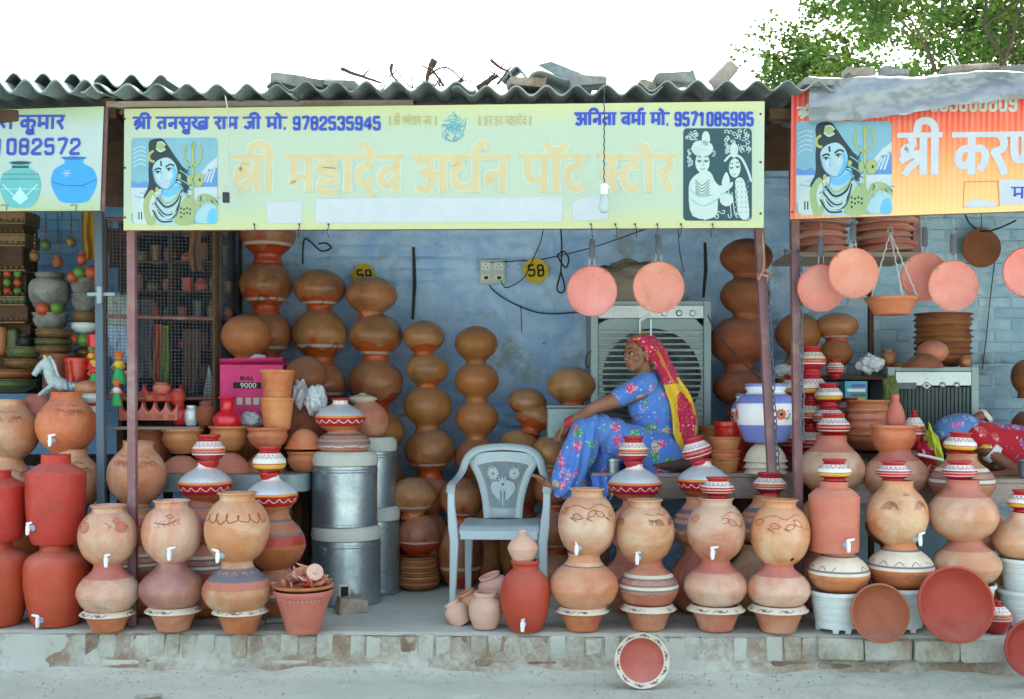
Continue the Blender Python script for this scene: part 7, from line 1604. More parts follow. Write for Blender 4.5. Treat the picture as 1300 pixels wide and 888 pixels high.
MB().bbox(-26*s, 26*s, -.06, .12, 121*s, 153*s).build('back_panel', M['wooddark'], e); MB().bbox(-30*s, 2*s, -.1, .1, 48*s, 85*s).build('mask_block', M['orange'], e, bevel=.03); MB().bbox(2*s, 16*s, -.08, .1, 45*s, 82*s).build('green_block', M['dgreen'], e, bevel=.02)
MB().bbox(-28*s, 28*s, -.02, .1, 26*s, 89*s).build('panel', M['wooddark'], e)
# dark stand with goods behind the mesh
def cloth(nm, x0, x1, y0, y1, D, col, label, folds=3, cat='cloth'):
    nx, ny = 14, 16; vs = []
    for j in range(ny+1):
        for i in range(nx+1):
            t = j/ny; px = x0+(x1-x0)*i/nx+3*math.sin(t*5+x0)*t; d = D+.02*math.sin(i/nx*folds*2*PI+t*2)*(.4+t)
            vs.append(P(px, y0+(y1-y0)*t, d))
    o = MB().add(vs, [(j*(nx+1)+i, (j+1)*(nx+1)+i, (j+1)*(nx+1)+i+1, j*(nx+1)+i+1) for j in range(ny) for i in range(nx)]).build(nm, plain(nm+'_'+str(int(x0)), col, .8, sc_=30), None); return tag(o, label, cat)
cloth('hanging_strip', 196, 206, 412, 492, 7.3, (.45, .10, .02), 'orange cloth strip hanging behind the mesh', 2); cloth('hanging_strip', 200, 214, 414, 492, 7.35, (.30, .42, .02), 'lime green cloth strip hanging behind the mesh', 2)
cloth('hanging_strip', 241, 256, 290, 345, 7.4, (.28, .12, .03), 'orange brown strip hanging high behind the mesh', 2); cloth('hanging_strip', 104, 124, 268, 330, 7.3, (.30, .17, .02), 'ochre garland strip slanting beside the blue grey post', 2); cloth('hanging_strip', 136, 166, 290, 340, 7.5, (.09, .035, .02), 'dark red brown cloth hanging between the two left posts', 3)
cloth('hanging_sheet', 160, 196, 380, 480, 7.35, (.12, .09, .10), 'mauve grey sheet hanging behind the red oxide post', 3); cloth('hanging_strip', 232, 254, 418, 500, 7.5, (.16, .10, .05), 'brown patterned strip at the back of the mesh', 2)
crumple('plastic_bag', P(150, 392, 7.2), (.10, .05, .09), plain('grey_green_polythene', (.26, .32, .30), .3, bmp=.4), 'grey green plastic bag hanging between the two left posts', 'bag', 21); crumple('plastic_bag', P(150, 425, 7.25), (.08, .04, .17), plain('bluish_polythene', (.25, .36, .52), .25, bmp=.5, sc_=25), 'long bluish plastic bag hanging between the two left posts', 'bag', 30)
e = empty('display_rack', P(225, 520, 7.7), 'dark wooden rack crowded with small goods behind the wire mesh', 'rack'); s = 7.7/F
for k, py in enumerate((300, 335, 372, 408, 445, 482)): MB().bbox(-62*s, 62*s, -.15, .2, (520-py)*s-.012, (520-py)*s).build('shelf', M['wooddark'], e)
for x in (-62, 0, 62): MB().bbox((x-2.5)*s, (x+2.5)*s, -.16, .2, 0-.4, 235*s).build('upright', M['wooddark'], e)
MB().bbox(-64*s, 64*s, .21, .23, -.4, 235*s).build('back_panel', M['wooddark'], e)
rr = random.Random(11); n = 0
adj = ['gilded', 'dark', 'gold', 'green', 'brown', 'reddish']; mts = ['gold', 'darkclay', 'gold', 'dgreen', 'darkclay', 'fruit_r']
for k, py in enumerate((300, 335, 372, 408, 445, 482)):
    px = 170; j = 0
    while px < 282:
        w = rr.uniform(12, 20); i = rr.randrange(6); hh = rr.uniform(14, 26)
        pot('small_pot', ('jar', 'dome', 'bowl', 'cup')[n % 4], px+w/2, py-hh, py, w, 7.6, mts[i], f"{adj[i]} {('jar', 'dome', 'bowl', 'pot')[n % 4]}, number {'one two three four five six seven eight nine ten'.split()[j]} from the left, {('top', 'second', 'third', 'fourth', 'fifth', 'lowest')[k]} rack shelf behind the mesh", 'pot', 'small pots on the rack behind the wire mesh', n=16); px += w+rr.uniform(1, 7); n += 1; j += 1
# wire mesh partition
def meshgrid(label, A, B, z0, z1, pitch, m='postblue', r=.0016):
    e = empty('wire_mesh', A, label, 'mesh panel'); d = B-A; L = d.length; u = d/L; b = MB(); n = int(L/pitch); k = int((z1-z0)/pitch)
    for i in range(n+1): x = u*(L*i/n); b.tube([x+Vector((0, 0, z0)), x+Vector((0, 0, z1))], r, 4, caps=False)
    for j in range(k+1): z = z0+(z1-z0)*j/k; b.tube([Vector((0, 0, z)), d+Vector((0, 0, z))], r, 4, caps=False)
    o = b.build('wire_grid', M[m], e); tag(o, kind='stuff')
    for z in (z0, z1, (z0+z1)/2-.05): b = MB(); b.tube([Vector((0, 0, z)), d+Vector((0, 0, z))], .012, 6); b.build('rail', M['beam'], e)
    for x in (Vector((0, 0, 0)), d): MB().tube([x+Vector((0, 0, z0)), x+Vector((0, 0, z1))], .014, 6).build('upright', M['wooddark'], e)
    return e
A = P(134, 0, 6.9); B = P(272, 0, 7.1); A.z = B.z = 0; meshgrid('rusty wire mesh screen between the left posts and the tall pot tower', A, B, 1.28, 2.42, .022)
A = P(276, 0, 7.15); B = P(305, 0, 8.0); A.z = B.z = 0; meshgrid('side wire mesh running back to the wall left of the tall tower', A, B, 1.2, 2.5, .05)
# latch on the blue grey post, small hanging items
b = MB(); b.box(P(129, 374, 6.28), (.16, .02, .022)); b.box(P(127, 375, 6.265), (.03, .03, .10)); tag(b.build('latch', M['cooler'], bevel=.003), 'metal cross latch fixed on the blue grey post', 'latch')
b = MB(); b.lathe([(0, 0), (.07, 0), (.001, .28)], 3, 0, Matrix.Translation(P(265, 517, 7.3))); tag(b.build('foil_cone', M['coolerl'], smooth=False), 'narrow pale triangular sail shaped figure left of the pink carton', 'ornament')
b = MB(); b.bbox(-.07, .07, -.02, .02, 0, .10); b.build
e = empty('game_box', P(1086, 513, 7.2), 'blue and green printed packet on the dark shelf behind the red pots', 'packet'); MB().bbox(-.075, .075, -.015, .015, 0, .15).build('packet', plain('cyan_card', (.05, .35, .5), .4), e, bevel=.002)
for k, c in enumerate(('ypaint', 'fruit_g', 'tapw', 'bluep')): MB().bbox(-.06+.03*(k % 2), .06, -.0175-.0003*k, -.0165, .02+.03*k, .04+.03*k).build('printed_patch', M[c], e)
o = crumple('green_leafy_cloth', P(1130, 505, 7.1), (.045, .04, .14), plain('olive_cloth', (.13, .16, .05), .8), 'olive green cloth hanging beside the right cooler', 'cloth', 41); o.name = 'olive_cloth'
crumple('plastic_bag', P(1104, 462, 7.3), (.08, .06, .06), bagm, 'clear bag of red trinkets on the shelf by the right cooler', 'bag', 50); crumple('plastic_bag', P(996, 470, 7.4), (.06, .05, .04), bagm, 'crumpled grey bag on the shelf between the steel posts', 'bag', 60)
e = empty('wall_board', P(995, 476, 7.55), 'grey plank between the two steel posts under the olive pot', 'board'); MB().bbox(-.22, .2, -.15, .2, -.03, 0).build('plank', M['wood'], e, bevel=.003)
# steel tumblers
for cx, cy, lb in ((779, 590, 'small steel cup on the bench in front of the woman'), ): pot('steel_cup', 'cup', cx, cy-12, cy+6, 17, 6.76, 'zinc', lb, 'cup', z=ZB)
# ---- things on the roofs
def roofstone(cx, cy, d, rot, label, m='stone', D=6.0, seed=1, cat='stone', nm='roof_stone'):
    o = put(nm, brick_mesh(200+seed, d, .012), M[m], None, P(cx, cy, D), rot); tag(o, label, cat); return o
roofstone(368, 106, (.20, .15, .055), (0, .12, .2), 'wedge of grey stone on the roof above the phone number', seed=1); roofstone(398, 108, (.14, .12, .05), (0, .1, 0), 'small flat stone right of the grey wedge on the roof', seed=2); roofstone(433, 110, (.20, .12, .035), (0, .1, 0), 'long flat grey stone on the roof left of the twigs', seed=3)
roofstone(747, 107, (.21, .12, .05), (0, .02, 0), 'flat concrete block on the roof above the Hindi name', seed=5); roofstone(856, 102, (.21, .12, .06), (0, -.12, .1), 'rounded grey stone on the roof above the couple print', seed=6)
roofstone(668, 108, (.2, .14, .06), (0, 0, .2), 'brown block under the broken sheet on the roof', 'brickb', seed=7); roofstone(822, 109, (.07, .1, .05), (.2, .2, .4), 'small reddish stone on the roof right of the flat block', 'brickb', seed=8)
roofstone(1091, 93, (.15, .1, .045), (0, 0, .1), 'flat pinkish brick on the roof before the tree', 'brickb', D=6.1, seed=9); roofstone(1133, 94, (.14, .1, .045), (0, .05, .1), 'second flat brick on the plastic sheet', 'stone', D=6.1, seed=10); roofstone(1230, 90, (.3, .1, .03), (0, -.05, 0), 'reddish tile on the plastic sheet at the right', 'brickb', D=5.9, seed=11)
roofstone(1280, 92, (.25, .1, .05), (0, 0, 0), 'grey brick on the plastic sheet near the right edge', 'stone', D=5.9, seed=12)
o = put('roof_log', brick_mesh(230, (.075, .085, .17), .01), M['wood'], None, P(919, 96, 5.95), (.3, .75, .1)); tag(o, 'short square timber end leaning on the roof right of the rounded stone', 'timber')
for k, (pts, label) in enumerate((([(648, 90), (652, 98), (668, 100), (676, 92), (690, 90), (720, 101), (752, 108)], 'broken corrugated sheet piece lying on the roof'), ([(636, 103), (645, 92), (656, 84), (664, 92), (672, 104)], 'small bent sheet shard left of the broken corrugated piece'))):
    q = spl([P(x, y, 6.02-.0*k) for x, y in pts], 5); n = len(q); vs = [p for p in q]+[p+Vector((.03, .5-.3*k, .03)) for p in q]
    o = MB().add(vs, [(i, i+1, n+i+1, n+i) for i in range(n-1)]).build('sheet_fragment', M['asb']); md = o.modifiers.new('t', 'SOLIDIFY'); md.thickness = .01; tag(o, label, 'roof sheet piece')
o = MB().add([P(684, 84, 6.1), P(700, 80, 6.1), P(760, 104, 6.0), P(735, 112, 6.0)], [(0, 1, 2, 3)]).build('sheet_fragment', M['asb'], smooth=False); md = o.modifiers.new('t', 'SOLIDIFY'); md.thickness = .012; tag(o, 'flat slanting sheet piece on top of the broken corrugated one', 'roof sheet piece')
TW = [([(433, 87), (450, 94), (470, 101), (484, 106)], .011, 'long straight twig on the roof, thick end at left'), ([(498, 82), (496, 90), (500, 99), (508, 107)], .009, 'short crooked twig standing behind the roof edge'), ([(551, 76), (546, 86), (543, 96), (541, 110)], .018, 'thick forked branch standing on the roof'),
 ([(541, 100), (555, 88), (570, 88), (588, 102), (612, 104)], .006, 'thin arched twig right of the forked branch'), ([(563, 110), (556, 98), (549, 90), (535, 83)], .008, 'thin twig crossing the forked branch'), ([(606, 113), (620, 103), (633, 96)], .018, 'stubby branch pointing right on the roof'), ([(624, 76), (636, 86), (648, 94)], .010, 'thin stick pointing up left of the sheet pieces'), ([(632, 108), (640, 96), (650, 84)], .008, 'stick leaning on the sheet shard'), ([(573, 112), (580, 106), (588, 102)], .016, 'short thick stub of wood on the roof')]
for k, (pts, r, label) in enumerate(TW):
    q = spl([P(x, y, 6.05+.01*k) for x, y in pts], 4); q = [p+Vector((.006*noise.noise(p*20), 0, .006*noise.noise(p*17))) for p in q]
    b = MB(); b.tube(q, [r*(1-.55*i/len(q)) for i in range(len(q))], 7)
    if r > .008:
        m_ = q[len(q)//2]; b.tube([m_, m_+Vector((.03, 0, .03)), m_+Vector((.045, 0, .055))], [r*.5, r*.35, r*.2], 5)
    tag(b.build('roof_branch', M['wooddark']), label, 'branch')
o = MB().tube(spl([P(700, 60, 14), P(1000, 60, 14)], 2), .004, 4) if False else None
o = tag(MB().tube([P(1208, 65, 6.4), P(1216, 78, 6.2), P(1224, 90, 6.0)], .004, 4).build('roof_wire', M['cable']), 'thin slanting wire over the plastic sheet by the tree', 'wire')
rt = random.Random(31); lbs = ('left of the thick forked branch', 'just right of the thick forked branch', 'between the stubby branch and sheet shard', 'leaning over the broken sheet', 'left of the crooked twig')
for k, (cx, cy) in enumerate(((530, 100), (556, 98), (618, 98), (640, 92), (488, 104))):
    b = MB()
    for j in range(4):
        q = P(cx+rt.uniform(-6, 6), cy+12, 6.1); d = Vector((rt.uniform(-1, 1), rt.uniform(-.3, .3), rt.uniform(.3, 1))).normalized(); pts = [q]
        for i in range(6): d = (d+Vector((rt.uniform(-.5, .5), rt.uniform(-.3, .3), rt.uniform(-.4, .3)))).normalized(); pts.append(pts[-1]+d*.028)
        b.tube(pts, [.0045-.0005*i for i in range(7)], 5)
    tag(b.build('dry_twig', M['wooddark']), 'fine dry twigs on the roof '+lbs[k], 'twig')
# ---- tree behind the right shop
def leafm():
    m, nt, b = mat('leaf_green'); tc, rnd = base(nt); ob = tc.outputs['Object']
    c = ramp(nt, nz(nt, ob, rnd, 2.2, 4, .6), [(.3, (.03, .085, .012)), (.5, (.055, .13, .018)), (.7, (.12, .14, .02))])
    setc(nt, b, c, .45, spec=.3); t = N(nt, 'ShaderNodeBsdfTranslucent', {'Color': mix(nt, .5, c, (.10, .19, .015))}); mx = N(nt, 'ShaderNodeMixShader', {0: .3, 1: b.outputs[0], 2: t.outputs[0]})
    nt.links.new(mx.outputs[0], nt.nodes['Material Output'].inputs[0]); return m
e = empty('shade_tree', (PX(1300, 13), 13, ZR), 'leafy green tree rising behind the right hand roof', 'tree'); rt = random.Random(21); loc = e.location
T0 = Vector((0, 0, 0)); b = MB(); b.tube(spl([Vector((0, 0, 0)), Vector((.05, 0, 1.2)), Vector((-.05, .1, 2.6)), Vector((.1, 0, 4.2))], 5), [.26-.008*i for i in range(16)], 12); b.build('trunk', M['bark'], e)
tips = []
lb = MB()
def limb(p, d, L, r, depth):
    q = [p]; n = 5
    for i in range(n): d = (d+Vector((rt.uniform(-.2, .2), rt.uniform(-.2, .2), rt.uniform(-.12, .14)))).normalized(); q.append(q[-1]+d*L/n)
    lb.tube(q, [r*(1-.6*i/n) for i in range(n+1)], 6)
    if depth == 0: tips.extend(q[2:]); return
    for k in range(4 if depth > 1 else 4):
        i = rt.randrange(2, n+1); limb(q[i], (d+Vector((rt.uniform(-.9, .9), rt.uniform(-.9, .9), rt.uniform(-.5, .5)))).normalized(), L*.62, r*.45, depth-1)
for k in range(15):
    a = k*2*PI/7.5+rt.uniform(-.2, .2); limb(Vector((.05, 0, 3.75+.03*k)), Vector((math.cos(a)*1.0, math.sin(a)*.8, rt.uniform(.35, 1.3))).normalized(), rt.uniform(1.9, 2.6), .038, 2)
lb.build('branch', M['bark'], e)
lf = MB(); vs = []; fs = []
for t in tips:
    for c in range(2):
        cc = t+Vector((rt.gauss(0, .12), rt.gauss(0, .12), rt.gauss(0, .10)))
        for k in range(rt.randrange(26, 48)):
            p = cc+Vector((rt.gauss(0, .075), rt.gauss(0, .075), rt.gauss(0, .065))); u = Vector((rt.uniform(-1, 1), rt.uniform(-1, 1), rt.uniform(-.8, .3))).normalized(); v = u.orthogonal().normalized(); v = (Matrix.Rotation(rt.uniform(0, 6), 3, u) @ v); L = rt.uniform(.045, .085); w_ = L*.38; i = len(vs)
            vs += [p, p+u*L*.5+v*w_, p+u*L, p+u*L*.5-v*w_]; fs.append((i, i+1, i+2, i+3))
print('leaves', len(fs)); lf.add(vs, fs); o = lf.build('foliage', leafm(), e, smooth=False); tag(o, kind='stuff')
# ================================================================ PEOPLE
def fabric(name, base_, cols, scale, size=.36, base2=None, rough=.75, stretch=(1, 1, 1), fold=0.0):
    m, nt, b = mat(name); tc, rnd = base(nt); ob = tc.outputs['Object']
    mp = N(nt, 'ShaderNodeMapping', {'Vector': ob, 'Scale': stretch}); n0 = N(nt, 'ShaderNodeTexNoise', {'Vector': mp.outputs[0], 'Scale': scale*2.2, 'Detail': 3})
    v = N(nt, 'ShaderNodeVectorMath', {0: n0.outputs['Color'], 3: .09*6/scale}, operation='SCALE'); v2 = N(nt, 'ShaderNodeVectorMath', {0: mp.outputs[0], 1: v.outputs[0]}, operation='ADD')
    vo = N(nt, 'ShaderNodeTexVoronoi', {'Vector': v2.outputs[0], 'Scale': scale, 'Randomness': .8}); d = vo.outputs['Distance']; sx = N(nt, 'ShaderNodeSeparateColor', {0: vo.outputs['Color']})
    c = mix(nt, ramp(nt, nz(nt, ob, rnd, 5, 4), [(.4, 0), (.7, 1)]), base_, base2 or tuple(x*.8 for x in base_))
    k = len(cols); stops = [((i)/k, cc) for i, cc in enumerate(cols)]; fc = ramp(nt, sx.outputs[0], stops, 'CONSTANT')
    fine = nz(nt, ob, rnd, scale*7, 3, .6); fc = mix(nt, ramp(nt, fine, [(.5, 0), (.62, .7)]), fc, (.75, .72, .75)); fc = mix(nt, ramp(nt, fine, [(.36, .6), (.42, 0)]), fc, tuple(x*.4 for x in cols[0]))
    dd = mth(nt, 'ADD', d, mth(nt, 'MULTIPLY', nz(nt, ob, rnd, scale*4, 2), .25)); c = mix(nt, mth(nt, 'LESS_THAN', dd, size+.12), c, fc)
    vs_ = N(nt, 'ShaderNodeTexVoronoi', {'Vector': v2.outputs[0], 'Scale': scale*3.1, 'Randomness': .9}); sc2 = N(nt, 'ShaderNodeSeparateColor', {0: vs_.outputs['Color']})
    c = mix(nt, mth(nt, 'MULTIPLY', mth(nt, 'LESS_THAN', vs_.outputs['Distance'], .22), mth(nt, 'GREATER_THAN', sc2.outputs[1], .35)), c, ramp(nt, sc2.outputs[0], [(0, cols[0]), (.35, (.55, .6, .7)), (.7, cols[-1])], 'CONSTANT'))
    setc(nt, b, c, rough, spec=.2); bump(nt, b, nz(nt, ob, rnd, 14, 5, .6), .45, .01); b.inputs['Sheen Weight'].default_value = .15; return m
dress = fabric('blue_floral_cotton', (.075, .20, .62), [(.55, .05, .22), (.10, .24, .66), (.04, .36, .14), (.62, .12, .30), (.28, .22, .55), (.03, .30, .12), (.45, .38, .25)], 11, .40, (.10, .27, .66))
scr = fabric('crimson_print_veil', (.52, .015, .07), [(.70, .10, .20), (.75, .45, .10), (.6, .05, .12), (.72, .65, .62)], 34, .26, (.60, .03, .12)); scy = fabric('yellow_print_veil', (.76, .52, .03), [(.80, .62, .20), (.70, .25, .05)], 26, .2, (.80, .60, .06)); sco = plain('orange_veil_band', (.72, .25, .02), .7)
def skinm(name, c1, c2):
    m, nt, b = mat(name); tc, rnd = base(nt); n1 = nz(nt, tc.outputs['Object'], rnd, 14, 4); setc(nt, b, mix(nt, n1, c1, c2), .5, spec=.4); b.inputs['Subsurface Weight'].default_value = .08; b.inputs['Subsurface Radius'].default_value = (.02, .008, .004)
    bump(nt, b, nz(nt, tc.outputs['Object'], rnd, 60, 3), .12, .002); return m
skin = skinm('brown_skin', (.32, .155, .095), (.25, .11, .065)); skin2 = skinm('dark_brown_skin', (.22, .085, .045), (.17, .065, .035))
hairm = plain('black_hair', (.012, .009, .008), .45); lipm = plain('lip', (.25, .05, .045), .45); eyew = plain('eye_white', (.55, .52, .48), .3); gold_ = plain('gold_metal', (.75, .48, .12), .3, .9)
def union(name, mb, voxel, m, parent, smooth=4, disp=None, fac=.5):
    o = mb.build('tmp', m); md = o.modifiers.new('r', 'REMESH'); md.mode = 'VOXEL'; md.voxel_size = voxel; sm = o.modifiers.new('s', 'SMOOTH'); sm.iterations = smooth; sm.factor = fac
    me = bpy.data.meshes.new_from_object(o.evaluated_get(bpy.context.evaluated_depsgraph_get())); bpy.data.objects.remove(o)
    if disp:
        no = [v.normal.copy() for v in me.vertices]
        for v, n in zip(me.vertices, no): v.co += n*disp(v.co)
    me.polygons.foreach_set('use_smooth', [True]*len(me.polygons)); me.name = name; o = bpy.data.objects.new(name, me); link(o); o.parent = parent; return o
def cap(b, pts, rs, k=5, n=12):
    P_ = [Vector((*p, r)) for p, r in zip(pts, rs)]; q = []
    for i in range(len(P_)-1):
        for j in range(k):
            t = j/k; p0, p1, p2, p3 = P_[max(0, i-1)], P_[i], P_[i+1], P_[min(len(P_)-1, i+2)]
            q.append(.5*((2*p1)+(p2-p0)*t+(2*p0-5*p1+4*p2-p3)*t*t+(3*p1-p0-3*p2+p3)*t**3))
    q.append(P_[-1]); b.tube([v.xyz for v in q], [max(.003, v[3]) for v in q], n); b.ball(q[0].xyz, q[0][3]*.98, 0, n); b.ball(q[-1].xyz, q[-1][3]*.98, 0, n)
E0 = P(835, 600, 7.0); woman = empty('person', E0, 'seated woman in blue floral dress and red yellow veil, arms stretched over her knee', 'person')
def w(px, py, D=7.0): return P(px, py, D)-E0
HM = Matrix.Translation(w(811, 451, 6.99)) @ Matrix.Rotation(R(-57), 4, 'Z') @ Matrix.Rotation(R(4), 4, 'X') @ Matrix.Scale(1.05, 4)
h = lambda x, y, z: HM @ Vector((x, y, z))
def head_shape(b, h):
    Rm = HM.to_3x3()
    b.ball(h(0, .018, .032), (.073, .090, .080), 0, 20, Rm); b.ball(h(0, -.020, -.02), (.060, .066, .080), 0, 20, Rm); b.ball(h(0, -.045, .045), (.056, .045, .05), 0, 16, Rm)
    b.ball(h(0, -.056, -.078), (.026, .026, .022), 0, 14, Rm); b.ball(h(0, -.035, -.06), (.046, .045, .035), 0, 14, Rm)
    for s_ in (-1, 1):
        b.ball(h(s_*.036, -.052, -.018), (.026, .026, .026), 0, 12, Rm); b.tube([h(s_*.012, -.086, .036), h(s_*.034, -.082, .040), h(s_*.052, -.062, .034)], [.008, .009, .008], 8)
        b.ball(h(s_*.012, -.094, -.024), (.009, .010, .008), 0, 8, Rm); b.ball(h(s_*.072, .008, -.002), (.010, .022, .030), 0, 10, Rm)
    b.tube([h(0, -.080, .030), h(0, -.092, .008), h(0, -.104, -.012), h(0, -.106, -.020), h(0, -.092, -.030)], [.008, .010, .012, .013, .010], 10)
    b.tube([h(-.022, -.078, -.048), h(0, -.089, -.045), h(.022, -.078, -.048)], [.007, .011, .007], 8); b.tube([h(-.018, -.078, -.057), h(0, -.087, -.058), h(.018, -.078, -.057)], [.007, .010, .007], 8)
def hand(b, wr, pd, side, spread, curl, L=1.0):
    """wr wrist, pd finger direction, side = direction across the palm towards the thumb, curl = direction fingers bend to"""
    pd = pd.normalized(); side = (side-pd*side.dot(pd)).normalized(); nrm = (curl-pd*curl.dot(pd)-side*curl.dot(side)).normalized()
    cap(b, [wr, wr+pd*.03, wr+pd*.055], [.024, .026, .024], 3)
    for k, (o_, l) in enumerate(((.030, .070), (.011, .080), (-.009, .075), (-.028, .058))):
        q = wr+pd*.062*L+side*o_; cap(b, [wr+pd*.025+side*o_*.6, q], [.014, .0125], 2, 8)
        dirs = [pd+nrm*.15, pd+nrm*(.5+.12*k), pd+nrm*(1.0+.2*k)]; pts = [q]
        for d, f in zip(dirs, (.42, .32, .26)): pts.append(pts[-1]+(d+side*o_*spread).normalized()*l*f)
        cap(b, pts, [.0115, .0105, .0095, .0078], 3, 8)
    t0 = wr+pd*.02+side*.022; cap(b, [wr+pd*.008+side*.010, t0+side*.014+nrm*.006, t0+side*.026+pd*.03+nrm*.014, t0+side*.024+pd*.055+nrm*.022], [.014, .014, .0115, .0085], 3, 8)
b = MB(); head_shape(b, h)
cap(b, [w(816, 463, 7.0), w(819, 474, 7.01), w(823, 484, 7.02)], [.056, .054, .062])
cap(b, [w(838, 580, 7.05), w(836, 552, 7.05), w(826, 520, 7.03), w(823, 497, 7.03)], [.13, .12, .125, .085])
wl = w(721, 538, 6.93); wr_ = w(722, 541, 7.03)
cap(b, [w(817, 494, 6.90), w(790, 505, 6.84), w(758, 516, 6.80), w(742, 526, 6.85), wl], [.058, .052, .040, .037, .025]); cap(b, [w(820, 494, 7.17), w(792, 508, 7.21), w(762, 521, 7.21), w(742, 532, 7.13), wr_], [.056, .05, .040, .036, .026])
hand(b, wl, Vector((-.45, -.05, -1)), Vector((-.5, -.6, .1)), 1.5, Vector((.6, .5, -.2))); hand(b, wr_, Vector((-.75, -.25, -.65)), Vector((0, .8, .4)), 1.2, Vector((.1, -.9, -.5)))
for dd, hx, kx, ky, ax, ay in ((6.88, 838, 747, 548, 713, 608), (7.17, 842, 765, 556, 745, 640)):
    cap(b, [w(hx, 582, dd), w(kx, ky, dd), w(ax, ay, dd-(.15 if dd < 7 else 0))], [.10, .068, .034], 6)
# near foot on the chair's arm, toes to the left
fa = w(713, 612, 6.73); cap(b, [fa, w(716, 622, 6.73), w(706, 622, 6.73), w(694, 614, 6.72), w(685, 607, 6.71)], [.034, .030, .030, .026, .022], 4)
for k in range(5):
    dy = -.034+.015*k; cap(b, [w(689, 609, 6.72)+Vector((0, dy, 0)), w(682, 604+abs(k-1)*.4, 6.72)+Vector((0, dy*1.15, -.004)), w(676.5+k*1.2, 602+k*.7, 6.72)+Vector((0, dy*1.2, -.006))], [.013, .0105 if k else .013, .008 if k else .0115], 3, 8)
cap(b, [w(745, 640, 7.17), w(738, 656, 7.17), w(722, 658, 7.16), w(708, 660, 7.15)], [.034, .03, .026, .018], 4)
union('body', b, .0042, skin, woman, 3)
Rm = HM.to_3x3()
for s_ in (-1, 1):
    MB().ball(h(s_*.031, -.0815, .014), (.0145, .0085, .0085), 0, 14, Rm).build('eye', eyew, woman); MB().ball(h(s_*.031-.002, -.0885, .014), (.0068, .003, .0072), 0, 12, Rm).build('iris', hairm, woman)
    MB().tube(spl([h(s_*.014, -.086, .013), h(s_*.024, -.092, .0215), h(s_*.036, -.090, .022), h(s_*.048, -.078, .013)], 3), .0022, 5).build('eyelid', hairm, woman)
    MB().tube(spl([h(s_*.012, -.094, .038), h(s_*.028, -.094, .045), h(s_*.050, -.072, .038)], 4), [.0018, .0026, .003, .003, .003, .003, .0026, .002, .0015], 5).build('eyebrow', hairm, woman)
    MB().ball(h(s_*.076, .002, -.028), .0075, 0, 10).build('earring', gold_, woman)
MB().ball(h(0, -.0955, .048), (.0045, .002, .0045), 0, 8, Rm).build('bindi', M['rpaint'], woman)
b = MB(); b.tube(spl([h(-.020, -.082, -.055), h(-.008, -.0985, -.0475), h(0, -.0995, -.049), h(.008, -.0985, -.0475), h(.020, -.082, -.055)], 3), [.002]+[.0042]*11+[.002], 6); b.tube(spl([h(-.017, -.082, -.057), h(0, -.0985, -.059), h(.017, -.082, -.057)], 4), [.002]+[.005]*7+[.002], 6); b.build('lips', lipm, woman)
MB().ball(h(.014, -.103, -.022), .003, 0, 6).build('nose_stud', gold_, woman)
b = MB(); b.ball(h(0, .022, .040), (.079, .092, .082), 0, 24, Rm); hb = b.build('hair', hairm, woman)
bm = bmesh.new(); bm.from_mesh(hb.data); Hi = HM.inverted()
kill = [f for f in bm.faces if (lambda c: c.y < -.052+(.085-c.z)*.62)(Hi @ f.calc_center_median())]; bmesh.ops.delete(bm, geom=kill, context='FACES'); bm.to_mesh(hb.data); bm.free()
# dress: bodice with short sleeves, skirt over both legs
def fold(p): return .010*noise.noise(Vector((p.x*5, p.y*5, p.z*3)))+.004*noise.noise(Vector((p.x*16, p.y*9, p.z*16)))
b = MB(); cap(b, [w(840, 590, 7.05), w(838, 570, 7.05), w(834, 548, 7.04), w(829, 520, 7.02), w(828, 497, 7.03), w(825, 482, 7.03)], [.17, .158, .146, .150, .128, .07], 5, 20)
b.ball(w(812, 518, 6.95), (.075, .08, .07), 0, 16); b.ball(w(812, 518, 7.10), (.075, .08, .07), 0, 16)
cap(b, [w(820, 487, 6.90), w(804, 495, 6.86), w(787, 504, 6.83)], [.075, .070, .066]); cap(b, [w(820, 494, 7.17), w(803, 501, 7.19), w(788, 508, 7.2)], [.075, .07, .066])
union('bodice', b, .007, dress, woman, 6, fold)
def fold2(p):
    q = .92*p.x-.39*p.z; return .012*math.sin(q*70+p.y*38+4*noise.noise(p*3))*min(1, max(0, (-p.x-.20)*6))+.012*noise.noise(Vector((q*12, p.y*12, p.z*3)))
b = MB()
for dd, hx, kx, ky, ax, ay, rk in ((6.87, 838, 750, 545, 717, 618, .095), (7.16, 842, 766, 553, 752, 645, .09)):
    cap(b, [w(hx, 580, dd), w((hx+kx)/2, 562, dd), w(kx, ky, dd), w((kx+ax)/2-2, (ky+ay)/2, dd-(.09 if dd < 7 else 0)), w(ax, ay, dd-(.15 if dd < 7 else 0))], [.15, .125, rk, .104, .085], 5, 18)
for px, py, D, qx, qy in ((760, 552, 7.0, 745, 630), (775, 560, 6.92, 762, 625), (790, 565, 7.0, 772, 600)): cap(b, [w(px, py, D), w((px+qx)/2, (py+qy)/2, D), w(qx, qy, D-.02)], [.09, .085, .07], 4, 16)
cap(b, [w(800, 565, 6.95), w(830, 584, 6.90), w(850, 590, 6.92)], [.12, .10, .07], 4, 16)
b.add([tuple(w(720, 640, D)) for D in (6.80, 7.2)]+[tuple(w(765, 655, D)) for D in (6.8, 7.2)], [])
union('skirt', b, .008, dress, woman, 5, fold2)
b = MB()                                        # end of the skirt hanging before the bench
vs = []; nx, ny = 20, 12
for j in range(ny+1):
    for i in range(nx+1):
        t = j/ny; u = i/nx; vs.append(w(750+26*u+4*math.sin(t*3), 604+(44-20*abs(u-.3))*t, 6.69-.03*math.sin(PI*t)+.012*math.sin(u*15+t*2)))
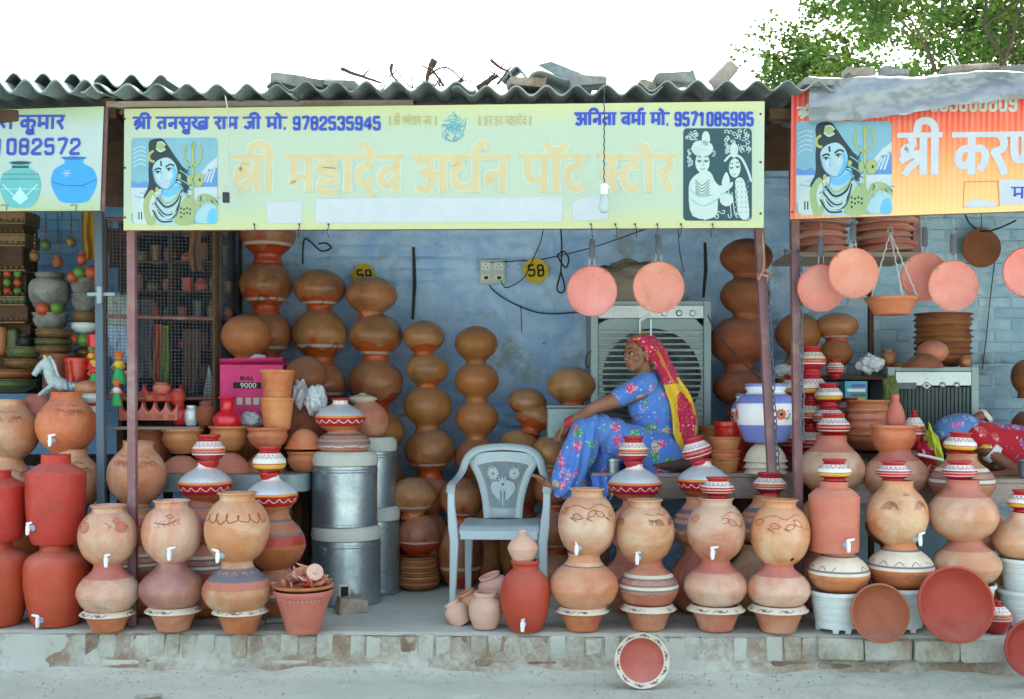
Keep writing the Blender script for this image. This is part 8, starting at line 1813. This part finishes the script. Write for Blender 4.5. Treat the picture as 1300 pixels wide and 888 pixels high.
b.add(vs, [(j*(nx+1)+i, (j+1)*(nx+1)+i, (j+1)*(nx+1)+i+1, j*(nx+1)+i+1) for j in range(ny) for i in range(nx)]); o = b.build('hanging_hem', dress, woman); md = o.modifiers.new('t', 'SOLIDIFY'); md.thickness = .004
# veil: cap over the head, then a long fall over the back
b = MB(); b.ball(h(0, .024, .034), (.089, .106, .094), 0, 40, Rm); o = b.build('veil_cap', [scr, sco], woman)
bm = bmesh.new(); bm.from_mesh(o.data); kill = []
for f in bm.faces:
    c = Hi @ f.calc_center_median()
    if c.y < -.060+(.100-c.z)*.55 or c.z < -.055: kill.append(f)
    elif abs(c.x-.028-.1*(c.z-.1)) < .011: f.material_index = 1
bmesh.ops.delete(bm, geom=kill, context='FACES')
for v in bm.verts: v.co += v.normal*(.004*noise.noise(v.co*22)+.003)
bm.to_mesh(o.data); bm.free(); md = o.modifiers.new('t', 'SOLIDIFY'); md.thickness = .004
L_in = [(817, 440), (826, 455), (833, 468), (840, 484), (848, 505), (853, 530), (856, 552), (866, 572)]; L_out = [(829, 424), (844, 442), (853, 462), (864, 482), (877, 502), (885, 527), (885, 552), (868, 574)]
A_, B__ = spl([Vector(p) for p in L_in], 8), spl([Vector(p) for p in L_out], 8); nu = 16; vs = []; fs = []; ms = []
for j, (p, q) in enumerate(zip(A_, B__)):
    t = j/(len(A_)-1)
    for i in range(nu+1):
        u = i/nu; x = p.x+(q.x-p.x)*u; y = p.y+(q.y-p.y)*u
        D = 6.90+.13*u*(1-.5*t)+.10*(2*u-1)**2*(1-t)*.4-.03*t+.018*math.sin(u*15+t*5+2*noise.noise(Vector((u*2, t*3, 0))))*(.35+t)+.012*noise.noise(Vector((u*5, t*9, 0)))-(.0 if t < .1 else .01)
        vs.append(w(x, y, D))
n_ = len(A_)
for j in range(n_-1):
    for i in range(nu):
        fs.append((j*(nu+1)+i, (j+1)*(nu+1)+i, (j+1)*(nu+1)+i+1, j*(nu+1)+i+1)); t, u = j/(n_-1), i/nu
        ms.append(0 if (t < .46-.30*u*0 and not (t > .40 and u > .8)) or (((u-.55)/.33)**2+((t-.74)/.21)**2 < 1) else 1)
        if t < .46 and .38+.2*t < u < .56+.15*t: ms[-1] = 2
MB().add(vs, fs, ms).build('veil_fall', [scr, scy, sco], woman); o = woman.children[-1]; md = o.modifiers.new('t', 'SOLIDIFY'); md.thickness = .005
for k in range(7):                              # glass bangles on both wrists
    for a, c, r_ in ((w(742, 526, 6.85), wl, .034), (w(742, 532, 7.13), wr_, .035)):
        d = (c-a).normalized(); p = c-d*(.004+.0075*k); u = d.orthogonal().normalized(); v = d.cross(u)
        MB().tube([p+u*r_*math.cos(t*PI/9)+v*r_*math.sin(t*PI/9) for t in range(19)], .0034, 5, caps=False).build('bangle', plain('pink_glass', (.62, .05, .10), .25, coat=.5) if 'pink_glass' not in bpy.data.materials else bpy.data.materials['pink_glass'], woman)
MB().tube([w(713, 608, 6.73)+Vector((.038*math.cos(t*PI/9), .038*math.sin(t*PI/9), -.008*math.cos(t*PI/9))) for t in range(19)], .004, 5).build('anklet', M['wire'], woman)
e = empty('seat_cushion', P(848, 600, 6.85), 'dark brown flat cushion under the woman on the bench', 'cushion'); e.location.z = ZB
bm = bmesh.new(); bmesh.ops.create_icosphere(bm, subdivisions=4, radius=1)
for v in bm.verts: f = 1+.06*noise.noise(v.co*3); v.co = Vector((v.co.x*.165*f, v.co.y*.14*f, .05+v.co.z*.048*f))
me = bpy.data.meshes.new('pad'); bm.to_mesh(me); bm.free(); me.materials.append(plain('dark_brown_cloth', (.10, .06, .045), .85, bmp=.5)); me.polygons.foreach_set('use_smooth', [True]*len(me.polygons)); o = bpy.data.objects.new('pad', me); link(o); o.parent = e
# the second person, lying on the right bench, head to the left under a veil
E0 = P(1260, 600, 6.95); per = empty('person', E0, 'person lying on the right bench, face hidden, arms bent and wearing pale bangles', 'person'); E0 = E0.copy()
b = MB(); b.ball(w(1206, 562, 6.95), (.075, .085, .09), 0, 16); cap(b, [w(1214, 567, 6.97), w(1236, 572, 7.0), w(1275, 576, 7.05), w(1345, 582, 7.1)], [.05, .11, .12, .13])
cap(b, [w(1238, 560, 6.90), w(1262, 578, 6.82), w(1292, 600, 6.78)], [.050, .042, .036]); cap(b, [w(1292, 600, 6.78), w(1270, 604, 6.74), w(1245, 603, 6.72)], [.036, .032, .024]); hand(b, w(1245, 603, 6.72), Vector((-1, -.1, .05)), Vector((0, -.3, 1)), 1.0, Vector((0, 1, -.2)))
cap(b, [w(1235, 552, 7.12), w(1252, 533, 7.10), w(1248, 528, 7.05), w(1226, 537, 7.0)], [.045, .036, .034, .025]); hand(b, w(1226, 537, 7.0), Vector((-1, -.2, -.4)), Vector((0, -.6, .6)), 1.0, Vector((.1, .3, -1)))
union('body', b, .005, skin2, per, 3)
d2 = fabric('violet_blue_print', (.10, .22, .50), [(.35, .12, .50), (.12, .30, .60), (.45, .10, .35), (.08, .35, .45)], 14, .36); d3 = fabric('red_purple_print', (.45, .015, .03), [(.12, .16, .45), (.6, .05, .04), (.65, .42, .04), (.3, .05, .3)], 8, .42)
b = MB(); cap(b, [w(1206, 548, 6.97), w(1222, 545, 6.99), w(1238, 556, 7.0)], [.10, .105, .09], 5, 18); union('veil', b, .008, d2, per, 5, fold)
b = MB(); cap(b, [w(1238, 556, 6.99), w(1262, 566, 7.03), w(1300, 572, 7.07), w(1360, 580, 7.1)], [.12, .155, .165, .17], 5, 18); cap(b, [w(1240, 556, 6.90), w(1256, 568, 6.86)], [.075, .066]); union('dress', b, .008, d3, per, 5, fold)
for px, py, D, r_, n_, m_, ax in ((1256, 573, 6.85, .060, 5, 'tapw', Vector((.75, -.1, -.6))), (1249, 530, 7.06, .050, 3, 'white', Vector((.6, 0, .5)))):
    ax.normalize(); u = ax.orthogonal().normalized(); v = ax.cross(u)
    for k in range(n_): MB().tube([w(px, py, D)+ax*(.010*k)+u*r_*math.cos(t*PI/9)+v*r_*math.sin(t*PI/9) for t in range(19)], .0048, 5, caps=False).build('bangle', M[m_], per)
o = crumple('lime_cloth', P(1187, 568, 6.8), (.03, .04, .13), plain('lime_cloth', (.45, .55, .04), .8), 'folded lime green cloth at the head of the lying person', 'cloth', 71); o.rotation_euler = (0, -.3, 0)
crumple('red_cloth', P(1178, 578, 6.85), (.07, .06, .11), d3, 'red printed cloth bundle beside the lime green cloth', 'cloth', 75)
o = MB().box(P(1178, 580, 6.62), (.16, .10, .016), rot=Matrix.Rotation(.22, 3, 'Y')).build('white_tablet', M['tapw'], bevel=.003); tag(o, 'thin white slab lying aslant before the red cloth', 'slab')
for k in range(2): pass
o = MB().lathe([(.03, 0), (.04, .004), (.043, .10), (.046, .105)], 24, 0, Matrix.Translation((PX(1302, 6.62), 6.62, .797))).build('steel_tumbler', M['zinc']); tag(o, 'steel tumbler on the right bench at the edge of the photo', 'tumbler')
